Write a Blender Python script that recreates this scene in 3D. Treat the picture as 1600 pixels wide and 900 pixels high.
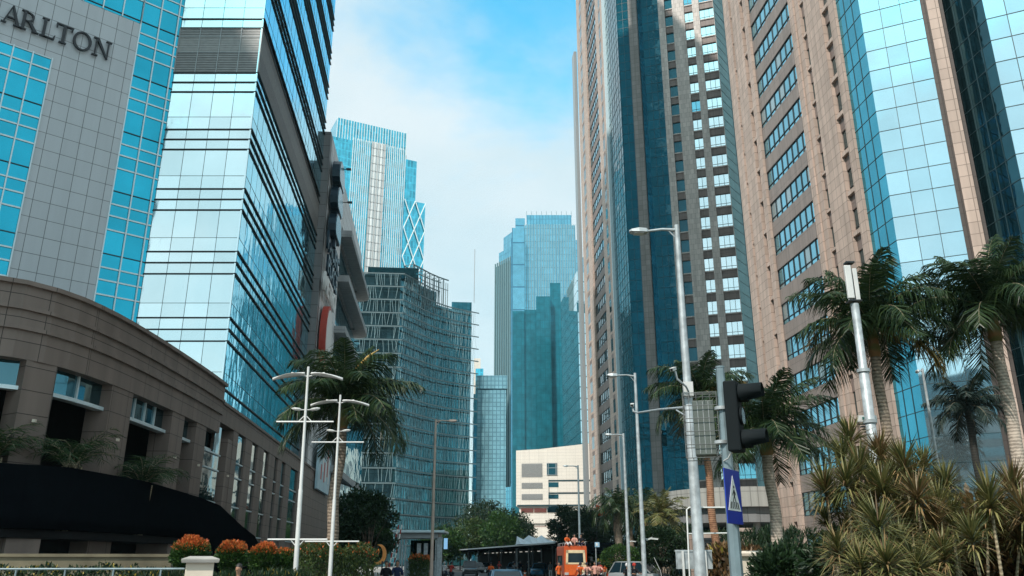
import bpy, bmesh, math, random
from math import sin, cos, tan, atan, atan2, radians, pi, sqrt
from mathutils import Vector, Matrix, noise
random.seed(7)
scene = bpy.context.scene
for o in list(bpy.data.objects):
    bpy.data.objects.remove(o)
COL = scene.collection
# ------------------------------------------------------------ camera
TH = atan(1/3.0); FPX = 1275.0; PSI = radians(5.2); EYE = 1.7
cam = bpy.data.cameras.new('camera')
cam.sensor_width = 36.0; cam.lens = FPX/1600*36.0
cam.clip_start = 0.1; cam.clip_end = 6000
camo = bpy.data.objects.new('camera', cam); COL.objects.link(camo)
camo.location = (0, 0, EYE)
camo.rotation_euler = (pi/2+TH, 0, -PSI)
scene.camera = camo
# ------------------------------------------------------------ light, sky, exposure
SUN_DIR = Vector((-0.62, -0.78, 0)).normalized()       # horizontal direction towards the sun
SUN_EL = radians(47)
w = bpy.data.worlds.new('World'); scene.world = w; w.use_nodes = True
nt = w.node_tree; N = nt.nodes; Lk = nt.links; N.clear()
def nd(t, **k):
    n = N.new(t)
    for a, b in k.items(): setattr(n, a, b)
    return n
def wmath(op, a, b=None, c=None):
    m = nd('ShaderNodeMath', operation=op)
    for i, v in enumerate((a, b, c)):
        if v is None: continue
        if isinstance(v, (int, float)): m.inputs[i].default_value = v
        else: Lk.new(v, m.inputs[i])
    return m.outputs[0]
out = nd('ShaderNodeOutputWorld'); bg = nd('ShaderNodeBackground')
bg.inputs[1].default_value = 0.12
Lk.new(bg.outputs[0], out.inputs[0])
sky = nd('ShaderNodeTexSky', sky_type='NISHITA', sun_disc=False)
sky.sun_elevation = SUN_EL
sky.sun_rotation = atan2(SUN_DIR.x, SUN_DIR.y)
sky.air_density = 1.0; sky.dust_density = 1.0; sky.ozone_density = 1.0
tint = nd('ShaderNodeMix', data_type='RGBA', blend_type='MULTIPLY'); tint.inputs[0].default_value = 1
Lk.new(sky.outputs[0], tint.inputs[6]); tint.inputs[7].default_value = (1.05, 3.5, 3.25, 1)
tc = nd('ShaderNodeTexCoord'); sep = nd('ShaderNodeSeparateXYZ'); Lk.new(tc.outputs['Generated'], sep.inputs[0])
zz = wmath('MAXIMUM', sep.outputs[2], 0.0)
zd = wmath('ADD', zz, 0.22)
comb = nd('ShaderNodeCombineXYZ')
Lk.new(wmath('DIVIDE', sep.outputs[0], zd), comb.inputs[0]); Lk.new(wmath('DIVIDE', sep.outputs[1], zd), comb.inputs[1])
comb.inputs[2].default_value = 0.0
mp = nd('ShaderNodeMapping'); Lk.new(comb.outputs[0], mp.inputs[0])
mp.inputs['Location'].default_value = (3.1, 1.7, 0.4)
n1 = nd('ShaderNodeTexNoise'); Lk.new(mp.outputs[0], n1.inputs[0])
n1.inputs['Scale'].default_value = 1.6; n1.inputs['Detail'].default_value = 9; n1.inputs['Roughness'].default_value = 0.58
n1.inputs['Distortion'].default_value = 0.15
# a clearer patch of sky above the right-hand tower, thick cloud elsewhere
dv = nd('ShaderNodeVectorMath', operation='DOT_PRODUCT'); Lk.new(tc.outputs['Generated'], dv.inputs[0])
ca, ce = radians(5.2+8), radians(44)
dv.inputs[1].default_value = (sin(ca)*cos(ce), cos(ca)*cos(ce), sin(ce))
clear = nd('ShaderNodeMapRange'); clear.interpolation_type = 'SMOOTHSTEP'
Lk.new(dv.outputs['Value'], clear.inputs[0])
clear.inputs[1].default_value = cos(radians(24)); clear.inputs[2].default_value = cos(radians(4))
clear.inputs[3].default_value = 0.0; clear.inputs[4].default_value = 0.27
cv = wmath('SUBTRACT', n1.outputs['Fac'], clear.outputs[0])
mask = nd('ShaderNodeMapRange'); mask.interpolation_type = 'SMOOTHSTEP'
Lk.new(cv, mask.inputs[0]); mask.inputs[1].default_value = 0.08; mask.inputs[2].default_value = 0.40
mask.inputs[4].default_value = 0.93
hz_ = nd('ShaderNodeMapRange'); hz_.interpolation_type = 'SMOOTHSTEP'
Lk.new(sep.outputs[2], hz_.inputs[0]); hz_.inputs[1].default_value = 0.02; hz_.inputs[2].default_value = 0.45
hz_.inputs[3].default_value = 0.75; hz_.inputs[4].default_value = 0.0
mk = wmath('MAXIMUM', mask.outputs[0], hz_.outputs[0])
n2 = nd('ShaderNodeTexNoise'); Lk.new(mp.outputs[0], n2.inputs[0]); n2.inputs['Scale'].default_value = 2.3; n2.inputs['Detail'].default_value = 7
cr = nd('ShaderNodeValToRGB'); Lk.new(n2.outputs['Fac'], cr.inputs[0])
cr.color_ramp.elements[0].position = 0.30; cr.color_ramp.elements[0].color = (5.5, 6.9, 7.4, 1)
cr.color_ramp.elements[1].position = 0.68; cr.color_ramp.elements[1].color = (7.2, 7.9, 8.1, 1)
cm = nd('ShaderNodeMix', data_type='RGBA'); Lk.new(mk, cm.inputs[0]); Lk.new(tint.outputs[2], cm.inputs[6]); Lk.new(cr.outputs[0], cm.inputs[7])
Lk.new(cm.outputs[2], bg.inputs[0])
sl = bpy.data.lights.new('sun', 'SUN'); sl.energy = 4.6; sl.angle = radians(0.6); sl.color = (1.0, 0.93, 0.84)
slo = bpy.data.objects.new('sun', sl); COL.objects.link(slo)
sd = Vector((SUN_DIR.x*cos(SUN_EL), SUN_DIR.y*cos(SUN_EL), sin(SUN_EL)))
slo.rotation_euler = sd.to_track_quat('Z', 'Y').to_euler()
scene.view_settings.view_transform = 'Standard'; scene.view_settings.look = 'None'
scene.view_settings.exposure = 0.0; scene.view_settings.gamma = 1.0
scene.view_settings.use_curve_mapping = False
scene.render.engine = 'CYCLES'
cyc = scene.cycles
cyc.max_bounces = 6; cyc.diffuse_bounces = 2; cyc.glossy_bounces = 4; cyc.transmission_bounces = 3
cyc.transparent_max_bounces = 6; cyc.caustics_reflective = False; cyc.caustics_refractive = False
cyc.volume_bounces = 0; cyc.sample_clamp_indirect = 4
# ------------------------------------------------------------ where things stand
def tel(py): return tan(TH+atan((450-py)/FPX))
def X8(x, y): return 800+(x-800)*4250.0/(y+3375.0)
def V(px, D, z=0.0):
    L = (px-800)/1344.0*D
    return Vector((L*cos(PSI)+D*sin(PSI), D*cos(PSI)-L*sin(PSI), z))
def VI(x, y, D): return V(X8(x, y), D, EYE+D*tel(y))
def VZ(x, y, z): return V(X8(x, y), (z-EYE)/tel(y), z)
def azs(px): return atan((px-800)/1344.0)+PSI
def YP(px, X): return X/tan(azs(px))
def hitdir(px, p, d):
    """where the plan ray through px meets the plan line p + t d"""
    a = azs(px); r = (sin(a), cos(a))
    den = d[0]*r[1]-d[1]*r[0]
    t = -(p[0]*r[1]-p[1]*r[0])/den
    return Vector((p[0]+d[0]*t, p[1]+d[1]*t, 0)), t
def depth(p): return p[1]*cos(PSI)+p[0]*sin(PSI)
# ------------------------------------------------------------ mesh building
class Fr:
    """frame of a facade: u along the wall from p0 to p1, d outward (to the right of the walk), z up"""
    def __init__(s, p0, p1, flip=False):
        s.o = Vector((p0[0], p0[1], 0)); v = Vector((p1[0]-p0[0], p1[1]-p0[1], 0))
        s.L = v.length; s.U = v.normalized(); s.N = Vector((s.U.y, -s.U.x, 0))
        if flip: s.N = -s.N
    def p(s, u, d, z): return s.o+s.U*u+s.N*d+Vector((0, 0, z))
class MB:
    def __init__(s): s.v = []; s.f = []; s.m = []; s.sm = []
    def add(s, pts, faces, m=0, smooth=False):
        b = len(s.v); s.v += [Vector(p) for p in pts]
        for f in faces: s.f.append([b+i for i in f]); s.m.append(m); s.sm.append(smooth)
    def quad(s, a, b, c, d, m=0): s.add([a, b, c, d], [(0, 1, 2, 3)], m)
    def tri(s, a, b, c, m=0): s.add([a, b, c], [(0, 1, 2)], m)
    def hexa(s, p, m=0):
        s.add(p, [(0, 3, 2, 1), (4, 5, 6, 7), (0, 1, 5, 4), (1, 2, 6, 5), (2, 3, 7, 6), (3, 0, 4, 7)], m)
    def fbox(s, F, u0, u1, d0, d1, z0, z1, m=0):
        s.hexa([F.p(u0, d0, z0), F.p(u1, d0, z0), F.p(u1, d1, z0), F.p(u0, d1, z0),
                F.p(u0, d0, z1), F.p(u1, d0, z1), F.p(u1, d1, z1), F.p(u0, d1, z1)], m)
    def box(s, c, sx, sy, sz, rz=0, m=0):
        c = Vector(c); R = Matrix.Rotation(rz, 3, 'Z'); P = []
        for z in (-.5, .5):
            for x, y in ((-.5, -.5), (.5, -.5), (.5, .5), (-.5, .5)):
                P.append(c+R @ Vector((x*sx, y*sy, z*sz)))
        s.hexa(P, m)
    def beam(s, a, b, r, m=0, r2=None):
        """square bar from a to b"""
        s.tube([a, b], [r, r if r2 is None else r2], 4, m, smooth=False)
    def tube(s, path, rad, n=8, m=0, smooth=True, cap=True):
        path = [Vector(p) for p in path]
        if isinstance(rad, (int, float)): rad = [rad]*len(path)
        P = []; prev = None
        for i, p in enumerate(path):
            t = (path[min(i+1, len(path)-1)]-path[max(i-1, 0)]).normalized()
            if prev is None:
                a = Vector((0, 0, 1)) if abs(t.z) < .9 else Vector((1, 0, 0))
                x = t.cross(a).normalized()
            else:
                x = (prev-t*prev.dot(t)).normalized()
            prev = x; y = t.cross(x)
            for k in range(n):
                a = 2*pi*(k+.5)/n
                P.append(p+(x*cos(a)+y*sin(a))*rad[i])
        F = []
        for i in range(len(path)-1):
            for k in range(n):
                F.append((i*n+k, i*n+(k+1) % n, (i+1)*n+(k+1) % n, (i+1)*n+k))
        s.add(P, F, m, smooth)
        if cap:
            s.add(P[:n], [tuple(range(n))[::-1]], m); s.add(P[-n:], [tuple(range(n))], m)
    def prism(s, poly, z0, z1, m=0):
        """plan polygon extruded upwards"""
        n = len(poly); P = [Vector((p[0], p[1], z0)) for p in poly]+[Vector((p[0], p[1], z1)) for p in poly]
        s.add(P, [tuple(range(n))[::-1], tuple(range(n, 2*n))]+[(i, (i+1) % n, n+(i+1) % n, n+i) for i in range(n)], m)
    def extr(s, pts, off, m=0):
        n = len(pts); off = Vector(off); P = [Vector(p) for p in pts]; Q = [p+off for p in P]
        s.add(P+Q, [tuple(range(n))[::-1], tuple(range(n, 2*n))]+[(i, (i+1) % n, n+(i+1) % n, n+i) for i in range(n)], m)
    def ellip(s, c, rx, ry, rz, nu=12, nv=8, m=0):
        c = Vector(c); P = []; F = []
        for j in range(nv+1):
            a = -pi/2+pi*j/nv
            for i in range(nu):
                b = 2*pi*i/nu
                P.append(c+Vector((rx*cos(a)*cos(b), ry*cos(a)*sin(b), rz*sin(a))))
        for j in range(nv):
            for i in range(nu): F.append((j*nu+i, j*nu+(i+1) % nu, (j+1)*nu+(i+1) % nu, (j+1)*nu+i))
        s.add(P, F, m, True)
    def loft(s, rings, m=0, smooth=True, cap=True):
        n = len(rings[0]); P = [p for r in rings for p in r]; F = []
        for j in range(len(rings)-1):
            for i in range(n): F.append((j*n+i, j*n+(i+1) % n, (j+1)*n+(i+1) % n, (j+1)*n+i))
        s.add(P, F, m, smooth)
        if cap: s.add(rings[0], [tuple(range(n))[::-1]], m); s.add(rings[-1], [tuple(range(n))], m)
    def xform(s, M): s.v = [M @ v for v in s.v]; return s
    def build(s, name, mats, parent=None, bevel=0):
        if not isinstance(mats, (list, tuple)): mats = [mats]
        me = bpy.data.meshes.new(name)
        me.from_pydata([tuple(v) for v in s.v], [], s.f)
        for mt in mats: me.materials.append(mt)
        me.polygons.foreach_set('material_index', s.m); me.polygons.foreach_set('use_smooth', s.sm)
        uvl = me.uv_layers.new(name='UVMap'); uv = []
        V3 = s.v
        for f in s.f:
            a, b, c = V3[f[0]], V3[f[1]], V3[f[2]]; n = (b-a).cross(c-a)
            if n.length < 1e-12 and len(f) > 3: n = (c-b).cross(V3[f[3]]-b)
            l = sqrt(n.x*n.x+n.y*n.y)
            if l > abs(n.z)*0.7 and l > 0:
                ux, uy = -n.y/l, n.x/l
                for i in f: p = V3[i]; uv += [p.x*ux+p.y*uy, p.z]
            else:
                for i in f: p = V3[i]; uv += [p.x, p.y]
        uvl.data.foreach_set('uv', uv)
        me.update()
        o = bpy.data.objects.new(name, me); COL.objects.link(o)
        if parent is not None:
            o.parent = parent
            o.matrix_parent_inverse = MI(parent)
        if bevel:
            b_ = o.modifiers.new('bevel', 'BEVEL'); b_.width = bevel; b_.segments = 2; b_.limit_method = 'ANGLE'
        return o
def MW(p):
    m = Matrix.LocRotScale(p.location, p.rotation_euler, p.scale)
    return m if p.parent is None else MW(p.parent) @ p.matrix_parent_inverse @ m
def MI(p):
    """children are modelled in world coordinates: undo the parent's own placement"""
    return MW(p).inverted()
def tag(o, label=None, cat=None, group=None, kind=None):
    if label: o['label'] = label
    if cat: o['category'] = cat
    if group: o['group'] = group
    if kind: o['kind'] = kind
    return o
def thing(name, label, cat, loc=(0, 0, 0), group=None, rz=0):
    o = bpy.data.objects.new(name, None); COL.objects.link(o); o.location = loc; o.rotation_euler = (0, 0, rz)
    o.empty_display_size = .2
    return tag(o, label, cat, group)
def copy_tree(o, parent=None):
    c = o.copy(); COL.objects.link(c); c.parent = parent
    if parent is not None: c.matrix_parent_inverse = o.matrix_parent_inverse
    for ch in list(o.children): copy_tree(ch, c)
    return c
# ------------------------------------------------------------ materials
MATS = {}
def newmat(name):
    m = bpy.data.materials.new(name); m.use_nodes = True
    MATS[name] = m
    return m, m.node_tree, m.node_tree.nodes['Principled BSDF']
def mn(t, ty, **k):
    n = t.nodes.new(ty)
    for a, b in k.items(): setattr(n, a, b)
    return n
def plain(name, col, rough=.6, metal=0.0, var=.12, scale=3.0, bump=0.0, bscale=40, spec=None, coat=0):
    m, t, p = newmat(name)
    tcn = mn(t, 'ShaderNodeTexCoord'); nz = mn(t, 'ShaderNodeTexNoise'); nz.inputs['Scale'].default_value = scale
    nz.inputs['Detail'].default_value = 6
    t.links.new(tcn.outputs['Object'], nz.inputs[0])
    r = mn(t, 'ShaderNodeMapRange'); t.links.new(nz.outputs['Fac'], r.inputs[0])
    r.inputs[1].default_value = .3; r.inputs[2].default_value = .7; r.inputs[3].default_value = 1-var; r.inputs[4].default_value = 1+var
    mx = mn(t, 'ShaderNodeMix', data_type='RGBA', blend_type='MULTIPLY'); mx.inputs[0].default_value = 1
    mx.inputs[6].default_value = (*col, 1); t.links.new(r.outputs[0], mx.inputs[7])
    t.links.new(mx.outputs[2], p.inputs['Base Color'])
    p.inputs['Roughness'].default_value = rough; p.inputs['Metallic'].default_value = metal
    if spec is not None: p.inputs['Specular IOR Level'].default_value = spec
    if coat: p.inputs['Coat Weight'].default_value = coat; p.inputs['Coat Roughness'].default_value = .05
    if bump:
        n2_ = mn(t, 'ShaderNodeTexNoise'); n2_.inputs['Scale'].default_value = bscale; t.links.new(tcn.outputs['Object'], n2_.inputs[0])
        b = mn(t, 'ShaderNodeBump'); b.inputs['Strength'].default_value = bump; b.inputs['Distance'].default_value = .02
        t.links.new(n2_.outputs['Fac'], b.inputs['Height']); t.links.new(b.outputs[0], p.inputs['Normal'])
    return m
def tiled(name, col, tw, th, joint=(.5, .5, .5), jw=.02, rough=.55, var=.10, off=0.0, stain=.18, spec=.35, uo=0.0, vo=0.0):
    """stone or metal cladding laid in panels tw x th metres, with open joints, per-panel tone and rain streaks"""
    m, t, p = newmat(name); L = t.links
    uv = mn(t, 'ShaderNodeUVMap'); uv.uv_map = 'UVMap'
    mp_ = mn(t, 'ShaderNodeMapping'); mp_.inputs['Location'].default_value = (uo, vo, 0); L.new(uv.outputs[0], mp_.inputs[0])
    br = mn(t, 'ShaderNodeTexBrick'); br.offset = off; br.squash = 1.0; L.new(mp_.outputs[0], br.inputs[0])
    br.inputs['Scale'].default_value = 1.0; br.inputs['Brick Width'].default_value = tw; br.inputs['Row Height'].default_value = th
    br.inputs['Mortar Size'].default_value = jw; br.inputs['Mortar Smooth'].default_value = .1; br.inputs['Bias'].default_value = 0
    c1 = [c*(1-var) for c in col]; c2 = [c*(1+var) for c in col]
    br.inputs['Color1'].default_value = (*c1, 1); br.inputs['Color2'].default_value = (*c2, 1)
    br.inputs['Mortar'].default_value = tuple(col[i]*joint[i] for i in range(3))+(1,)
    tcn = mn(t, 'ShaderNodeTexCoord')
    st = mn(t, 'ShaderNodeMapping'); st.inputs['Scale'].default_value = (1.6, 1.6, .12); L.new(tcn.outputs['Object'], st.inputs[0])
    n_ = mn(t, 'ShaderNodeTexNoise'); n_.inputs['Scale'].default_value = 1.0; n_.inputs['Detail'].default_value = 8; L.new(st.outputs[0], n_.inputs[0])
    r = mn(t, 'ShaderNodeMapRange'); L.new(n_.outputs['Fac'], r.inputs[0]); r.inputs[1].default_value = .3; r.inputs[2].default_value = .7
    r.inputs[3].default_value = 1-stain; r.inputs[4].default_value = 1+stain*.6
    sp = mn(t, 'ShaderNodeTexNoise'); sp.inputs['Scale'].default_value = 60; L.new(tcn.outputs['Object'], sp.inputs[0])
    r2 = mn(t, 'ShaderNodeMapRange'); L.new(sp.outputs['Fac'], r2.inputs[0]); r2.inputs[3].default_value = .88; r2.inputs[4].default_value = 1.12
    mm = mn(t, 'ShaderNodeMath', operation='MULTIPLY'); L.new(r.outputs[0], mm.inputs[0]); L.new(r2.outputs[0], mm.inputs[1])
    mx = mn(t, 'ShaderNodeMix', data_type='RGBA', blend_type='MULTIPLY'); mx.inputs[0].default_value = 1
    L.new(br.outputs['Color'], mx.inputs[6]); L.new(mm.outputs[0], mx.inputs[7]); L.new(mx.outputs[2], p.inputs['Base Color'])
    p.inputs['Roughness'].default_value = rough; p.inputs['Specular IOR Level'].default_value = spec
    b = mn(t, 'ShaderNodeBump'); b.inputs['Strength'].default_value = .5; b.inputs['Distance'].default_value = .02; b.invert = True
    L.new(br.outputs['Fac'], b.inputs['Height']); L.new(b.outputs[0], p.inputs['Normal'])
    return m
def glass(name, col, rough=.03, metal=.92, wave=.02, wscale=(.5, .5, .25), dirt=.1, detail=1.5, lines=None, pane=.10):
    """mirror-coated facade glass: tinted reflection, slightly wavy"""
    m, t, p = newmat(name); L = t.links
    tcn = mn(t, 'ShaderNodeTexCoord')
    st = mn(t, 'ShaderNodeMapping'); st.inputs['Scale'].default_value = wscale; L.new(tcn.outputs['Object'], st.inputs[0])
    n_ = mn(t, 'ShaderNodeTexNoise'); n_.inputs['Scale'].default_value = 1.0; n_.inputs['Detail'].default_value = detail; L.new(st.outputs[0], n_.inputs[0])
    b = mn(t, 'ShaderNodeBump'); b.inputs['Strength'].default_value = 1.0; b.inputs['Distance'].default_value = wave
    L.new(n_.outputs['Fac'], b.inputs['Height']); L.new(b.outputs[0], p.inputs['Normal'])
    n3 = mn(t, 'ShaderNodeTexNoise'); n3.inputs['Scale'].default_value = .35; n3.inputs['Detail'].default_value = 6; L.new(tcn.outputs['Object'], n3.inputs[0])
    r = mn(t, 'ShaderNodeMapRange'); L.new(n3.outputs['Fac'], r.inputs[0]); r.inputs[1].default_value = .3; r.inputs[2].default_value = .7
    r.inputs[3].default_value = 1-dirt; r.inputs[4].default_value = 1+dirt*.5
    mx = mn(t, 'ShaderNodeMix', data_type='RGBA', blend_type='MULTIPLY'); mx.inputs[0].default_value = 1
    mx.inputs[6].default_value = (*col, 1); L.new(r.outputs[0], mx.inputs[7])
    gi = mn(t, 'ShaderNodeNewGeometry'); ri = mn(t, 'ShaderNodeMapRange'); L.new(gi.outputs['Random Per Island'], ri.inputs[0])
    ri.inputs[3].default_value = 1-pane; ri.inputs[4].default_value = 1+pane*.6
    mi_ = mn(t, 'ShaderNodeMix', data_type='RGBA', blend_type='MULTIPLY'); mi_.inputs[0].default_value = 1; L.new(mx.outputs[2], mi_.inputs[6]); L.new(ri.outputs[0], mi_.inputs[7])
    src = mi_.outputs[2]
    if lines:
        uv = mn(t, 'ShaderNodeUVMap'); uv.uv_map = 'UVMap'
        br = mn(t, 'ShaderNodeTexBrick'); br.offset = 0; L.new(uv.outputs[0], br.inputs[0])
        br.inputs['Scale'].default_value = 1; br.inputs['Brick Width'].default_value = lines[0]; br.inputs['Row Height'].default_value = lines[1]
        br.inputs['Mortar Size'].default_value = lines[2]; v = lines[3]
        br.inputs['Color1'].default_value = (1-v, 1-v, 1-v, 1); br.inputs['Color2'].default_value = (1+v, 1+v, 1+v, 1)
        br.inputs['Mortar'].default_value = (*lines[4], 1)
        m2 = mn(t, 'ShaderNodeMix', data_type='RGBA', blend_type='MULTIPLY'); m2.inputs[0].default_value = 1
        L.new(src, m2.inputs[6]); L.new(br.outputs['Color'], m2.inputs[7]); src = m2.outputs[2]
    L.new(src, p.inputs['Base Color'])
    p.inputs['Roughness'].default_value = rough; p.inputs['Metallic'].default_value = metal
    return m
M = {}
M['granite'] = tiled('pink_granite', (.50, .385, .325), .82, .99, jw=.028, var=.11, stain=.17)
M['granite_pale'] = tiled('pale_granite', (.52, .47, .435), .75, .99, jw=.022, var=.12, off=.5)
M['granite_dark'] = tiled('brown_granite', (.215, .17, .155), 1.1, 1.9, jw=.02, var=.06)
M['podium'] = tiled('podium_stone', (.185, .145, .125), 1.5, .78, jw=.014, var=.05, joint=(.25, .25, .25))
M['hotel_stone'] = tiled('grey_cladding', (.50, .54, .575), .88, 1.04, jw=.018, var=.03, joint=(.35, .35, .35), stain=.06)
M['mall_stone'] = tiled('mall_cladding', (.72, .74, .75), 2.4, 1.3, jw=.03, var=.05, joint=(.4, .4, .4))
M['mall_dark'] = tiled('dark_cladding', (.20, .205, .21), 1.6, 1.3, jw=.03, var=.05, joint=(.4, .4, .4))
M['white_clad'] = tiled('cream_cladding', (.80, .74, .66), 2.6, .9, jw=.03, var=.02, joint=(.75, .75, .75), stain=.05)
M['g_white'] = glass('silver_glass', (.80, .91, .93), wave=.008, wscale=(.9, .9, .35), dirt=.05)
M['g_blue'] = glass('blue_glass', (.03, .42, .58), wave=.006, wscale=(.6, .6, .3), dirt=.15)
M['g_side'] = glass('deep_blue_glass', (.24, .72, .88), wave=.022, wscale=(.9, .9, .5), dirt=.12, detail=2.5)
M['g_teal'] = glass('dark_teal_glass', (.010, .11, .155), metal=.35, rough=.04, wave=.07, wscale=(.22, .22, .55), dirt=.2, detail=2.5)
M['g_bay'] = glass('bay_glass', (.05, .36, .50), wave=.05, wscale=(.35, .35, .5), dirt=.12, detail=2)
M['g_sky'] = glass('sky_glass', (.60, .80, .88), wave=.004, wscale=(.4, .4, .4), dirt=.06)
M['g_black'] = glass('black_teal_glass', (.025, .10, .13), wave=.02, wscale=(.3, .3, .5), dirt=.25, detail=2.5)
M['g_win'] = glass('window_glass', (.20, .52, .66), wave=.012, wscale=(.5, .5, .5), dirt=.1)
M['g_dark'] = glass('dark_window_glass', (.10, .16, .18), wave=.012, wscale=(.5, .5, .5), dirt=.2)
M['g_shop'] = glass('podium_glass', (.10, .22, .26), wave=.02, wscale=(.5, .5, .5), dirt=.2)
M['m_white'] = plain('white_aluminium', (.62, .74, .78), .4, .3, var=.04)
M['m_grey'] = plain('grey_aluminium', (.35, .37, .38), .45, .4, var=.06)
M['m_dark'] = plain('dark_metal', (.03, .035, .04), .45, .3, var=.1)
M['black'] = plain('black_cladding', (.004, .005, .007), 1.0, 0, var=.2, spec=0.0)
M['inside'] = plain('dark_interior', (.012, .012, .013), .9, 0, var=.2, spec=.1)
M['sealant'] = plain('dark_sealant', (.02, .05, .06), .5, 0, var=.1)
M['louvre'] = plain('grey_louvre', (.16, .16, .16), .5, .3, var=.1)
M['louvre_pale'] = plain('pale_grey_louvre', (.30, .30, .295), .5, .3, var=.1)
M['concrete'] = plain('concrete', (.33, .32, .30), .85, 0, var=.2, scale=1.5, bump=.3)
M['cream'] = plain('cream_plaster', (.66, .58, .48), .75, 0, var=.08, scale=2)
M['roof'] = plain('roof_grey', (.25, .26, .27), .8, 0, var=.15)
# ============================================================ the ground
def sheet(name, poly, z, mat, kind='structure'):
    b = MB(); b.add([(p[0], p[1], z) for p in poly], [tuple(range(len(poly)))]); o = b.build(name, mat); o['kind'] = kind; return o
M['paving'] = tiled('grey_paving', (.27, .26, .25), .6, .6, jw=.015, var=.12, rough=.85)
M['asphalt'] = plain('asphalt', (.052, .053, .056), .85, 0, var=.25, scale=.6, bump=.4, bscale=60)
M['paint'] = plain('road_paint', (.75, .75, .72), .7, 0, var=.12, scale=4)
M['soil'] = plain('soil', (.07, .055, .04), .95, 0, var=.3, bump=.5)
sheet('ground', [(-2500, -2500), (2500, -2500), (2500, 2500), (-2500, 2500)], -.13, M['concrete'])
def raised(name, poly, mat):
    b = MB(); b.prism(poly, -.126, 0.0); o = b.build(name, mat); o['kind'] = 'structure'
    k = MB(); n = len(poly)
    for i in range(n):
        p, q = Vector((*poly[i], 0)), Vector((*poly[(i+1) % n], 0)); F = Fr(p, q); k.fbox(F, 0, F.L, -.001, .15, -.126, .006)
    k.build('kerb', M['concrete'])['kind'] = 'structure'
M['lawn'] = plain('planted_soil', (.06, .07, .03), .95, 0, var=.35, scale=6, bump=.5)
raised('pavement', [(-11, -80), (-2.6, -80), (-2.6, 30), (0.2, 37), (0.2, 72), (-.3, 80), (-5.5, 88), (-5.5, 400), (-11, 400)][::-1], M['paving'])
raised('pavement', [(29.0, -80), (60, -80), (60, 400), (29.0, 400)], M['paving'])
raised('verge', [(2.6, -40), (28.9, -40), (28.9, 52), (11.0, 46.2), (9.4, 46.4), (5.6, 32), (3.6, 18), (2.6, 10)], M['lawn'])
raised('verge', [(16.2, 63.5), (28.9, 60.5), (28.9, 160), (13, 160), (14.5, 76)], M['lawn'])
sheet('road', [(-11.0, -80), (29.0, -80), (29.0, 420), (-11.0, 420)], -.125, M['asphalt'])
b = MB()
for x in (5.6, 9.2, 16.5, 20.1):
    for k in range(46):
        y = -20+k*9; b.add([(x-.07, y, -.119), (x+.07, y, -.119), (x+.07, y+4, -.119), (x-.07, y+4, -.119)], [(0, 1, 2, 3)])
for x in (-5.0, 28.4): b.add([(x-.07, -80, -.119), (x+.07, -80, -.119), (x+.07, 400, -.119), (x-.07, 400, -.119)], [(0, 1, 2, 3)])
for k in range(13):
    x = .8+k*.9; b.add([(x, 92, -.119), (x+.45, 92, -.119), (x+.45, 96, -.119), (x, 96, -.119)], [(0, 1, 2, 3)])
b.build('road_markings', M['paint'])['kind'] = 'structure'

# ============================================================ facade helpers
def panes(b, F, u0, u1, z0, z1, nu, nz, d=0.0, tilt=.004, m=0, us=None, zs=None):
    """individual glass panes, each set a hair out of true"""
    us = us or [u0+(u1-u0)*i/nu for i in range(nu+1)]; zs = zs or [z0+(z1-z0)*i/nz for i in range(nz+1)]
    for i in range(len(us)-1):
        for j in range(len(zs)-1):
            a = random.gauss(0, tilt)*(us[i+1]-us[i])/2; c = random.gauss(0, tilt)*(zs[j+1]-zs[j])/2
            b.add([F.p(us[i], d-a-c, zs[j]), F.p(us[i+1], d+a-c, zs[j]), F.p(us[i+1], d+a+c, zs[j+1]), F.p(us[i], d-a+c, zs[j+1])], [(0, 1, 2, 3)], m)
def vbars(b, F, us, z0, z1, wd=.06, d0=-.02, d1=.05, m=0):
    for u in us: b.fbox(F, u-wd/2, u+wd/2, d0, d1, z0, z1, m)
def hbars(b, F, u0, u1, zs, h=.06, d0=-.02, d1=.04, m=0):
    for z in zs: b.fbox(F, u0, u1, d0, d1, z-h/2, z+h/2, m)
def fr(a, b, n): return [a+(b-a)*i/n for i in range(n+1)]

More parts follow.
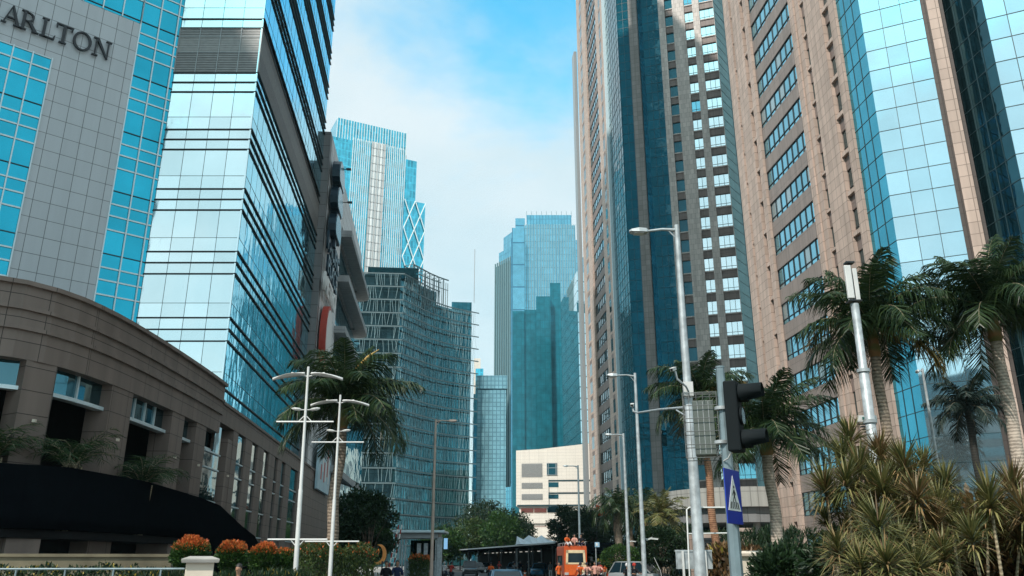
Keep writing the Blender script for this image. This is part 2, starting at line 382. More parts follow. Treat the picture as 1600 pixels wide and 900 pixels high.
# ============================================================ left: glass tower with the silver front
TWC = V(316, 46)                                   # its street corner
TWL = V(157, 46)                                   # where its silver front meets the hotel
TWE = Vector((TWC.x, YP(453, TWC.x), 0))           # far end of the street side
FH = 4.15; Z0 = 15.2
tw = thing('glass_office_tower', 'tall glass tower with a pale silver front, dark horizontal fins and a grey louvre band', 'tower', TWC)
HT = 188
F1 = Fr(TWL, TWC); F2 = Fr(TWC, TWE)
b = MB(); e = F1.U*.12+F2.U*.12
b.prism([TWL+Vector((.1, .35, 0)), TWC+Vector((-.15, .35, 0)), TWE+Vector((-.15, 0, 0)), TWE+Vector((-30, 0, 0)), TWL+Vector((-12, .35, 0))], 0, HT, 0)
b.build('tower_core', M['mall_dark'], tw)
LV = 4                                              # louvre storey: between Z0+4*FH and +.88 FH
b = MB(); b2 = MB(); b3 = MB(); b4 = MB()
for k in range(-4, 46):
    z = Z0+k*FH
    if z < 0: continue
    zs = [z-FH+0, z-FH+.85, z-FH+FH*.62-0.0, z-1.45, z-.72, z]
    zs = [z-FH, z-FH+.9, z-FH+2.7-.0, z-1.42, z-.71, z]
    zs = sorted(set([round(q, 3) for q in zs]))
    if k == LV+1:
        b2.fbox(F1, 0, F1.L, -.06, .02, z-FH, z-FH+1.55, 0); b2.fbox(F1, 0, F1.L, -.06, .02, z-FH+1.55, z-FH+2.75, 1); b2.fbox(F1, 0, F1.L, -.06, .02, z-FH+2.75, z-.72, 0)
        b2.fbox(F2, 0, F2.L, -.06, .02, z-FH, z-FH+1.55, 0); b2.fbox(F2, 0, F2.L, -.06, .02, z-FH+1.55, z-FH+2.75, 1); b2.fbox(F2, 0, F2.L, -.06, .02, z-FH+2.75, z-.72, 0)
        for q in range(19):
            zz_ = z-FH+.1+q*.18
            b2.fbox(F1, 0, F1.L, .02, .035, zz_, zz_+.07, 1); b2.fbox(F2, 0, F2.L, .02, .035, zz_, zz_+.07, 1)
        b3.fbox(F1, 0, F1.L, -.02, .06, z-FH+1.52, z-FH+1.56, 1); b3.fbox(F1, 0, F1.L, -.02, .06, z-FH+2.73, z-FH+2.77, 1)
        for u in fr(0, F1.L, 4): b3.fbox(F1, u-.025, u+.025, -.02, .07, z-FH, z-.72, 1)
        panes(b, F1, 0, F1.L, z-.72, z, 4, 1, tilt=.002)
        continue
    panes(b, F1, 0, F1.L, 0, 0, 4, 0, tilt=.0022, us=fr(0, F1.L, 4), zs=zs)
    panes(b4, F2, 0, F2.L, 0, 0, 20, 0, tilt=.0035, us=fr(0, F2.L, 20), zs=zs)
    for q in (zs[1], zs[2]):
        b3.fbox(F1, 0, F1.L, -.02, .012, q-.012, q+.012, 0); b3.fbox(F2, 0, F2.L, -.02, .012, q-.012, q+.012, 0)
for k in range(-3, 46):
    z = Z0+k*FH
    for dz in (0, -.71, -1.42):
        if k == LV+1 and dz == -1.42: continue
        b3.fbox(F1, 0, F1.L+.08, -.02, .08, z+dz-.035, z+dz+.025, 0)
        b3.fbox(F2, -.10, F2.L, -.02, .10, z+dz-.04, z+dz+.03, 0)
vbars(b3, F1, fr(0, F1.L, 4)[1:-1], 3, HT, .022, -.02, .014, 0)
vbars(b3, F1, [F1.L-.04], 3, HT, .10, -.02, .06, 2)
vbars(b3, F2, fr(0, F2.L, 20)[1:-1], 3, HT, .014, -.02, .01, 0)
b.build('silver_glass_front', M['g_white'], tw); b4.build('blue_glass_side', M['g_side'], tw)
b2.build('louvre_band', [M['louvre'], M['louvre_pale']], tw)
b3.build('fins_and_mullions', [M['m_dark'], M['m_grey'], M['g_white']], tw)

# ============================================================ left: hotel tower
HU = Vector((-.744*cos(PSI)-.668*sin(PSI), -.668*cos(PSI)+.744*sin(PSI), 0))    # along the facade, away from the corner, towards the viewer
HQ = V(157, 46)+HU*0.02
FHt = Fr(HQ+HU*30, HQ)                              # u=30 at the corner
def HT_t(px):                                       # distance along the facade from the corner for a plan ray
    return hitdir(px, HQ, HU)[1]
ht = thing('hotel_tower', 'grey stone-clad hotel tower with strips of bright blue glass at the left edge', 'tower', HQ)
b = MB(); b.prism([HQ+Vector((0, .4, 0))+HU*.1, HQ+Vector((-30, 14, 0)), HQ+HU*30+Vector((-12, 14, 0)), HQ+HU*30-FHt.N*.15, HQ-FHt.N*.15+HU*.1], 0, 75)
b.build('tower_core', M['mall_dark'], ht)
tS = HT_t(77); tW = HT_t(-81); L0 = 30
zS = EYE+depth(HQ+HU*tS)*tel(38); zW = EYE+depth(HQ+HU*tW)*tel(91.7)
b = MB(); g = MB(); mu = MB()
b.fbox(FHt, L0-tW, L0-tS, -.1, .06, 0, zS); b.fbox(FHt, 0, L0-tW, -.1, .06, zW, zS)
HF = 3.98; hz0 = EYE+depth(HQ+HU*1.2)*tel(163)
zl = []
k = -10
while hz0+k*HF < 72:
    z = hz0+k*HF
    zl += [z, z+.75, z+1.6, z+3.1]; k += 1
zl = [z for z in zl if z > 3]
uw = [L0-tS+i*(tS-.25)/2 for i in range(3)]
panes(g, FHt, 0, 0, 0, 0, 1, 1, us=uw+[L0], zs=zl, tilt=.004, d=.0)
panes(g, FHt, 0, 0, 0, 0, 1, 1, us=fr(L0-tW-11, L0-tW, 11), zs=[z for z in zl if z < zW]+[zW], tilt=.004)
panes(g, FHt, 0, 0, 0, 0, 1, 1, us=fr(0, L0-tS, 24), zs=[zS]+[z for z in zl if z > zS], tilt=.004)
vbars(mu, FHt, uw, 3, 72, .07, 0, .12)
vbars(mu, FHt, fr(L0-tW-11, L0-tW, 11), 3, zW, .07, 0, .12)
vbars(mu, FHt, fr(0, L0-tS, 24), zS, 72, .07, 0, .12)
for j, z in enumerate(zl):
    h = .045 if j % 4 != 3 else .025
    mt_ = 0 if j % 4 != 3 else 1
    mu.fbox(FHt, L0-tS, L0, 0, .05, z-h, z+h, mt_)
    if z < zW: mu.fbox(FHt, L0-tW-11, L0-tW, 0, .05, z-h, z+h, mt_)
    if z > zS: mu.fbox(FHt, 0, L0-tS, 0, .05, z-h, z+h, mt_)
b.build('stone_wall', M['hotel_stone'], ht); g.build('glass_strips', M['g_blue'], ht); mu.build('mullions', [M['m_white'], M['sealant']], ht)
# ---- letters of the hotel sign (serif capitals drawn as strokes in a unit box)
def glyph(ch):
    S = []                                           # polygons (x,z) within height 1
    def R(x0, z0, x1, z1): S.append([(x0, z0), (x1, z0), (x1, z1), (x0, z1)])
    def serif(x0, x1, z, up=1): R(x0, z if up > 0 else z-.055, x1, z+.055 if up > 0 else z)
    if ch == 'A':
        S.append([(.06, .05), (.13, .05), (.42, 1), (.36, 1)]); S.append([(.36, 1), (.44, 1), (.80, .05), (.64, .05)])
        R(.20, .32, .60, .38); serif(-.02, .22, 0); serif(.54, .90, 0)
    if ch == 'R':
        R(.10, .05, .24, .95); serif(.0, .34, 0); serif(0, .3, 1, -1)
        n = 9; oc = [(.30, .97), ]; 
        ring(S, .36, .73, .26, .24, .16, .19, -90, 90)
        R(.2, .93, .38, .98); R(.2, .47, .38, .52); S.append([(.34, .50), (.50, .50), (.84, .05), (.66, .05)]); serif(.62, .92, 0)
    if ch == 'L':
        R(.10, .05, .24, .95); serif(0, .34, 0); serif(0, .34, 1, -1); R(.2, 0, .68, .06); S.append([(.60, .05), (.70, .0), (.72, .26), (.69, .26)])
    if ch == 'T':
        R(.35, .05, .49, .95); serif(.24, .60, 0); R(.0, .94, .84, 1.0)
        S.append([(0, .95), (.04, .76), (.07, .76), (.10, .95)]); S.append([(.74, .95), (.77, .76), (.80, .76), (.84, .95)])
    if ch == 'O': ring(S, .46, .5, .46, .52, .33, .45, 0, 360)
    if ch == 'N':
        R(.12, .05, .18, .95); R(.74, .05, .80, .95); S.append([(.10, 1), (.26, 1), (.82, .0), (.74, .0)]); serif(.0, .30, 0); serif(-.02, .2, 1, -1); serif(.62, .92, 1, -1)
    return S
def ring(S, cx, cz, ax, az, bx, bz, a0, a1, n=24):
    m = max(3, int(n*(a1-a0)/360))
    for i in range(m):
        p, q = radians(a0+(a1-a0)*i/m), radians(a0+(a1-a0)*(i+1)/m)
        S.append([(cx+bx*cos(p), cz+bz*sin(p)), (cx+ax*cos(p), cz+az*sin(p)), (cx+ax*cos(q), cz+az*sin(q)), (cx+bx*cos(q), cz+bz*sin(q))])
M['letter'] = plain('black_letter', (.008, .012, .018), .4, 0, var=.1)
sg = thing('wall_sign', 'large black serif letters ARLTON high on the grey hotel wall', 'sign', FHt.p(24, .2, 31))
for ch, xa, ya in (('A', -1, 40), ('R', 27.5, 44), ('L', 60.5, 52), ('T', 83.5, 57), ('O', 111, 69), ('N', 142, 80)):
    t0 = HT_t(X8(xa, ya)); u0 = L0-t0
    bb = MB()
    for poly in glyph(ch):
        P = [FHt.p(u0+x*1.12, .14, 30.85+z*1.22) for x, z in poly]
        bb.extr(P, FHt.N*.16)
    bb.build('letter', M['letter'], sg)

# ============================================================ left: curved stone podium
PC = [(-40, 25.2), (-30, 25.4), (-22, 25.75), (-18, 26.1), (-15.9, 26.5), (-14.7, 26.9), (-14.0, 27.3), (-13.5, 27.85), (-13.1, 28.5), (-12.75, 29.4), (-12.45, 30.7), (-12.2, 32.3), (-11.95, 34.6), (-11.72, 37.5), (-11.5, 41), (-11.38, 44.2), (-11.3, 50), (-11.3, 60), (-11.3, 94)]
PC = [Vector((x, y, 0)) for x, y in PC]
# smooth the curve once (Chaikin)
q = [PC[0]]
for i in range(len(PC)-1): q += [PC[i]*.75+PC[i+1]*.25, PC[i]*.25+PC[i+1]*.75]
PC = q+[PC[-1]]
def off(poly, d):
    r = []
    for i, p in enumerate(poly):
        t = (poly[min(i+1, len(poly)-1)]-poly[max(i-1, 0)]).normalized(); r.append(p+Vector((t.y, -t.x, 0))*d)
    return r
CUM = [0]
for i in range(1, len(PC)): CUM.append(CUM[-1]+(PC[i]-PC[i-1]).length)
def pcs(px):
    """arc length where the plan ray px meets the podium line"""
    a = azs(px); r = Vector((sin(a), cos(a), 0))
    for i in range(len(PC)-1):
        p, d = PC[i], PC[i+1]-PC[i]; den = d.x*r.y-d.y*r.x
        if abs(den) < 1e-9: continue
        t = -(p.x*r.y-p.y*r.x)/den
        if 0 <= t <= 1 and (p+d*t).dot(r) > 0: return CUM[i]+t*d.length
    return CUM[-1]
def pcp(s, d=0):
    for i in range(len(PC)-1):
        if s <= CUM[i+1] or i == len(PC)-2:
            t = (s-CUM[i])/(CUM[i+1]-CUM[i]); dd = (PC[i+1]-PC[i]).normalized()
            return PC[i]+(PC[i+1]-PC[i])*t+Vector((dd.y, -dd.x, 0))*d
def strip(b, s0, s1, d0, d1, z0, z1, m=0, step=1.0, z1b=None, z0b=None):
    """band following the podium curve between arc lengths"""
    n = max(1, int((s1-s0)/step)); S = fr(s0, s1, n)
    for i in range(n):
        A, B, C, D = pcp(S[i], d0), pcp(S[i+1], d0), pcp(S[i+1], d1), pcp(S[i], d1)
        def zf(a, c, s): return a if c is None else a+(c-a)*(s-s0)/(s1-s0)
        za, zb = zf(z0, z0b, S[i]), zf(z0, z0b, S[i+1]); ya, yb = zf(z1, z1b, S[i]), zf(z1, z1b, S[i+1])
        b.hexa([A+Vector((0, 0, za)), B+Vector((0, 0, zb)), C+Vector((0, 0, zb)), D+Vector((0, 0, za)),
                A+Vector((0, 0, ya)), B+Vector((0, 0, yb)), C+Vector((0, 0, yb)), D+Vector((0, 0, ya))], m)
po = thing('stone_podium', 'low curved brown stone podium with deep dark bays in front of the hotel', 'building', pcp(pcs(150)))
sE = CUM[-1]; sK = pcs(320)
b = MB()
zb_ = 8.0
strip(b, 0, sK, -.5, 0, zb_, 8.95); strip(b, 0, sK, -.5, .12, 8.95, 9.08); strip(b, 0, sK, -.5, .03, 9.08, 9.62)
strip(b, 0, sK, -.5, .15, 9.62, 9.74); strip(b, 0, sK, -.5, .06, 9.74, 10.45); strip(b, 0, sK, -.6, .22, 10.45, 10.60)
b.build('cornice', M['podium'], po)
b = MB(); strip(b, sK, sE, -.5, 0, 8.6, 9.55, step=4); strip(b, sK, sE, -.5, .10, 9.55, 9.7, step=4); b.build('parapet', M['podium'], po)
piers = [(-41, -17, 38), (115, 135, 172), (206, 241, 262), (270, 283, 300), (328, 337, 345)]
for a, f0, f1 in piers:
    b = MB(); s0, s1 = pcs(f0), pcs(f1); strip(b, s0, s1, -.95, -.04, 0, zb_, step=.7)
    b.build('pier', M['podium'], po)
    l = MB(); c = pcp((s0+s1)/2, .03)+Vector((0, 0, 6.05)); l.box(c, .10, .12, .10); l.build('wall_lamp', M['cream'], po)
b = MB(); strip(b, pcs(-300), pcs(-112), -1.9, -.04, 0, zb_); b.build('pier', M['podium'], po)
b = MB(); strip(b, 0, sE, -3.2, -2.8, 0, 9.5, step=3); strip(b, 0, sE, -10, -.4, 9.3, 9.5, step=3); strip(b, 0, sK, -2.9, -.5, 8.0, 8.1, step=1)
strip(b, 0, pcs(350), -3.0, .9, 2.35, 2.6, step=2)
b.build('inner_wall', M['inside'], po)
# clerestory windows over the dark bays
edges = [(-5, -41+45), ]
bays = [(-60+55, -41+36), ]
for a, c, n in ((-60+58, -60+58, 0),): pass
PW = [(pcs(-30), pcs(-6), 1), (pcs(38), pcs(135), 2), (pcs(172), pcs(241), 4), (pcs(262), pcs(283), 2), (pcs(300), pcs(318), 2)]
PW[0] = (pcs(-112), pcs(-17), 1)
for s0, s1, n in PW:
    if s1-s0 < .3: continue
    wn = MB(); strip(wn, s0, s1, -.55, -.45, 7.15, zb_, step=.8); wo = wn.build('window', M['g_shop'], po)
    f_ = MB(); strip(f_, s0, s1, -.62, -.25, 7.02, 7.15, step=.8)
    for i in range(1, n): 
        s = s0+(s1-s0)*i/n; strip(f_, s-.035, s+.035, -.5, -.38, 7.15, zb_)
    f_.build('frame', M['m_white'], wo)
# glass bays and slit windows of the straight part
def slit(px0, px1, ztop, zbot=3.0, sh=(5.2, 6.3)):
    s0, s1 = pcs(px0), pcs(px1)
    wn = MB(); strip(wn, s0, s1, -.18, -.14, zbot, ztop, step=5); wo = wn.build('window', M['g_shop'], po)
    f_ = MB()
    for z in (zbot+.02, zbot+1.5, zbot+3.1, zbot+3.9): 
        if z < ztop: strip(f_, s0, s1, -.14, -.05, z, z+.07, step=5)
    f_.build('frame', M['m_white'], wo)
slit(318, 328, 8.4); slit(303, 318, 7.0); slits = [(353, 366), (377, 387), (397, 406), (416, 421), (428, 434), (443, 455)]
for a, c in slits: slit(a, c, 8.5)
ed = [345]+[x for s in slits for x in s]+[470]
for i in range(0, len(ed), 2):
    b = MB(); strip(b, pcs(ed[i])+.0, pcs(ed[i+1]), -1.2, -.02, 0, 8.6, step=5); b.build('pier', M['podium'], po)
b = MB(); strip(b, pcs(470), sE, -1.2, -.02, 3.4, 8.6, step=5); strip(b, pcs(478), pcs(484), -1.2, -.02, 0, 3.4); strip(b, pcs(496), sE, -1.2, -.02, 0, 3.4, step=5); b.build('pier', M['podium'], po)
b = MB()
for a, c in slits: strip(b, pcs(a), pcs(c), -1.2, -.15, 0, 3.0, step=5)
b.build('plinth', M['podium'], po)
# black driveway ramp with solid sides that curls round the podium
rp = thing('driveway_ramp', 'black curved ramp wall sweeping up in front of the stone podium', 'ramp', pcp(pcs(150), 1.6))
b = MB()
RZ = [(-60, .112), (41, .106), (174, .0887), (265, .0708), (303, .0612), (358, .0372), (390, .0249), (398, .015)]
def rw(px):
    px = max(-60, px)
    for i in range(len(RZ)-1):
        if px <= RZ[i+1][0]: t = (px-RZ[i][0])/(RZ[i+1][0]-RZ[i][0]); return RZ[i][1]+(RZ[i+1][1]-RZ[i][1])*t
    return RZ[-1][1]
prev = None
for i in range(61):
    px = -420+i*(398+420)/60
    dd = 1.0 if px < 300 else max(.25, 1.0-(px-300)/100*.75)
    s = pcs(px); P = pcp(s, dd); zt = EYE+depth(P)*rw(px)
    zb = max(0.0, min(zt-.05, 2.62 if px < 265 else 2.62-(px-265)/60*2.6))
    Q = pcp(s, dd-1.8)
    if prev:
        A, Az, Ab, AQ = prev
        e = pcp(s, dd-.25); e0 = pcp(ps, dd-.25)
        def z(v, h): return Vector((v.x, v.y, h))
        b.hexa([z(e0, Ab), z(e, zb), z(P, zb), z(A, Ab), z(e0, Az), z(e, zt), z(P, zt), z(A, Az)])
        b.hexa([z(AQ, Ab), z(Q, zb), z(P, zb), z(A, Ab), z(AQ, Ab+.3), z(Q, zb+.3), z(P, zb+.3), z(A, Ab+.3)])
    prev = (P, zt, zb, Q); ps = s
b.build('side_wall', M['black'], rp)
for px in (10, 240):
    b = MB(); s = pcs(px); strip(b, s-.5, s+.5, -.6, .7, 0, 2.6); b.build('pier', M['podium'], rp)
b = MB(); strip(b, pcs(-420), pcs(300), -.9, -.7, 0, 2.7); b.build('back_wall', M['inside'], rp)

# ============================================================ left: shopping mall with big wall signs
ma = thing('shopping_mall', 'grey clad mall block with three curved awnings beside the glass tower', 'building', (-12, 80, 0))
MA0 = Vector((-12.26, 75.4, 0)); MA1, _ = hitdir(465, (-12.26, 75.4), (1, 0)); MA2 = Vector((-11.55, YP(536, -11.55), 0))
HM = 43.2; M['awning'] = tiled('awning_panels', (.30, .32, .33), 2.0, .8, jw=.03, var=.05)
b = MB(); b.prism([MA0+Vector((-3, 0, 0)), MA1, MA1+Vector((0, 1.0, 0)), MA0+Vector((-3, 1, 0))], 0, HM, 0); b.build('end_wall', M['mall_dark'], ma)
F4 = Fr(MA1+Vector((.02, 1.0, 0)), MA2)
def mu_(px): return hitdir(px, F4.o, F4.U)[1]
b = MB(); uG = mu_(497)
b.fbox(F4, 0, uG, -6, 0, 8, HM); b.fbox(F4, uG, F4.L, -6, 0, 38.2, HM+.0); b.fbox(F4, uG, F4.L, -6, -.7, 0, 38.2)
b.build('clad_wall', M['mall_stone'], ma)
for z0_, z1_ in ((32.6, 36.4), (26.6, 31.0), (20.4, 25.0), (13, 19), (4, 11)):
    b = MB(); panes(b, F4, uG, F4.L, z0_, z1_, 14, 2, d=-.35, tilt=.004); b.build('glass_band', M['g_side'], ma)
for z0_ in (36.6, 31.2, 25.2, 19.2): b = MB(); b.fbox(F4, uG, F4.L, -.7, -.1, z0_+.2, z0_+1.5); b.build('spandrel', M['mall_stone'], ma)
for z0_, pe in ((36.6, 546), (31.2, 545), (25.3, 541), (10.3, 560)):
    b = MB(); ue = mu_(min(pe-10, 536)); pts = [(uG-.6, 0), (uG-.6, 1.25)]
    ue = F4.L+.5 if z0_ > 12 else F4.L+6
    pts += [(ue-1.2, 1.40)]+[(ue-1.2+1.5*sin(radians(a)), .1+1.3*cos(radians(a))) for a in (15, 30, 45, 60, 75, 90)]+[(ue+.3, -1.5)]
    pts += [(ue-4, -1.5), (ue-4, 0)]
    b.prism([F4.p(u, d, 0) for u, d in pts], z0_, z0_+.75); b.build('awning', M['awning'], ma)
b = MB(); F5 = Fr(Vector((-11.3, 94.2, 0)), Vector((-9.9, 112, 0)))
panes(b, F5, 0, F5.L, 3, 10.2, 14, 3, tilt=.004); panes(b, F5, 0, F5.L, 11.2, 19, 14, 3, tilt=.004); b.build('glass_corner', M['g_bay'], ma)
b = MB(); b.fbox(F5, 0, F5.L, -8, -.2, 0, 19); b.build('base_wall', M['mall_dark'], ma)
for z_, u_ in ((41.2, 3.4), (38.6, 6.2)):
    b = MB(); b.tube([F4.p(u_, 0, z_), F4.p(u_+.2, 1.3, z_+.1)], .05, 6); b.box(F4.p(u_+.2, 1.4, z_+.12), .5, .4, .12); b.build('floodlight', M['m_dark'], ma)
# signs on the mall
M['sign_dark'] = plain('dark_blue_sign', (.015, .035, .055), .35, .2, var=.1)
M['sign_blue'] = plain('blue_sign_face', (.05, .22, .30), .25, .2, var=.1)
M['sign_white'] = plain('white_sign', (.80, .80, .78), .5, 0, var=.05)
M['sign_red'] = plain('red_sign_rim', (.45, .05, .03), .5, 0, var=.1)
us = mu_(473.5)
def medallion(uc, zc, a, h, dep):
    body = MB(); face = MB(); n = 16
    pf = [(uc+a*cos(2*pi*i/n), zc+h*sin(2*pi*i/n)) for i in range(n)]
    pf = [(u, z if z > zc-h*.55 else zc-h*.55) for u, z in pf]
    body.extr([F4.p(u, .25, z) for u, z in pf], F4.N*dep)
    body.fbox(F4, uc-.5, uc+.3, .1, .25+dep*.8, zc-h*1.02, zc-h*.5)
    pf2 = [(uc+(u-uc)*.9, zc+(z-zc)*.9) for u, z in pf]
    face.extr([F4.p(u, .25+dep, z) for u, z in pf2], F4.N*.05)
    return body, face
sgn = thing('wall_sign', 'three stacked round blue emblems standing off the mall wall', 'sign', F4.p(us, 0, 36))
for zc in (39.3, 36.4, 33.4):
    bo, fa = medallion(us, zc, 2.3, 1.75, .75); o_ = bo.build('emblem', M['sign_dark'], sgn); fa.build('emblem_face', M['sign_blue'], o_)
def wallword(word, lab, zc, size, mat, uc, name='wall_sign'):
    cu = bpy.data.curves.new('letters', 'FONT'); cu.body = word; cu.size = size; cu.extrude = .12; cu.align_x = 'CENTER'; cu.space_line = .85; cu.offset = .02*size
    tmp = bpy.data.objects.new('tmp', cu); me = bpy.data.meshes.new_from_object(tmp); bpy.data.objects.remove(tmp)
    Mx = Matrix((( F4.U.x, 0, F4.N.x, 0), (F4.U.y, 0, F4.N.y, 0), (0, 1, 0, 0), (0, 0, 0, 1)))
    me.transform(Mx); me.transform(Matrix.Translation(F4.p(uc, .45, zc))); me.materials.clear(); me.materials.append(mat)
    o_ = bpy.data.objects.new(name, me); COL.objects.link(o_); return tag(o_, lab, 'sign')
wallword('PACIFIC\nPLACE', 'dark blue lettering on the mall wall under the round emblems', 30.6, 2.6, M['sign_dark'], us+1.6)
wallword('METRO', 'white lettering on the mall wall under the dark blue words', 26.2, 2.6, M['sign_white'], us+1.0)
sgn = thing('wall_sign', 'large oval white sign with a thick red rim on the mall wall', 'sign', F4.p(us, 0, 20))
b = MB(); n = 28; b.extr([F4.p(us+2.1*cos(2*pi*i/n), .2, 22.2+3.2*sin(2*pi*i/n)) for i in range(n)], F4.N*.6); b.build('rim', M['sign_red'], sgn)
b = MB(); b.extr([F4.p(us+1.75*cos(2*pi*i/n), .8, 22.2+2.8*sin(2*pi*i/n)) for i in range(n)], F4.N*.06); b.build('face', M['sign_white'], sgn)
# banner on the podium wall
bn = thing('banner', 'tall pale banner with red and white print hung on the podium wall', 'banner', (-11.1, 80, 6))
Fp = Fr(Vector((-11.3, 50, 0)), Vector((-11.3, 94, 0)))
ub0 = YP(X8(492, 730), -11.3)-50; ub1 = YP(X8(513, 715), -11.3)-50
b = MB(); b.fbox(Fp, ub0, ub1, .1, .35, 8.0, 12.6); b.build('panel', plain('pale_blue_banner', (.42, .60, .68), .5, 0, var=.15, scale=.7), bn)
b = MB()
for i, (u, z0_, z1_) in enumerate([(.22, 9.0, 10.4), (.34, 9.8, 11.2), (.46, 8.9, 10.8), (.58, 9.1, 12.1), (.70, 9.6, 12.3), (.82, 9.0, 12.0)]):
    uu = ub0+(ub1-ub0)*u; b.fbox(Fp, uu-.35, uu+.25, .35, .37, z0_, z1_, i % 2)
b.build('print', [M['sign_red'], M['sign_white']], bn)

# ============================================================ far left: blue slab tower with a lattice
D5 = 330.0
f5 = lambda x, y: V(X8(x, y), D5)
A5 = V(506, D5+14); a5dir = Vector((sin(radians(63.4)+PSI), cos(radians(63.4)+PSI), 0))
def p5(px): return hitdir(px, A5, a5dir)[0]
bt = thing('blue_slab_tower', 'bright blue slab tower with white vertical fins and a stone strip down its middle', 'tower', A5)
zT = lambda x, y: EYE+depth(p5(X8(x, y)))*tel(y)
z1 = EYE+depth(p5(507))*tel(217); zc_ = EYE+depth(p5(507))*tel(192)+4; z2 = EYE+depth(p5(630))*tel(248); z3 = EYE+depth(p5(640))*tel(320)
back = Vector((-a5dir.y, a5dir.x, 0))*22
if back.y < 0: back = -back
def blk(p, q, z0, z1, bk=back, inset=0): 
    b = MB(); b.prism([p, q, q+bk, p+bk], z0, z1); return b
M['g_far'] = glass('far_blue_glass', (.10, .52, .68), wave=.05, wscale=(.1, .1, .1), dirt=.25, lines=(1.6, 4.0, .25, .22, (1.25, 1.25, 1.2)))
M['g_far2'] = glass('far_pale_glass', (.42, .72, .80), wave=.04, wscale=(.1, .1, .1), dirt=.15, lines=(2.2, 4.2, .3, .15, (.55, .6, .65)))
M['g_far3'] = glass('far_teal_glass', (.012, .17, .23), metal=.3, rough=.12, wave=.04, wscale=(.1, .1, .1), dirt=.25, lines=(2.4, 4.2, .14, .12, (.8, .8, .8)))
M['fin_far'] = plain('white_fins', (.70, .78, .80), .5, 0, var=.05)
blk(p5(462), p5(507), 0, z1-1).build('side_wing', M['g_far'], bt)
b = blk(p5(507), p5(604), 0, z1); b.build('glass_body', M['g_far'], bt)
F6 = Fr(p5(507), p5(604)); F6 = F6 if F6.N.y < 0 else Fr(p5(507), p5(604), True)
blk(p5(604)+back*.15, p5(630)+back*.15, 0, z2, back*.85).build('right_wing', M['g_far'], bt)
blk(p5(604)-back*.08, p5(642)-back*.08, 0, z3, back*.2).build('lattice_block', M['g_far'], bt)
blk(p5(480)+back*.25, p5(611)+back*.25, z1-2, zc_, back*.6).build('crown', M['g_far'], bt)
b = MB(); n = 26
for i in range(n+1):
    u = F6.L*i/n
    if .34 < i/n < .62: continue
    b.fbox(F6, u-.14, u+.14, 0, .55, 30, z1+.5)
Fc = Fr(p5(480)+back*.25, p5(611)+back*.25)
for i in range(27): u = Fc.L*i/26; b.fbox(Fc, u-.12, u+.12, -.0 if Fc.N.y < 0 else -.5, .5 if Fc.N.y < 0 else 0, z1, zc_+.3)
b.build('white_fins', M['fin_far'], bt)
b = MB(); b.fbox(F6, F6.L*.35, F6.L*.61, 0, .4, 0, z1+.6)
for i in range(5): u = F6.L*(.355+.25*i/4); b.fbox(F6, u-.3, u+.3, .4, .8, 0, z1+.6)
b.build('stone_strip', tiled('far_pale_stone', (.74, .76, .76), 3.2, 4.0, jw=.25, var=.05), bt)
Fl = Fr(p5(604)-back*.08, p5(642)-back*.08); sgn_ = 1 if Fl.N.y < 0 else -1
b = MB(); H = 14.5; zt_ = z3
W_ = Fl.L
for k in range(12):
    za = zt_-k*H
    for i in (0, 1):
        for s in (1, -1):
            ua = W_*(.5*i) if s > 0 else W_*(.5*(i+1)); uc = W_*(.5*(i+1)) if s > 0 else W_*(.5*i)
            b.beam(Fl.p(ua, .7*sgn_, za), Fl.p(uc, .7*sgn_, za-H), .27)
b.build('lattice', M['fin_far'], bt)
b = MB(); b.prism([p5(611)+back*.3, p5(614)+back*.3, p5(614)+back*.5, p5(611)+back*.5], z2, z2+4); b.build('roof_plant', M['m_grey'], bt)

# ============================================================ mid left: curved green glass building with sunscreens
cb = thing('curved_glass_building', 'dark green glass office building with wavy front and slanted sunscreen struts on every floor', 'building', V(612, 240))
ZR = EYE+240*tel(446.6)
CR = [VZ(x, y, ZR) for x, y in ((631.6, 446.7), (653.3, 458), (679.8, 471.2), (710, 480.7), (743, 487.3))]
CR = [Vector((p.x, p.y, 0)) for p in CR]
q = [CR[0]]
for i in range(len(CR)-1): q += [CR[i]*.75+CR[i+1]*.25, CR[i]*.25+CR[i+1]*.75]
CR = q+[CR[-1]]
CL = V(470, 238); CR0 = CR[0]
FHc = 4.25
levels = [ZR-k*FHc for k in range(0, 20)]
M['g_green'] = glass('green_glass', (.035, .16, .20), wave=.05, wscale=(.15, .15, .4), dirt=.3, detail=2.5, lines=(1.5, 4.25, .08, .2, (.6, .6, .6)))
M['g_green2'] = glass('pale_green_glass', (.12, .26, .30), wave=.05, wscale=(.15, .15, .4), dirt=.3, detail=2.5, lines=(1.5, 4.25, .08, .2, (.6, .6, .6)))
FL_ = Fr(CL, CR0)
inn = [Vector((p.x-1.2, p.y+1.8, 0)) for p in CR]
FLi = Fr(CL+Vector((0, 1.6, 0)), inn[0])
b = MB(); b.fbox(FLi, 0, FLi.L, -12, 0, 0, ZR+FHc); b.build('left_glass_wall', M['g_green2'], cb)
b = MB(); rr = inn+[inn[-1]+Vector((-6, 25, 0)), inn[0]+Vector((-10, 30, 0))]
b.prism(rr, 0, ZR); kM = 5
b.prism(inn[:kM+1]+[inn[kM]+Vector((-4, 18, 0)), inn[0]+Vector((-8, 24, 0))], ZR, ZR+FHc); b.build('curved_glass_wall', M['g_green'], cb)
sh = MB(); stt = MB(); random.seed(5)
M['screen'] = plain('screen_steel', (.10, .15, .165), .6, 0, var=.1)
M['strut'] = plain('glass_strut', (.22, .34, .37), .5, 0, var=.1)
def seg(b, A, B, wd, z0, z1, m=0):
    F = Fr(A, B); b.fbox(F, 0, F.L, -wd, .0, z0, z1, m)
CRx = CR+[CR[-1]+(CR[-1]-CR[-2]).normalized()*1.5]
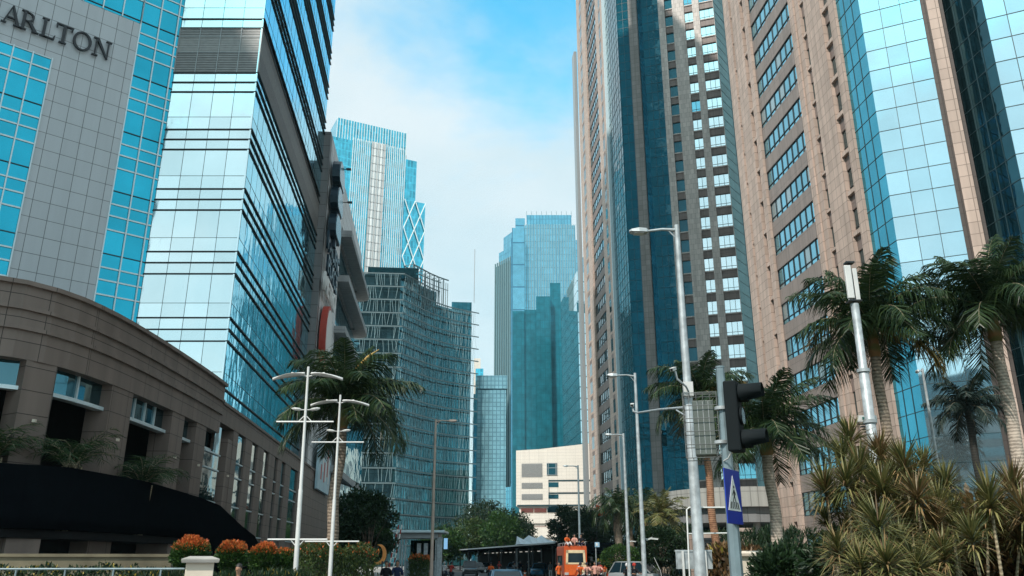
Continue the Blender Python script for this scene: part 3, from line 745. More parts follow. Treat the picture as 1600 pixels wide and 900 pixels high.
for z in levels+[ZR+FHc]:
    if z < 3: continue
    last = len(CRx)-1 if z <= ZR+1 else kM
    seg(sh, CL, CR0, .25, z-.45, z-.15, 0); seg(sh, CL, CR0, .5, z-.15, z-.07, 0)
    if True:
        for i in range(last): seg(sh, CRx[i], CRx[i+1], .22, z-.40, z-.15, 0); seg(sh, CRx[i], CRx[i+1], .6, z-.15, z-.07, 0)
        for i in range(14): pass
    path = [(CL, CR0, 46)]+([(CR[i], CR[i+1], max(2, int((CR[i+1]-CR[i]).length/.85))) for i in range(min(last, len(CR)-1))])
    for A, B, n in path:
        F = Fr(A, B)
        for i in range(n):
            u = F.L*(i+.5)/n; s = random.uniform(-.7, .7)
            if random.random() < (.5 if A is CL else .95):
                stt.beam(F.p(u, -.1, z-.4), F.p(u+s, -.25, z-FHc+.15), .07)
            if A is not CL: stt.beam(F.p(u+.5, -.1, z-.4), F.p(u+.5-s*1.2, -.25, z-FHc+.15), .045)
sh.build('sunscreen_shelves', M['screen'], cb); stt.build('sunscreen_struts', M['strut'], cb)
b = MB()   # roof screen and plant
RS = CR[2:7]
for i in range(len(RS)-1):
    F = Fr(RS[i], RS[i+1]); z9 = ZR+9.1
    b.fbox(F, 0, F.L, -1.0, -.7, z9, z9+.35); b.fbox(F, 0, F.L, -4.6, -4.4, z9, z9+.35); b.fbox(F, 0, F.L, -1.0, -.85, ZR+5.6, ZR+5.8)
    n = max(2, int(F.L/3.2))
    for k in range(n): u = F.L*k/n; b.fbox(F, u-.14, u+.14, -1.0, -.75, ZR, z9); b.beam(F.p(u, -.9, z9+.2), F.p(u, -4.5, z9+.2), .12)
    if i > 0:
        n = max(2, int(F.L/.85))
        for k in range(n): u = F.L*k/n; b.fbox(F, u-.07, u+.07, -.3, -.15, ZR-3.6, z9-1.2)
b.build('roof_frame', M['screen'], cb)
p0 = V(600, 250); p1_ = V(630, 256); p2_ = V(728, 274)
for c_, sx, sy, sz, mt_ in (((p0.x-1, p0.y, ZR+FHc+1.6), 16, 12, 3.2, 'g_green'), ((p1_.x-2, p1_.y+4, ZR+6), 4, 8, 9, 'roof'), ((p2_.x-3, p2_.y+3, ZR+3.6), 7, 6, 3.4, 'g_green')):
    b = MB(); b.box(c_, sx, sy, sz); b.build('roof_plant', M[mt_], cb)
b = MB(); p1_ = V(640, 256); b.tube([(p1_.x+18, p1_.y, ZR), (p1_.x+18, p1_.y, ZR+19)], .10, 5); b.build('aerial', M['m_grey'], cb)

# ============================================================ centre: narrow tower, big stepped tower, its dark reflection built as blocks, banded block
nt_ = thing('narrow_glass_tower', 'narrow pale grid glass tower between the curved building and the stepped tower', 'tower', V(765, 400))
M['g_grid'] = glass('grid_glass', (.26, .50, .58), metal=.45, rough=.1, wave=.03, wscale=(.08, .08, .08), dirt=.15, lines=(1.9, 2.1, .22, .1, (.5, .55, .6)))
D7 = 400; P = [V(742, D7), V(790, D7), V(790, D7+25), V(742, D7+25)]; zt7 = EYE+D7*tel(587)
b = MB(); b.prism(P, 0, zt7-7); b.build('glass_body', M['g_grid'], nt_)
b = MB(); b.prism([P[0]+Vector((-.6, -.6, 0)), P[1]+Vector((.6, -.6, 0)), P[2], P[3]], zt7-6.6, zt7); b.build('crown', M['g_grid'], nt_)
b = MB(); b.prism([V(736, D7+1), V(742, D7+1), V(742, D7+25), V(736, D7+25)], 0, zt7-9); b.build('side_wing', M['g_far'], nt_)
ft = thing('white_roof_tower', 'small white tower top peeking out behind the curved glass building', 'tower', V(741, 480))
b = MB(); D = 480; b.prism([V(736, D), V(747, D), V(747, D+15), V(736, D+15)], 0, EYE+D*tel(560)); b.build('white_wall', M['white_clad'], ft)
b = MB(); b.prism([V(739, D-2), V(752, D-2), V(752, D+10), V(739, D+10)], 0, EYE+D*tel(577)); b.build('blue_wall', M['g_far'], ft)

bg_ = thing('stepped_tower', 'huge pale blue glass skyscraper with stepped shoulders in the centre', 'tower', V(840, 460))
D8 = 460.0
M['g_big'] = glass('pale_blue_curtain_wall', (.22, .56, .70), wave=.03, wscale=(.06, .06, .06), dirt=.12, lines=(1.9, 4.2, .28, .10, (.68, .74, .78)))
M['g_big2'] = glass('pale_blue_curtain_wall_plain', (.22, .54, .68), wave=.03, wscale=(.06, .06, .06), dirt=.12, lines=(30, 14, .5, .06, (.5, .55, .6)))
zz8 = lambda y, d=0: EYE+(D8+d)*tel(y)
b = MB()
def slab(x0, x1, d0, d1, y, m=0, b=None):
    b.prism([V(x0, D8+d0), V(x1, D8+d0), V(x1, D8+d1), V(x0, D8+d1)], 0, zz8(y, d0), m)
slab(822, 912, 0, 34, 352, 0, b); slab(826, 906, 5, 30, 336, 0, b); slab(912, 924, 4, 34, 375, 0, b); slab(924, 936, 8, 34, 402, 0, b); slab(936, 950, 10, 34, 414, 0, b)
b.build('main_body', M['g_big'], bg_)
b = MB(); slab(798, 822, -5, 6, 372, 0, b); slab(800, 822, -1, 28, 356, 0, b); slab(806, 823, 2, 28, 341, 0, b); b.build('corner_pier', M['g_big2'], bg_)
b = MB(); b.prism([V(772, D8+14), V(798, D8+1), V(798, D8+34), V(772, D8+34)], 0, zz8(414, 10)); b.prism([V(777, D8+16), V(800, D8+4), V(800, D8+34), V(777, D8+34)], 0, zz8(392, 12)); b.prism([V(785, D8+18), V(803, D8+6), V(803, D8+34), V(785, D8+34)], 0, zz8(368, 14))
b.build('left_wing', M['g_big'], bg_)
b = MB(); F = Fr(V(822, D8), V(912, D8))
for i in range(31): u = F.L*i/30; b.fbox(F, u-.16, u+.16, 0, .5, 60, zz8(352)+.5)
Fw = Fr(V(772, D8+14), V(798, D8+1))
for i in range(8): u = Fw.L*i/7; b.fbox(Fw, u-.22, u+.22, 0, .9, 40, zz8(414, 10)+2)
for i in range(10): u = F.L*(.05+i*.1); b.tube([F.p(u, -6, zz8(336, 5)-1), F.p(u, -6, zz8(336, 5)+3)], .18, 4)
b.build('fins', M['strut'], bg_)
# added dark blocks standing in for a reflection on its lower half
db = thing('reflection_block', 'dark teal stepped block added for a dark reflection on the pale blue skyscraper', 'tower', V(850, 400))
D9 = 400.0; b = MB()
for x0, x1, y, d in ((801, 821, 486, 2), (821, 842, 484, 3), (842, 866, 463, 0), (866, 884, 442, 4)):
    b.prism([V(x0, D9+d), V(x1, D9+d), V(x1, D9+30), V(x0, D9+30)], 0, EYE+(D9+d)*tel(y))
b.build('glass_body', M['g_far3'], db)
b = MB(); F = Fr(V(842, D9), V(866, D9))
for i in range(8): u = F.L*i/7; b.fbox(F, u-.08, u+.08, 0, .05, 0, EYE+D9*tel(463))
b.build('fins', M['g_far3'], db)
an = thing('banded_glass_block', 'pale banded glass block with sloping floor lines right of the dark reflection block', 'tower', V(905, 300))
D10 = 330.0; Pa = V(884, D10+45); Pb = V(913, D10); Pc = V(930, D10+2)
za = EYE+D10*tel(424)
M['g_band'] = glass('banded_glass', (.62, .86, .92), wave=.04, wscale=(.1, .1, .1), dirt=.12, lines=(40, 4.6, .30, .05, (.30, .38, .42)))
b = MB(); b.prism([Pa, Pb, Pc, Pc+Vector((8, 50, 0)), Pa+Vector((4, 20, 0))], 0, za); b.build('glass_body', M['g_band'], an)
for z in (za-14,):
    b = MB(); F = Fr(Pb, Pc); b.fbox(F, -.3, F.L-.8, -.1, .15, z-4.2, z); b.build('dark_window', M['g_far3'], an)

# white low building
D11 = 235.0
wb = thing('cream_office_building', 'low cream clad office building with grey louvres and red-brown window bands at street end', 'building', V(865, D11))
x0, x1 = X8(806.5, 770), X8(925, 770)
zt = EYE+D11*tel(704); ztr = EYE+D11*tel(693)
Wl, Wr = V(x0, D11), V(x1+10, D11-2)
F = Fr(Wl, Wr)
def wu(x, y): return hitdir(X8(x, y), F.o, F.U)[1]
def wz(y): return EYE+D11*tel(y)
b = MB(); P = [F.p(0, 0, 0), F.p(F.L, 0, 0), F.p(F.L, 0, ztr), F.p(0, 0, zt)]; zlow = wz(791)
b.extr([F.p(0, 0, zlow), F.p(F.L, 0, zlow), F.p(F.L, 0, ztr), F.p(F.L*.3, 0, zt+.35), F.p(0, 0, zt)], -F.N*30)
b.fbox(F, .8, F.L, -30, -.6, 0, zlow); b.fbox(F, -.0+.6, F.L, -.6, -.1, zlow-4.6, zlow-2.0); b.fbox(F, .6, F.L, -.6, -.1, zlow-8.4, zlow-5.6); b.fbox(F, .6, F.L, -.6, -.1, 0, zlow-9.4)
b.build('clad_wall', M['white_clad'], wb)
M['red_win'] = plain('red_brown_blind', (.16, .05, .04), .4, .1, var=.2)
for ya, yb in ((724.5, 745.5), (754.5, 763.5), (772, 781)):
    b = MB(); b.fbox(F, wu(815, 740), wu(847.5, 740), 0, .06, wz(yb), wz(ya), 0)
    for i in range(int((wz(ya)-wz(yb))/.35)): b.fbox(F, wu(815, 740), wu(847.5, 740), .06, .1, wz(yb)+i*.35, wz(yb)+i*.35+.12, 0)
    b.build('louvre', M['louvre_pale'], wb)
for xa, xb, ya, yb in ((854.5, 870.5, 724, 743), (857, 872.5, 754, 761.5), (857, 872.5, 773, 779.5), (857, 872.5, 791.5, 797)):
    b = MB(); b.fbox(F, wu(xa, ya), wu(xb, ya), 0, .08, wz(yb), wz(ya)); o_ = b.build('window', M['g_black'], wb)
    if yb == 743:
        b = MB(); u0, u1 = wu(xa, ya), wu(xb, ya)
        for u in (u0, u0+(u1-u0)*.15, u1-.15, u1-(u1-u0)*.15): b.fbox(F, u-.06, u+.06, .08, .2, wz(yb), wz(ya))
        for z in (wz(yb), wz(ya)-.15, wz(732)): b.fbox(F, u0, u1, .08, .2, z, z+.14)
        b.build('frame', M['m_grey'], o_)
for zc, dz in ((zlow-.2, 1.7), (zlow-5.1, .0), (zlow-8.9, 0)):
    for i in range(3):
        b = MB(); ua, ub = wu(814+i*20.5, 795), wu(833+i*20.5, 795)
        b.fbox(F, ua, ub, -.55, -.35, zc-1.5, zc-.3); b.build('window', M['red_win'] if i < 2 else M['g_black'], wb)
b = MB()
for y, xa in ((751.5, 857), (771, 857), (790, 808)): b.fbox(F, wu(xa, y), F.L, 0, .05, wz(y)-.22, wz(y)+.22)
b.fbox(F, wu(857.5, 770), wu(857.5, 770)+.15, 0, .04, zlow, wz(753))
b.build('shadow_gaps', M['sealant'], wb)
# ============================================================ right: far granite tower
XA = 34.0; EE = Vector((.859, -.512, 0)); EA = Vector((.910, -.414, 0))
def onx(px, X): return Vector((X, YP(px, X), 0))
ta = thing('granite_tower', 'tall granite tower with dark teal glass bays and a gridded window front, farther right tower', 'tower', onx(1000, XA))
P = {}
P[0] = onx(928, XA); P[1] = onx(944, XA); P[2] = onx(965, XA); P[3] = onx(979, XA); P[4] = onx(1004, XA)
P[5], _ = hitdir(1027, P[4], EA); P[65], _ = hitdir(1044, P[4], EA); P[6], _ = hitdir(1053, P[4], EA); P[7], _ = hitdir(1086, P[4], EA); P[8], _ = hitdir(1194, P[4], EA)
P[9], _ = hitdir(1262, P[8], (.67, .74, 0))
HA = 165; FA = 4.0
core = [P[0]+Vector((.6, 0, 0)), P[4]+Vector((.6, .6, 0)), P[8]+Vector((.3, 1.0, 0)), P[9]+Vector((-.3, .6, 0)), P[9]+Vector((30, 0, 0)), P[0]+Vector((40, 20, 0))]
b = MB(); b.prism(core, 0, HA); b.build('tower_core', M['granite_dark'], ta)
def Fs(a, c):
    """street-facing segment, outward towards -x, walked from far to near"""
    F = Fr(a, c); 
    return F if F.N.x < 0 else Fr(a, c, True)
# street side: pier, windows, pier, sliver of glass, glass bay
b = MB(); F = Fs(P[0], P[3])
ua, ub = (P[1]-P[0]).length, (P[2]-P[0]).length
b.fbox(F, 0, ua, -.6, .35, 0, HA); b.fbox(F, ub, F.L, -.6, .35, 0, HA)
b.build('pier', M['granite'], ta)
sp = MB(); wn_all = []
b2 = MB()
nA = int(HA/FA)
for k in range(nA):
    z = k*FA+.4
    b2.fbox(F, ua, ub, -.6, 0, z+2.3, z+FA, 0)
    if k < 34:
        wb_ = MB(); panes(wb_, F, ua, ub, z, z+2.3, 7, 1, d=-.12, tilt=.003)
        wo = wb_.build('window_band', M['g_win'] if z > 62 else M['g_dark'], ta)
        fm = MB(); vbars(fm, F, fr(ua, ub, 7), z, z+2.3, .12, -.14, -.04); hbars(fm, F, ua, ub, [z+.5, z+2.28], .08, -.14, -.05)
        fm.build('frame', M['m_dark'], wo)
b2.build('spandrels', M['granite_dark'], ta)
# narrow brown niches in both piers
for (a, c) in ((ua*.35, ua*.6), (ub+(F.L-ub)*.45, ub+(F.L-ub)*.7)):
    b = MB(); b.fbox(F, a, c, .30, .352, .4, HA-1, 0)
    for k in range(nA-1):
        z = k*FA+.4; b.fbox(F, a, c, .35, .36, z, z+2.6, 1); b.fbox(F, a-.05, c+.05, .35, .37, z+3.5, z+4, 2)
    b.build('niche_strip', [M['granite_dark'], M['g_dark'], M['granite']], ta)
b = MB(); sv, _ = hitdir(922, P[0], (1, 0)); b.prism([P[0]+Vector((-.75, 3, 0)), P[0]+Vector((0, 3, 0)), P[0]+Vector((0, 6, 0)), P[0]+Vector((-.75, 6, 0))], 0, EYE+depth(P[0])*tel(70)); b.build('side_fin', M['m_grey'], ta)
def glassbay(F, u0, u1, z0, z1, nu, h, mat, par, tilt=.003, name='glass_bay', d=-.15, barw=.05, ph=0.0):
    g = MB(); n = int((z1-z0)/h)+1
    panes(g, F, 0, 0, 0, 0, 1, 1, us=fr(u0, u1, nu), zs=[z0+ph]+[z0+ph+h*(i+1) for i in range(n)], d=d, tilt=tilt)
    o = g.build(name, mat, par)
    m_ = MB(); vbars(m_, F, fr(u0, u1, nu)[1:-1], z0, z1, barw, d-.02, d+.04); hbars(m_, F, u0, u1, [z0+ph+h*i for i in range(n+1)], barw, d-.02, d+.035)
    m_.build('mullions', M['sealant'], o)
    return o
F = Fs(P[3], P[4]); glassbay(F, 0, F.L, 4, HA, 6, 2.0, M['g_teal'], ta, .006)
b = MB(); b.fbox(F, .0, .35, -.3, .42, 3, HA); b.build('glass_edge', M['m_white'], ta)
F = Fs(P[4], P[5]) if False else (lambda f: f if f.N.y < 0 else Fr(P[4], P[5], True))(Fr(P[4], P[5])); glassbay(F, 0, F.L, 4, HA, 2, 2.0, M['g_teal'], ta, .006)
def Fe(a, c):
    f = Fr(a, c); return f if f.N.y < 0 else Fr(a, c, True)
M['granite_grey'] = tiled('grey_granite', (.24, .225, .215), .82, .99, jw=.03, var=.12)
F = Fe(P[5], P[65]); b = MB(); b.fbox(F, 0, F.L, -.5, .35, 0, HA); b.build('pier', M['granite_grey'], ta)
F = Fe(P[65], P[6]); b = MB(); b.fbox(F, 0, F.L, -.6, -.3, 0, HA); b.build('reveal', M['g_black'], ta)
F = Fe(P[6], P[7]); glassbay(F, 0, F.L, 4, HA, 3, 2.0, M['g_teal'], ta, .006)
M['g_bright'] = glass('bright_window_glass', (.82, .92, .95), wave=.004, dirt=.05)
# gridded window front
F = Fe(P[7], P[8])
def ga(x): return hitdir(X8(x, 0), P[4], EA)[1]-(P[7]-P[4]).length
cols = [(ga(1037), ga(1049), 1), (ga(1067.5), ga(1080.5), 2), (ga(1091), ga(1113.5), 3)]
zph = (EYE+depth(P[8])*tel(197))  # a window foot
zph = zph % FA
b = MB(); us_ = [0]+[x for c in cols for x in c[:2]]+[F.L]
for i in range(0, len(us_), 2): b.fbox(F, us_[i], us_[i+1], -.5, .25, 0, HA)
b.build('pier', M['granite_pale'], ta)
for (a, c, n) in cols:
    b = MB(); b.fbox(F, a, c, -.6, -.45, 0, HA)
    for k in range(2, nA):
        z = zph+k*FA; b.fbox(F, a, c, -.5, -.02, z+2.45, z+FA-.22, 0); b.fbox(F, a, c, -.5, .12, z+FA-.22, z+FA, 1)
    for k in range(2, 31):
        z = zph+k*FA
        g = MB(); panes(g, F, a, c, z, z+2.45, n, 1, d=-.3, tilt=.0015); wo = g.build('window', M['g_bright' if random.random() > .12 else 'g_win'] if n > 1 else M['g_teal'], ta)
        fm = MB(); vbars(fm, F, fr(a, c, n)[1:-1] if n > 1 else [], z, z+2.45, .07, -.32, -.24); hbars(fm, F, a, c, [z+.6], .06, -.32, -.25)
        if n > 1: fm.build('frame', M['m_dark'], wo)
    b.build('spandrel_strip', [M['granite_dark'], M['granite_pale']], ta)
F = Fe(P[8], P[9]); glassbay(F, 0, F.L, 4, HA, 4, 2.0, M['g_side'], ta, .003, d=0)

# ============================================================ right: near granite tower
XB = 36.7
tb = thing('granite_tower', 'massive near granite tower at right with ribbon windows and mirror glass bays', 'tower', onx(1300, XB))
HB = 118; FB = 3.95; ZB = 29.5 % FB
yy = lambda px: onx(px, XB).y
yN = yy(1217)                                                  # far end of the wall
FBs = Fr(Vector((XB, yN, 0)), Vector((XB, yy(1481), 0)))
if FBs.N.x > 0: FBs = Fr(Vector((XB, yN, 0)), Vector((XB, yy(1481), 0)), True)
ub = lambda px: yN-yy(px)
P1 = onx(1481, XB); P2, _ = hitdir(1602, P1, EE); P3, _ = hitdir(1645, P1, EE)
P4 = onx(1725, P3.x); P5, _ = hitdir(1900, P4, EE); P6 = P5+EE*2.5; P7 = P6+Vector((0, -12, 0))
b = MB(); b.prism([Vector((XB+.9, yN, 0)), P1+Vector((.9, .4, 0)), P2+Vector((.4, .8, 0)), P3+Vector((.9, .4, 0)), P4+Vector((.9, .4, 0)), P5+Vector((.6, .8, 0)), P6+Vector((.6, .4, 0)), P7+Vector((.6, 0, 0)), P7+Vector((30, 0, 0)), Vector((XB+40, yN, 0))], 0, HB)
b.build('tower_core', M['granite_dark'], tb)
b = MB(); s_ = MB()
for a, c, d in ((1217, 1228, .25), (1232, 1249, .25), (1258, 1265, .4), (1348.5, 1357, .4), (1357, 1366, .25), (1376, 1408, .25), (1424, 1436, .25)):
    b.fbox(FBs, ub(a), ub(c), -.8, d, 0, HB)
b.build('pier', M['granite'], tb)
nB = int(HB/FB)
def niche(a, c, full=True):
    s_ = MB(); s_.fbox(FBs, ub(a), ub(c), -.85, -.72, 0, HB)
    for k in range(-1, nB):
        z = ZB+k*FB
        s_.fbox(FBs, ub(a), ub(c), -.8, -.12, z+2.2, z+3.55, 0)
        s_.fbox(FBs, ub(a), ub(c), -.8, .17, z+3.55, z+FB, 1)
        if 0 <= k < 24:
            g = MB(); g.fbox(FBs, ub(a), ub(c), -.7, -.25, z, z+2.2); wo = g.build('window', M['g_dark'], tb)
            fm = MB(); vbars(fm, FBs, [(ub(a)+ub(c))/2], z, z+2.2, .06, -.26, -.2); hbars(fm, FBs, ub(a), ub(c), [z+.5], .05, -.26, -.2); fm.build('frame', M['m_dark'], wo)
    s_.build('niche_strip', [M['granite_dark'], M['granite'], M['g_dark']], tb)
niche(1408, 1424); niche(1249, 1258)
for a, c in ((1228, 1232), (1366, 1376)):
    s_ = MB(); s_.fbox(FBs, ub(a), ub(c), -.85, -.72, 0, HB)
    for k in range(-1, nB): z = ZB+k*FB; s_.fbox(FBs, ub(a), ub(c), -.8, -.15, z, z+2.2, 2); s_.fbox(FBs, ub(a), ub(c), -.8, -.05, z+2.2, z+3.7, 0); s_.fbox(FBs, ub(a), ub(c), -.8, .15, z+3.7, z+FB, 1)
    s_.build('niche_strip', [M['granite_dark'], M['granite'], M['g_dark']], tb)
u0, u1 = ub(1265), ub(1348.5)
M['blind'] = glass('window_with_blind', (.34, .46, .50), rough=.12, metal=.55, wave=.004)
M['spandrel'] = tiled('brown_grey_spandrel', (.27, .225, .205), 1.3, 1.75, jw=.02, var=.04, joint=(.55, .55, .55))
spn = MB()
for k in range(-1, nB):
    z = ZB+k*FB
    zt_ = z+2.3
    spn.fbox(FBs, u0, u1, -.8, .10, zt_, z+FB)
    if 1 <= k < 22 or k in (-1, 0):
        g = MB(); panes(g, FBs, u0, u1, 0, 0, 1, 1, us=fr(u0, u1, 8), zs=[z, z+.55, zt_], d=-.05, tilt=.0015); g.m = [1 if random.random() < .13 else 0 for _ in g.m]; wo = g.build('window_band', [M['g_win'], M['blind']], tb)
        fm = MB(); vbars(fm, FBs, fr(u0, u1, 8), z, zt_, .08, -.07, .04); hbars(fm, FBs, u0, u1, [z+.03, z+.55, zt_-.03], .07, -.07, .035); fm.build('frame', M['m_dark'], wo)
spn.build('spandrels', M['spandrel'], tb)
glassbay(FBs, ub(1436), ub(1481), 0, HB, 3, 1.98, M['g_bay'], tb, .004, ph=.6, d=-.02)
F = Fe(P1, P2); glassbay(F, 0, F.L, 0, HB, 3, 1.98, M['g_sky'], tb, .0018, ph=.6, d=0, barw=.045)
F = Fe(P2, P3); b = MB(); b.fbox(F, F.L*.24, F.L*.80, -.8, .5, 0, HB); b.build('pier', M['granite'], tb)
b = MB(); b.fbox(F, 0, F.L*.24, -.8, .1, 0, HB); b.fbox(F, F.L*.80, F.L, -.8, .1, 0, HB); b.build('reveal', tiled('dark_brown_reveal', (.07, .055, .05), 1.1, .99, var=.05), tb)
F = Fs(P3, P4); glassbay(F, 0, F.L, 0, HB, 4, 1.98, M['g_black'], tb, .006, ph=.6, d=0)
F = Fe(P4, P5); glassbay(F, 0, F.L, 0, HB, 4, 1.98, M['g_sky'], tb, .0018, ph=.6, d=0, barw=.045)
F = Fe(P5, P6); b = MB(); b.fbox(F, 0, F.L, -.8, .5, 0, HB); b.build('pier', M['granite'], tb)
F = Fs(P6, P7); glassbay(F, 0, F.L, 0, HB, 6, 1.98, M['g_black'], tb, .006, ph=.6, d=0)

# entrance canopy between the two granite towers
ec = thing('entrance_canopy', 'pale stone entrance canopy with a dark underside between the two granite towers', 'canopy', V(1170, 92))
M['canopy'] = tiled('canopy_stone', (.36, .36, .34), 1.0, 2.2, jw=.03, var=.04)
b = MB(); c0 = V(1165, 100)
arc = [c0+Vector((-9*cos(radians(a)), -9*sin(radians(a)), 0)) for a in range(0, 111, 10)]
arc += [c0+Vector((14, -8.4, 0)), c0+Vector((14, 8, 0)), c0+Vector((-9, 8, 0))]
b.prism(arc, 7.2, 9.3); b.build('roof_edge', M['canopy'], ec)
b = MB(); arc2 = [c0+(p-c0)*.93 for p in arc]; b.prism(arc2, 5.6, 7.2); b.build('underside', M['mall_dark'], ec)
for dx, dy in ((-6.5, -3), (-1, -7), (6, -7), (-7, 5)):
    b = MB(); b.tube([c0+Vector((dx, dy, 0)), c0+Vector((dx, dy, 5.6))], .4, 14); b.build('column', M['canopy'], ec)
b = MB(); b.box((c0.x+6, c0.y+6, 2.8), 26, .5, 5.5); b.build('lobby_wall', M['g_black'], ec)
b = MB(); Fg = Fe(P[6], P[8]); b.fbox(Fg, -6, Fg.L, .3, 3.0, 0, 5.2); b.build('ground_floor_wall', M['g_black'], ta)
vb = thing('vent_block', 'pinkish stone block with a black louvred vent in the planted verge', 'vent', V(1105, 55))
b = MB(); pv = V(1122, 55); b.box((pv.x, pv.y+1, 1.65), 2.4, 2, 3.3); b.build('stone_block', M['granite'], vb)
b = MB(); pv = V(1121, 55); b.box((pv.x-.2, pv.y-.06, 2.4), 1.2, .1, 1.3)
for i in range(8): b.box((pv.x-.2, pv.y-.13, 1.8+i*.16), 1.2, .06, .06)
b.build('louvre', M['m_dark'], vb)
b = MB(); pv = V(1162, 54); b.box((pv.x, pv.y, 1.7), 1.0, 1.2, 3.4); b.box((pv.x, pv.y, 3.5), 1.2, 1.4, .22); b.build('stone_pier', M['granite'], vb)

# ============================================================ the far side of the junction, behind the viewer, seen in the mirror glass
rb = thing('office_slab', 'grey office slab across the junction behind the viewer, mirrored in the glass', 'building', (-34, -95, 0))
b = MB(); b.box((-34, -95, 15), 46, 20, 30); b.box((-40, -95, 33), 18, 14, 6); b.build('clad_wall', M['mall_dark'], rb)
for k in range(7): b = MB(); b.box((-34, -84.9, 4+k*4), 42, .1, 1.8); b.build('window_band', M['g_dark'], rb)
rb = thing('round_top_tower', 'round-shouldered teal tower across the junction behind the viewer', 'building', (-70, -150, 0))
b = MB(); b.box((-75, -160, 26), 34, 24, 52); b.box((-75, -160, 56), 22, 18, 9); b.build('glass_wall', M['g_far3'], rb)

rb = thing('added_shade_block', 'tall block added out of view behind the viewer, left, to shade the stone podium', 'building', (-112, -62, 0))  # unseen block, added only to throw shade on podium and hotel
b = MB(); b.box((-112, -62, 88), 34, 36, 176); b.build('clad_wall', M['g_far3'], rb)
# ============================================================ plants
def leafmat(name, cols, rough=.5, trans=.25):
    m, t, p = newmat(name); L = t.links
    g = mn(t, 'ShaderNodeNewGeometry'); r = mn(t, 'ShaderNodeValToRGB'); L.new(g.outputs['Random Per Island'], r.inputs[0])
    e = r.color_ramp.elements; e[0].color = (*cols[0], 1); e[1].color = (*cols[-1], 1)
    for i in range(1, len(cols)-1): x = e.new(i/(len(cols)-1)); x.color = (*cols[i], 1)
    L.new(r.outputs[0], p.inputs['Base Color']); p.inputs['Roughness'].default_value = rough; p.inputs['Specular IOR Level'].default_value = .35
    if trans:
        tr = mn(t, 'ShaderNodeBsdfTranslucent'); L.new(r.outputs[0], tr.inputs[0]); mx = mn(t, 'ShaderNodeMixShader'); mx.inputs[0].default_value = trans
        o = t.nodes['Material Output']; L.new(p.outputs[0], mx.inputs[1]); L.new(tr.outputs[0], mx.inputs[2]); L.new(mx.outputs[0], o.inputs[0])
    return m
M['palm_leaf'] = leafmat('palm_leaf', [(.010, .026, .011), (.022, .048, .017), (.045, .075, .024), (.014, .038, .018)], .38)
M['palm_leaf_dry'] = leafmat('dry_palm_leaf', [(.09, .08, .02), (.16, .10, .03), (.07, .08, .02)], .6)
M['areca'] = leafmat('areca_leaf', [(.02, .05, .02), (.04, .08, .02)], .5)
M['date_leaf'] = leafmat('date_palm_leaf', [(.07, .09, .03), (.14, .15, .05), (.20, .17, .06)], .45)
M['green'] = leafmat('green_leaf', [(.012, .04, .010), (.035, .09, .02), (.07, .14, .03)], .45)
M['dark_green'] = leafmat('dark_green_leaf', [(.006, .018, .008), (.014, .036, .014), (.025, .055, .018)], .5)
M['mid_green'] = leafmat('mid_green_leaf', [(.02, .05, .015), (.05, .09, .025), (.08, .11, .03)], .5)
M['orange_leaf'] = leafmat('orange_new_leaf', [(.30, .045, .015), (.60, .13, .03), (.62, .22, .06), (.20, .08, .02)], .5)
M['croton'] = leafmat('brown_croton_leaf', [(.04, .026, .012), (.11, .06, .026), (.22, .13, .055), (.05, .045, .018)], .45)
M['yellow_leaf'] = leafmat('yellow_leaf', [(.30, .22, .03), (.45, .34, .06), (.10, .12, .03)], .5)
M['spike'] = leafmat('striped_spike_leaf', [(.05, .07, .026), (.12, .13, .042), (.26, .235, .09), (.075, .095, .035)], .45, .2)
M['spike_brown'] = leafmat('brown_spike_leaf', [(.11, .07, .035), (.22, .14, .07), (.32, .22, .10), (.09, .085, .035)], .5, .2)
M['trunk_palm'] = None
def bark(name, c1, c2, ring=0.0):
    m, t, p = newmat(name); L = t.links; tcn = mn(t, 'ShaderNodeTexCoord')
    w_ = mn(t, 'ShaderNodeTexWave', wave_type='BANDS', bands_direction='Z'); w_.inputs['Scale'].default_value = ring or 1; w_.inputs['Distortion'].default_value = 3; w_.inputs['Detail'].default_value = 3; w_.inputs['Detail Scale'].default_value = 3
    L.new(tcn.outputs['Object'], w_.inputs[0]); n_ = mn(t, 'ShaderNodeTexNoise'); n_.inputs['Scale'].default_value = 5; n_.inputs['Detail'].default_value = 8; L.new(tcn.outputs['Object'], n_.inputs[0])
    a = mn(t, 'ShaderNodeMath', operation='MULTIPLY_ADD'); L.new(w_.outputs['Fac'], a.inputs[0]); a.inputs[1].default_value = .45; L.new(n_.outputs['Fac'], a.inputs[2])
    r = mn(t, 'ShaderNodeValToRGB'); L.new(a.outputs[0], r.inputs[0]); r.color_ramp.elements[0].position = .35; r.color_ramp.elements[1].position = .95
    r.color_ramp.elements[0].color = (*c1, 1); r.color_ramp.elements[1].color = (*c2, 1); L.new(r.outputs[0], p.inputs['Base Color'])
    b = mn(t, 'ShaderNodeBump'); b.inputs['Strength'].default_value = .6; b.inputs['Distance'].default_value = .03; L.new(a.outputs[0], b.inputs['Height']); L.new(b.outputs[0], p.inputs['Normal'])
    p.inputs['Roughness'].default_value = .85
    return m
M['trunk_palm'] = bark('palm_trunk', (.10, .075, .055), (.34, .27, .21), 2.6)
M['trunk_red'] = bark('reddish_palm_trunk', (.12, .05, .025), (.36, .19, .11), 3.5)
M['trunk_pale'] = bark('pale_palm_trunk', (.22, .18, .15), (.50, .42, .35), 3); M['reflection_bark'] = bark('reflected_palm_bark', (.008, .008, .007), (.03, .027, .022), 2); M['reflection_leaf'] = leafmat('reflected_palm_leaf', [(.003, .010, .007), (.010, .026, .018)], .6, .05)  # near-black bark and leaf colours imitate a palm mirrored in glass
M['bark'] = bark('bark', (.04, .03, .022), (.12, .09, .065), 1)
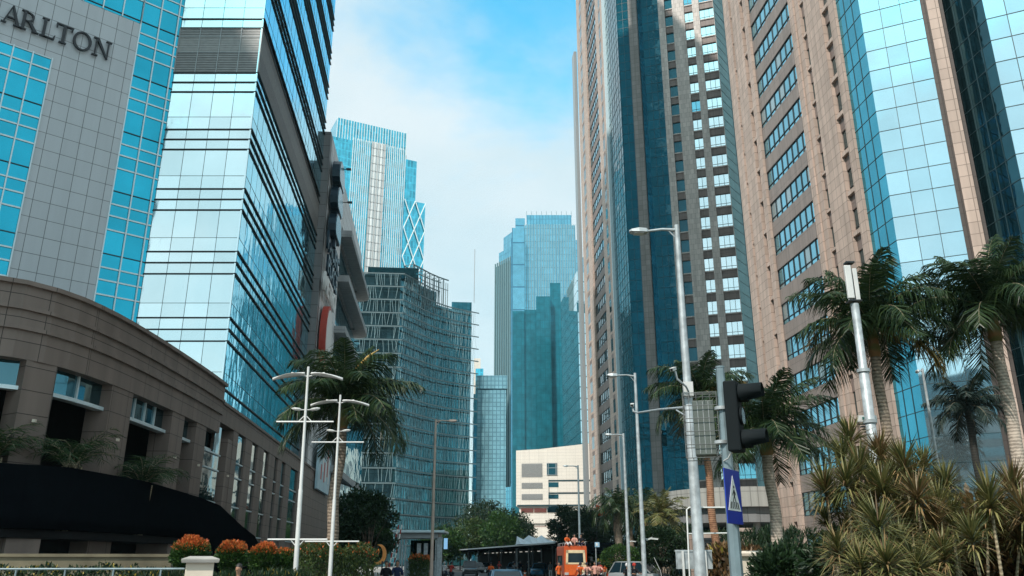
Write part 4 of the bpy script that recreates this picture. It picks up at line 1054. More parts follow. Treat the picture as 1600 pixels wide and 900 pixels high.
M['crownshaft'] = bark('crownshaft', (.10, .12, .03), (.26, .13, .05), .7)
M['cane'] = bark('cane', (.14, .11, .07), (.36, .30, .20), 5)

def frond(b, base, az, el0, L, bend, rnd, lf=.22, lw=.045, n=34, droop=.55, twist=.3, m=0, rm=1):
    p = Vector(base); h = Vector((cos(az), sin(az), 0)); side0 = Vector((-sin(az), cos(az), 0))
    pts = [p.copy()]; tans = []; st = L/n
    for j in range(n):
        s = j/n; e = el0-bend*(s**1.35)
        t = h*cos(e)+Vector((0, 0, 1))*sin(e); tans.append(t); p = p+t*st; pts.append(p.copy())
    b.tube([pts[i] for i in range(0, n+1, 4)], [.028*(1-.85*i/n) for i in range(0, n+1, 4)], 4, rm, cap=False)
    for j in range(2, n):
        s = j/n; t = tans[j]; up = side0.cross(t)
        if up.z < 0: up = -up
        ll = L*lf*(.45+1.0*sin(pi*min(1, s*.82+.16)))*rnd.uniform(.85, 1.1)*(.75 if s > .9 else 1)
        for sd in (-1, 1):
            lift = rnd.uniform(-.5, .55)
            d = (side0*sd*.95+t*(.45+.5*s)+up*lift*.7).normalized()
            a = pts[j]; w = lw*rnd.uniform(.7, 1.1); tw = (t+up*rnd.uniform(-.6, .6)).normalized()*w*.5
            g = Vector((0, 0, -1))
            c1 = a+d*ll*.5+g*ll*droop*.14; d2 = (d+g*droop*1.25).normalized(); c2 = c1+d2*ll*.5
            b.add([a-tw, a+tw, c1+tw*.9, c1-tw*.9, c2], [(0, 1, 2, 3), (3, 2, 4)], m)
def palm(name, label, base, H, r0, r1, FL, nf, seed, leaf='palm_leaf', trunkm='trunk_palm', lean=(0, 0), group=None, shaft=1.1, lf=.30, droop=.95, lw=.056, els=None, bend=(1.0, 1.75), dry=0, n=66, cat='palm tree'):
    rnd = random.Random(seed); base = Vector(base)
    t = thing(name, label, cat, base, group)
    top = base+Vector((lean[0], lean[1], H)); n_ = 12
    path = [base.lerp(top, i/n_)+Vector((.06*sin(i*1.1+seed), .05*cos(i*.9+seed), 0))*(i > 0 and i < n_) for i in range(n_+1)]
    b = MB(); b.tube(path, [r0*(1.25 if i == 0 else 1) + (r1-r0)*i/n_ for i in range(n_+1)], 12); b.build('trunk', M[trunkm], t)
    if shaft:
        b = MB(); b.tube([top-Vector((0, 0, .05)), top+Vector((0, 0, .12)), top+Vector((0, 0, shaft*.5)), top+Vector((0, 0, shaft))], [r1*1.05, r1*1.3, r1*1.0, r1*.55], 12); b.build('crownshaft', M['crownshaft'], t)
    b = MB(); hub = top+Vector((0, 0, shaft*.92))
    for i in range(nf):
        f = (i+.5)/nf; az = i*2.399+rnd.uniform(-.2, .2)
        el = (els[0]+(els[1]-els[0])*f) if els else radians(82-95*f)
        frond(b, hub-Vector((0, 0, .25*f)), az, el+rnd.uniform(-.1, .1), FL*rnd.uniform(.88, 1.08)*(.8 if f < .15 else 1), rnd.uniform(*bend)*(1 if f > .15 else .45), rnd, lf=lf, droop=droop, lw=lw, n=n, m=(2 if (dry and rnd.random() < dry) else 0))
    b.build('crown', [M[leaf], M['cane'], M['palm_leaf_dry']], t)
    return t
def leaf(b, p, d, L, W, m=0, nrm=None):
    d = d.normalized(); s = d.cross(nrm if nrm is not None else Vector((.3, .2, 1))).normalized()*W*.5
    q = p+d*L
    b.add([p, p+d*L*.5+s, q, p+d*L*.5-s], [(0, 1, 2, 3)], m)
def rndv(rnd):
    while True:
        v = Vector((rnd.uniform(-1, 1), rnd.uniform(-1, 1), rnd.uniform(-1, 1)))
        if .05 < v.length < 1: return v.normalized()
def leafball(b, c, rx, ry, rz, n, L, W, rnd, m=0, topm=None, toplev=.35, rough=.16, up=.3, fill=.35, zmin=None):
    c = Vector(c)
    for i in range(n):
        v = rndv(rnd); k = 1+rough*noise.noise(v*2.3+c*.7)*2+rough*.5*noise.noise(v*6+c)
        k *= 1-fill*rnd.random()**2
        p = c+Vector((v.x*rx, v.y*ry, v.z*rz))*k
        if zmin is not None and p.z < zmin: continue
        d = (v+Vector((0, 0, up))+rndv(rnd)*.75).normalized()
        mm = m
        if topm is not None and v.z+rnd.uniform(-.28, .28) > toplev: mm = topm
        leaf(b, p, d, L*rnd.uniform(.6, 1.25), W*rnd.uniform(.7, 1.2), mm, rndv(rnd))
def shrub(name, label, c, rx, ry, rz, n, L, W, mats, seed, topm=None, toplev=.35, cat='shrub', group=None, rough=.16, up=.3, base=None, stemr=.05, lumps=None):
    rnd = random.Random(seed); c = Vector(c)
    t = thing(name, label, cat, (c.x, c.y, 0), group)
    b = MB()
    if lumps:
        for i in range(lumps):
            v = rndv(rnd); k = rnd.uniform(.35, .72)
            cc = c+Vector((v.x*rx*.65, v.y*ry*.65, abs(v.z)*rz*.55 if rnd.random() < .7 else v.z*rz*.5))
            leafball(b, cc, rx*k, ry*k, rz*k, n//lumps, L, W, rnd, 0, topm, toplev, rough, up)
    else: leafball(b, c, rx, ry, rz, n, L, W, rnd, 0, topm, toplev, rough, up)
    b.build('foliage', [M[x] for x in mats], t)
    b = MB(); b.tube([(c.x, c.y, 0), (c.x+.03, c.y, c.z*.5), (c.x, c.y, c.z)], [stemr, stemr*.8, stemr*.5], 7)
    for k in range(4):
        a = k*1.7+seed; b.tube([(c.x, c.y, c.z-rz*.8), (c.x+cos(a)*rx*.5, c.y+sin(a)*ry*.5, c.z+rz*.2)], [stemr*.5, stemr*.2], 5)
    b.build('stem', M['bark'], t)
    return t
def tree(name, label, base, H, R, n, L, W, mat, seed, clumps=16, group=None, th=.35, cat='tree', rv=.8):
    rnd = random.Random(seed); base = Vector(base); t = thing(name, label, cat, base, group)
    b = MB(); hub = base+Vector((0, 0, H*th)); tr = max(.06, H*.025)
    b.tube([base-Vector((0, 0, .13)), base+Vector((.1, 0, H*th*.5)), hub], [tr*1.3, tr, tr*.85], 9)
    lf = MB()
    for i in range(clumps):
        v = rndv(rnd); cc = base+Vector((v.x*R*.68, v.y*R*.68, H*(th+(1-th)*.52)+v.z*H*(1-th)*.36))
        k = rnd.uniform(.30, .5)*R
        b.tube([hub-Vector((0, 0, rnd.uniform(0, .2)*H*th)), hub.lerp(cc, .5)+Vector((0, 0, .1*H)), cc], [tr*.5, tr*.3, tr*.1], 5)
        leafball(lf, cc, k, k, k*rv, n//clumps, L, W, rnd, 0, rough=.3, fill=.6)
    b.build('trunk', M['bark'], t); lf.build('crown', M[mat], t)
    return t

# ---- palms
def pbase(x, y, D): return V(X8(x, y), D, 0)
def pz(y, D): return EYE+D*tel(y)
palm('palm_tree', 'large royal palm in front of the stone podium behind the two double-armed lamps', pbase(517, 800, 32), pz(668, 32), .24, .19, 3.2, 28, 3, lean=(.2, 0), shaft=1.2)
t_ = [o for o in COL.objects if o.name == 'palm_tree'][0]
b = MB(); a = VI(541, 607, 32); c = VI(560, 575, 31.7); e = VI(592, 546, 31.3)
b.tube([a, a.lerp(c, .5)+Vector((-.05, 0, .05)), c, c.lerp(e, .5)+Vector((-.03, 0, .06)), e], [.03, .09, .11, .07, .015], 8)
b.build('dry_spathe', plain('dry_yellow_spathe', (.42, .27, .08), .6, 0, var=.25, scale=6), t_)
palm('palm_tree', 'royal palm with orange-green crownshaft behind the antenna mast', pbase(1387, 690, 27), pz(556, 27), .21, .16, 3.1, 28, 11, lean=(.0, 0), shaft=1.35, trunkm='trunk_palm', dry=.05)
palm('palm_tree', 'tall royal palm with ringed pale trunk at the right edge of the photo', pbase(1587, 690, 26), pz(532, 26), .22, .17, 3.2, 28, 23, shaft=1.3, trunkm='trunk_pale')
palm('palm_tree', 'royal palm with pale smooth trunk and wide hanging crown right of the traffic light', pbase(1221, 860, 32), pz(710, 32), .24, .2, 3.1, 26, 31, lean=(-.2, 0), shaft=1.1, trunkm='trunk_pale')
palm('palm_tree', 'very dark palm built for a palm reflection in the mirror glass near the right edge', pbase(1522, 700, 50), pz(632, 50), .24, .2, 2.7, 20, 71, leaf='reflection_leaf', trunkm='reflection_bark', shaft=0, n=40, lw=.09)  # added palm in place of a dark reflection in the glass
palm('palm_tree', 'palm whose bright green crown shows behind the caged box and big lamp pole', pbase(1122, 860, 41), pz(650, 41), .2, .16, 3.1, 22, 43, trunkm='trunk_red', shaft=1.2, dry=.15, lean=(-.3, 0))
palm('palm_tree', 'dark thick-crowned palm standing left of the two slim lamp poles', pbase(966, 850, 78), pz(800, 78), .38, .33, 3.2, 26, 51, leaf='palm_leaf', shaft=.4, n=22, lw=.11, lf=.3, bend=(1.6, 2.4))
palm('palm_tree', 'dark palm with slender grey trunk between the two slim lamp poles', pbase(986, 850, 84), pz(806, 84), .3, .24, 2.8, 20, 52, shaft=.4, n=20, lw=.11, lf=.3, bend=(1.6, 2.4))
palm('palm_tree', 'palm with pinkish trunk just right of the second slim lamp pole', pbase(1010, 850, 82), pz(800, 82), .24, .2, 2.8, 18, 53, shaft=.4, trunkm='trunk_red', n=20, lw=.11, lf=.3)
palm('date_palm', 'short feathery date palm with olive crown in front of the dark glass base', pbase(1038, 850, 66), pz(806, 66), .34, .32, 2.6, 34, 61, leaf='date_leaf', shaft=.25, n=24, lw=.09, lf=.2, droop=.3, els=(1.45, -.5), bend=(.9, 1.7), cat='palm tree')
for i, (x, y, D, z0_, h, lab) in enumerate(((117, 706, 28.0, 0, 1.5, 'bushy areca palm in the dark bay right of the left stone pier'), (228, 738, 32.6, 0, 1.4, 'smaller areca palm in the second dark podium bay'), (-8, 690, 26.0, 0, 2.6, 'areca palm at the left edge of the podium'))):
    rnd = random.Random(90+i); p = V(X8(x, y), D, 0); t = thing('areca_palm', lab, 'palm', p); zt = pz(y, D)-.5
    b = MB()
    for k in range(7): a = k*.9; b.tube([p+Vector((.15*cos(a), .15*sin(a), 2.6)), p+Vector((.3*cos(a), .3*sin(a), zt))], [.05, .03], 6)
    b.build('stem', M['cane'], t); b = MB()
    for k in range(22): frond(b, p+Vector((rnd.uniform(-.2, .2), rnd.uniform(-.2, .2), zt)), k*2.4, rnd.uniform(.7, 1.4), 1.5+rnd.random()*.5, rnd.uniform(1.2, 2.2), rnd, lf=.28, lw=.035, n=20, droop=.4)
    b.build('leaves', [M['areca'], M['cane']], t)

# ---- clipped orange-tipped shrubs, left
for i, (x, y, r, D, lab) in enumerate(((297, 866, 29.5, 22, 'round clipped shrub with orange tips, leftmost, behind the pale gate pier'),
        (363, 869, 25, 23, 'round clipped shrub with orange tips, second from the left'),
        (413, 871, 24.5, 24.5, 'round clipped shrub with orange tips, third from the left'),
        (441, 879, 22, 25, 'darker round clipped shrub just left of the taller lamp pole'))):
    rr = r/1275*D*.86
    c = VI(x, y, D)
    shrub('clipped_shrub', lab, c, rr, rr, rr*.95, 6500, .075, .04, ['green', 'orange_leaf'], 100+i, topm=1 if i < 3 else 1, toplev=(.42 if i < 3 else .8), rough=.13, up=.7, cat='shrub', group='orange-tipped clipped shrubs')
def hedge(name, label, p0, p1, wdt, h0, h1, n, L, W, mats, seed, tip=None, tf=.1, kind=None, cat='hedge', up=.6):
    rnd = random.Random(seed); b = MB(); p0 = Vector(p0); p1 = Vector(p1); d = (p1-p0); d.z = 0; nrm = Vector((-d.y, d.x, 0)).normalized()
    for i in range(n):
        s = rnd.random(); q = p0+d*s+nrm*rnd.uniform(-.5, .5)*wdt
        hh = h1*(1+.16*noise.noise(Vector((q.x*1.3, q.y*1.3, seed)))+.1*noise.noise(Vector((q.x*4, q.y*4, seed))))
        z = h0+(hh-h0)*(1-rnd.random()**2.2)
        mm = 0
        if tip is not None and z > hh*.9 and rnd.random() < tf*2.5: mm = tip
        v = rndv(rnd); v.z = abs(v.z)+up
        leaf(b, Vector((q.x, q.y, z)), v, L*rnd.uniform(.6, 1.3), W*rnd.uniform(.7, 1.2), mm, rndv(rnd))
    for i in range(10):
        q = p0+d*(i+.5)/10; b.tube([(q.x, q.y, 0), (q.x, q.y, h1*.7)], .02, 4, len(mats))
    o = b.build(name, [M[x] for x in mats]+[M['bark']])
    tag(o, label, cat)
    if kind: o['kind'] = kind
    return o
hedge('hedge', 'loose hedge with reddish tips under the second lamp pole', V(600, 30)*.0+V(466, 31), V(576, 33), 1.6, .3, 2.08, 14000, .11, .045, ['mid_green', 'orange_leaf', 'green'], 7, tip=1, tf=.05)
hedge('hedge', 'low dark hedge with upright leaves below the orange-tipped shrubs', V(215, 19.5), V(470, 24), 1.2, .3, 1.28, 12000, .16, .03, ['dark_green', 'yellow_leaf'], 8, tip=1, tf=.02, up=1.3)
hedge('hedge', 'low clipped hedge with orange patches in front of the gate house', V(640, 60), V(672, 60), 1.5, .2, 1.85, 2600, .16, .10, ['mid_green', 'orange_leaf', 'yellow_leaf'], 9, tip=1, tf=.3)
hedge('hedge', 'long low hedge with yellow leaves behind the silver car', V(940, 84), V(1050, 80), 2, .1, 1.55, 6000, .22, .12, ['mid_green', 'yellow_leaf'], 10, tip=1, tf=.4)
hedge('hedge', 'dark hedge of strap leaves at the foot of the granite tower', V(1040, 62), V(1250, 50), 3, .1, 3.1, 12000, .42, .06, ['dark_green', 'green'], 12, up=1.2)
hedge('hedge', 'brown and yellow croton hedge beside the street sign pole', V(1112, 27), V(1160, 26), 1.5, .2, 1.85, 4200, .24, .09, ['croton', 'yellow_leaf'], 13, tip=1, tf=.06, up=.8)
hedge('hedge', 'brown croton hedge in front of the right-hand gate pier', V(1150, 24), V(1268, 24), 2.0, .2, 1.72, 6500, .24, .09, ['croton', 'green'], 14, up=.8)
# ---- spiky yellow-green dracaena canes, right foreground
def spiky(name, label, heads, seed, group=None):
    rnd = random.Random(seed)
    c = Vector((0, 0, 0))
    pts = []
    for (x, y, D, br, sc) in heads: pts.append((VI(x, y, D), br, sc))
    for p, _, _ in pts: c += p
    c /= len(pts); c.z = 0
    t = thing(name, label, 'plant', c, group)
    for p, br, sc in pts:
        foot = c+(Vector((p.x, p.y, 0))-c)*.35
        b = MB(); mid = foot.lerp(p, .55); mid.x += (p.x-mid.x)*.35; mid.y += (p.y-mid.y)*.35
        q = p-Vector((0, 0, .12*sc)); b.tube([foot, mid, q], [.035, .024, .018], 6); b.build('stem', M['cane'], t)
        ax = ((p-mid).normalized()+Vector((0, 0, .6))).normalized()
        b = MB(); n = int(270*sc)
        for i in range(n):
            f = i/n; v = rndv(rnd); e = .98-1.25*f**1.3                       # young leaves upright, old ones drooping
            s = (v-ax*v.dot(ax)).normalized(); d = (s*sqrt(max(.04, 1-e*e*.9))+ax*e).normalized()
            L = .54*sc*rnd.uniform(.65, 1.12)*(1.0 if f < .8 else .85); W = .0095*rnd.uniform(.8, 1.3)
            a = q+ax*(.16*(1-f)); sd = d.cross(ax).normalized()*W
            g = Vector((0, 0, -1)); d = (d+rndv(rnd)*.16).normalized(); c1 = a+d*L*.5+g*L*.03; c2 = a+d*L+g*L*(.10+.34*f*rnd.random()*1.6)
            mm = 1 if (br and rnd.random() < .7) or rnd.random() < .08+.25*f*f else 0
            b.add([a-sd*.5, a+sd*.5, c1+sd, c1-sd, c2], [(0, 1, 2, 3), (3, 2, 4)], mm)
        b.build('leaf_head', [M['spike'], M['spike_brown']], t)
    return t
S = [(1328, 688, 13, 0, 1.0), (1375, 712, 12.5, 1, 1.0), (1413, 728, 12, 0, 1.05), (1443, 728, 13, 0, .9), (1343, 735, 12, 0, 1.0), (1290, 765, 12, 0, 1.0), (1322, 755, 11.6, 0, .9),
     (1380, 765, 11.5, 0, 1.0), (1433, 778, 11, 1, .95), (1478, 758, 12, 0, .9), (1365, 778, 12.5, 0, .9), (1467, 792, 11.5, 0, .9), (1547, 783, 11, 0, .95), (1583, 765, 12, 1, 1.1),
     (1520, 845, 10, 0, .75), (1373, 825, 10, 0, .95), (1310, 862, 10.5, 0, .7), (1347, 892, 9.8, 0, .8), (1407, 852, 10.5, 0, .8), (1460, 820, 11, 1, .85), (1487, 815, 11.5, 0, .85),
     (1387, 885, 9.6, 0, .8), (1433, 890, 10, 0, .8), (1293, 820, 12.5, 0, .85), (1350, 806, 11.6, 1, .9), (1400, 800, 12.6, 0, .9), (1440, 845, 11.6, 0, .85), (1475, 870, 10.6, 0, .8), (1330, 835, 12.4, 0, .85), (1600, 800, 11.5, 1, 1.0)]
spiky('spiky_cane_plant', 'yellow-green spiky cane plant with the tallest heads, left part of the right foreground clump', [S[i] for i in (0, 4, 5, 6, 23, 28, 16)], 201)
spiky('spiky_cane_plant', 'spiky cane plant with one brown head in the middle of the right foreground clump', [S[i] for i in (1, 7, 10, 15, 24, 17)], 202)
spiky('spiky_cane_plant', 'spiky cane plant with brown-striped heads in front of the mirror glass', [S[i] for i in (2, 3, 8, 25, 18, 21)], 203)
spiky('spiky_cane_plant', 'spiky cane plant at the right end of the big clump with drooping heads', [S[i] for i in (9, 11, 19, 20, 26, 27, 22)], 204)
random.seed(99)
X_ = [(1318, 715, 12.8), (1362, 745, 12.6), (1400, 748, 12.8), (1425, 755, 12.4), (1455, 775, 12.8), (1308, 790, 12.7), (1340, 775, 12.9), (1398, 785, 12.2), (1415, 820, 11.8), (1365, 852, 11), (1325, 880, 10.8), (1385, 830, 12), (1450, 880, 11), (1495, 845, 12), (1540, 815, 12), (1565, 830, 12.2), (1590, 840, 11.8), (1470, 845, 12.4), (1430, 800, 12.6), (1350, 855, 12)]
spiky('spiky_cane_plant', 'rear spiky cane plant filling the left half of the right foreground clump', [(x, y, D, 0, .9) for x, y, D in X_[:10]], 211)
spiky('spiky_cane_plant', 'rear spiky cane plant filling the right half of the right foreground clump', [(x, y, D, i % 3 == 0, .9) for i, (x, y, D) in enumerate(X_[10:])], 212)
spiky('spiky_cane_plant', 'low spiky cane plant standing apart before the brown shrubs', [S[i] for i in (14, 12)], 205)
spiky('spiky_cane_plant', 'rusty spiky cane plant at the right edge of the photo', [S[i] for i in (13, 29)], 206)
pc = VI(1262, 880, 16); shrub('bush', 'glossy dark green bush left of the spiky cane plants', (pc.x, pc.y, 1.35), .95, .8, .75, 6500, .13, .05, ['dark_green', 'green'], 301, rough=.2, lumps=7)
pc = VI(1305, 905, 15); shrub('bush', 'lower green bush at the foot of the spiky cane plants', (pc.x, pc.y, 1.15), .8, .7, .6, 4500, .13, .05, ['dark_green', 'green'], 302, rough=.2, lumps=6)
pc = VI(1572, 850, 12.5); shrub('croton_bush', 'brown leafy shrub at the lower right corner', (pc.x, pc.y, 1.55), .75, .7, .85, 5500, .20, .085, ['croton', 'dark_green'], 303, rough=.25, lumps=7)
pc = VI(1500, 880, 13.5); shrub('croton_bush', 'dark brownish shrub between the spiky canes and the corner shrub', (pc.x, pc.y, 1.35), .7, .6, .6, 4500, .18, .075, ['dark_green', 'croton'], 304, rough=.25, lumps=6)
pc = VI(1420, 880, 14.5); shrub('bush', 'dark leafy mass under the spiky cane plants', (pc.x, pc.y, 1.5), 1.6, .8, 1.0, 9000, .17, .05, ['dark_green', 'green'], 305, rough=.25, lumps=9)
pc = VI(1165, 862, 30); t = thing('agave', 'small blue-green agave rosette beside the right-hand gate pier', 'plant', (pc.x, pc.y, 0))
rnd = random.Random(4); b = MB()
for i in range(60):
    v = rndv(rnd); v.z = abs(v.z)+.25; leaf(b, Vector((pc.x, pc.y, pc.z-.25)), v, .75, .07, 0, rndv(rnd))
b.build('rosette', M['mid_green'], t); b = MB(); b.tube([(pc.x, pc.y, 0), (pc.x, pc.y, pc.z-.2)], .08, 7); b.build('stem', M['bark'], t)
# ---- round-headed small trees and big trees
shrub('round_bush', 'large dark round clipped tree right of the silver car', VI(1031, 853, 58), 1.45, 1.4, 1.25, 7000, .16, .10, ['dark_green'], 311, rough=.12, stemr=.09)
shrub('round_bush', 'wide low clipped tree behind the silver car', VI(972, 872, 70), 1.7, 1.3, .95, 4500, .18, .11, ['green'], 312, rough=.12, stemr=.09)
shrub('round_bush', 'small clipped tree beside the crowd in orange', VI(937, 872, 88), 1.2, 1.2, .8, 2500, .2, .12, ['green'], 313, rough=.12, stemr=.08)
tree('tree', 'dark spreading tree between the podium and the gate house', V(575, 52), 5.6, 1.9, 9000, .20, .12, 'dark_green', 401, clumps=18, th=.2)
tree('tree', 'dark green tree standing left of the gate house roof', V(582, 66), 5.0, 1.5, 6000, .20, .12, 'green', 402, clumps=14, th=.2)
tree('tree', 'small dark tree at the foot of the glass corner behind the palm', V(553, 60), 6.6, 1.6, 5000, .22, .13, 'dark_green', 403, clumps=12, th=.3)
BG = [(700, 190, 9, 4.5, 'dark_green', 'dark tree at the foot of the curved glass building'), (733, 165, 9.3, 4.2, 'mid_green', 'paler green tree in the centre background'),
      (765, 170, 12.8, 4.8, 'dark_green', 'tallest dark tree in the centre background'), (797, 160, 12.0, 4.0, 'dark_green', 'dark tree left of the cream building'),
      (782, 150, 9.5, 4.0, 'green', 'lower green tree before the tall dark trees'), (750, 200, 15, 6, 'dark_green', 'dark tree far behind, right of the curved glass building'), (690, 150, 6.5, 4, 'green', 'low green tree behind the gate house'), (812, 175, 9.5, 3.5, 'dark_green', 'dark tree touching the cream building corner')]
for i, (px, D, H, R, mt, lab) in enumerate(BG): tree('tree', lab, V(px, D), H, R, 6500, .42, .26, mt, 410+i, clumps=18, th=.16, group='trees at the end of the street')
tree('tree', 'round-crowned tree in front of the cream building', V(884, 112), 8.4, 2.3, 5000, .34, .2, 'dark_green', 431, clumps=16, th=.42)
tree('tree', 'broad dark tree right of the slim lamp in front of the cream building', V(925, 108), 8.0, 2.9, 6500, .34, .2, 'dark_green', 432, clumps=18, th=.4)
tree('tree', 'dark tree against the base of the far granite tower', V(950, 118), 6.0, 2.6, 4500, .34, .2, 'dark_green', 433, clumps=14, th=.2)
tree('tree', 'low dark tree behind the date palm', V(1010, 96), 5.4, 2.6, 4500, .3, .18, 'dark_green', 434, clumps=14, th=.2)
tree('tree', 'low dark tree between the date palm and the vent block', V(1068, 90), 5.0, 2.6, 4500, .3, .18, 'dark_green', 435, clumps=14, th=.2)
# ============================================================ street furniture
M['galv'] = plain('galvanised_steel', (.38, .42, .44), .5, .3, var=.28, scale=5)
M['galv_blue'] = plain('painted_blue_grey_steel', (.20, .27, .30), .4, .2, var=.18, scale=5)
M['pole_white'] = plain('white_painted_steel', (.62, .63, .62), .45, .1, var=.06)
M['pole_tan'] = plain('weathered_tan_pole', (.40, .31, .26), .7, 0, var=.15, scale=3)
M['lamp_glass'] = plain('lamp_lens', (.55, .56, .55), .25, 0, var=.03)
M['rubber'] = plain('black_rubber', (.012, .012, .013), .7, 0)
def up(p, z): return Vector((p.x, p.y, z))
Rc = Vector((cos(PSI), -sin(PSI), 0)); Fc_ = Vector((sin(PSI), cos(PSI), 0))       # camera right and forward on the ground
def lamp(label, x, ytop, ybase, D, r0, r1, arms, mat='galv', group=None, twin=False):
    """street lamp; arms: list of (reach along the picture's right in m, rise)"""
    p = V(X8(x, ytop), D, 0); zt = pz(ytop, D)
    t = thing('street_lamp', label, 'street lamp', p, group)
    b = MB(); n = 8; b.tube([up(p, -.13), up(p, 1.2), up(p, 1.25), up(p, zt)], [r0*1.15, r0*1.1, r0, r1], 10); b.box(up(p, -.06), r0*5, r0*5, .14); b.build('pole', M[mat], t)
    for reach, rise in arms:
        s = 1 if reach > 0 else -1; a = up(p, zt-.12); e = a+Rc*reach*.62+Vector((0, 0, rise))
        b = MB(); b.tube([a, a.lerp(e, .5)+Vector((0, 0, .03)), e], [r1*.8, r1*.6, r1*.5], 7); b.tube([up(p, zt-.35), a.lerp(e, .3)], r1*.3, 5); b.build('arm', M[mat], t)
        b = MB(); h = e+Rc*reach*.19
        L = abs(reach)*.40; R = []
        for i, (f, w_, h_) in enumerate(((0, .05, .05), (.1, .10, .08), (.5, .14, .09), (.9, .10, .05), (1, .04, .03))):
            c = e+Rc*s*L*f+Vector((0, 0, rise*.25*f)); R.append([c+Fc_*w_+Vector((0, 0, -h_*.6)), c+Fc_*w_*.7+Vector((0, 0, h_*.6)), c-Fc_*w_*.7+Vector((0, 0, h_*.6)), c-Fc_*w_+Vector((0, 0, -h_*.6))])
        b.loft(R, smooth=False); hd = b.build('lamp_head', M[mat], t)
        b = MB(); c = e+Rc*s*L*.5; b.box(c+Vector((0, 0, -.06)), L*.5, .16, .03, -PSI); b.build('lens', M['lamp_glass'], hd)
    return t
lamp('slim street lamp on a tan pole left of the black car, arm to the right', 681, 655, 895, 41, .085, .05, [(1.05, .04)], 'pole_tan')
lamp('slim dark street lamp in front of the cream building, arm to the left', 903, 727, 850, 70, .11, .07, [(-1.25, .06)], 'galv_blue')
lamp('slim grey street lamp behind the silver car, arm to the left', 974, 677, 835, 45, .10, .06, [(-1.0, .05)])
lamp('grey street lamp with a camera bracket near the silver car, arm to the left', 992, 583, 900, 29, .085, .05, [(-1.0, .04)])
big = lamp('tallest and nearest street lamp, thick pale pole with a long arm to the left', 1057, 352, 900, 17, .125, .055, [(-1.05, -.02)])
lamp('grey street lamp in front of the mirror glass near the right edge', 1441, 576, 735, 31, .07, .045, [(-.25, .02)])
# second camera arm between the two lamp poles
def cctv(t, c, d, sc=1.0):
    d = d.normalized(); b = MB(); u = d.cross(Vector((0, 0, 1))).normalized(); v = u.cross(d)
    b.hexa([c+d*a*.22*sc+u*x*.05*sc+v*z*.045*sc for z in (-1, 1) for a, x in ((-1, -1), (1, -1), (1, 1), (-1, 1))]); o = b.build('camera_housing', M['pole_white'], t)
    b = MB(); b.hexa([c+d*(a*.25+.03)*sc+u*x*.065*sc+v*(z*.006+.055)*sc for z in (-1, 1) for a, x in ((-1, -1), (1, -1), (1, 1), (-1, 1))]); b.build('sunshield', M['pole_white'], o)
    b = MB(); b.tube([c+d*.22*sc, c+d*.235*sc], .035*sc, 10); b.build('lens', M['rubber'], o)
cc = thing('security_camera', 'white security camera on a bent bracket on the tallest lamp pole', 'camera', VI(1075, 600, 16.8))
cp = VI(1052, 577, 16.6); b = MB(); b.tube([VI(1079, 618, 16.9), VI(1072, 604, 16.7), VI(1058, 592, 16.6), VI(1055, 580, 16.6)], .022, 6); b.build('bracket', M['galv'], cc); cctv(cc, cp, VI(1044, 580, 16.2)-VI(1062, 573, 17), .62)
b = MB(); q = VI(1075, 608, 16.85); b.box(q, .2, .1, .3, -PSI); b.build('junction_box', M['pole_white'], cc)
cc = thing('security_camera', 'grey security camera hanging at the left end of the horizontal arm', 'camera', VI(991, 640, 26))
b = MB(); b.tube([VI(1078, 636, 17.2), VI(1030, 640, 21), VI(997, 645, 25), VI(990, 643, 25.8), VI(988, 636, 26)], [.03, .03, .03, .03, .03], 6); b.tube([VI(1072, 650, 17.3), VI(1057, 641, 18.5)], .02, 5); b.build('arm', M['galv'], cc)
cctv(cc, VI(988, 633, 26), VI(985, 637, 25)-VI(991, 629, 27), .85)
for x, y, D, lab in ((1012, 842, 29.2, 'small twin security camera low on the pole near the silver car'), (983, 846, 45, 'tiny security camera on the thin lamp pole behind the silver car')):
    cc = thing('security_camera', lab, 'camera', VI(x, y, D)); c = VI(x, y, D)
    b = MB(); b.tube([c, V(X8(x-10 if D < 40 else x-3, y), D, c.z)], .02, 5); b.build('bracket', M['galv'], cc); cctv(cc, c+Rc*.06, Rc*-.3+Vector((0, 0, -.1)), .5); cctv(cc, c+Rc*.24, Rc*1+Vector((0, 0, -.1)), .5)
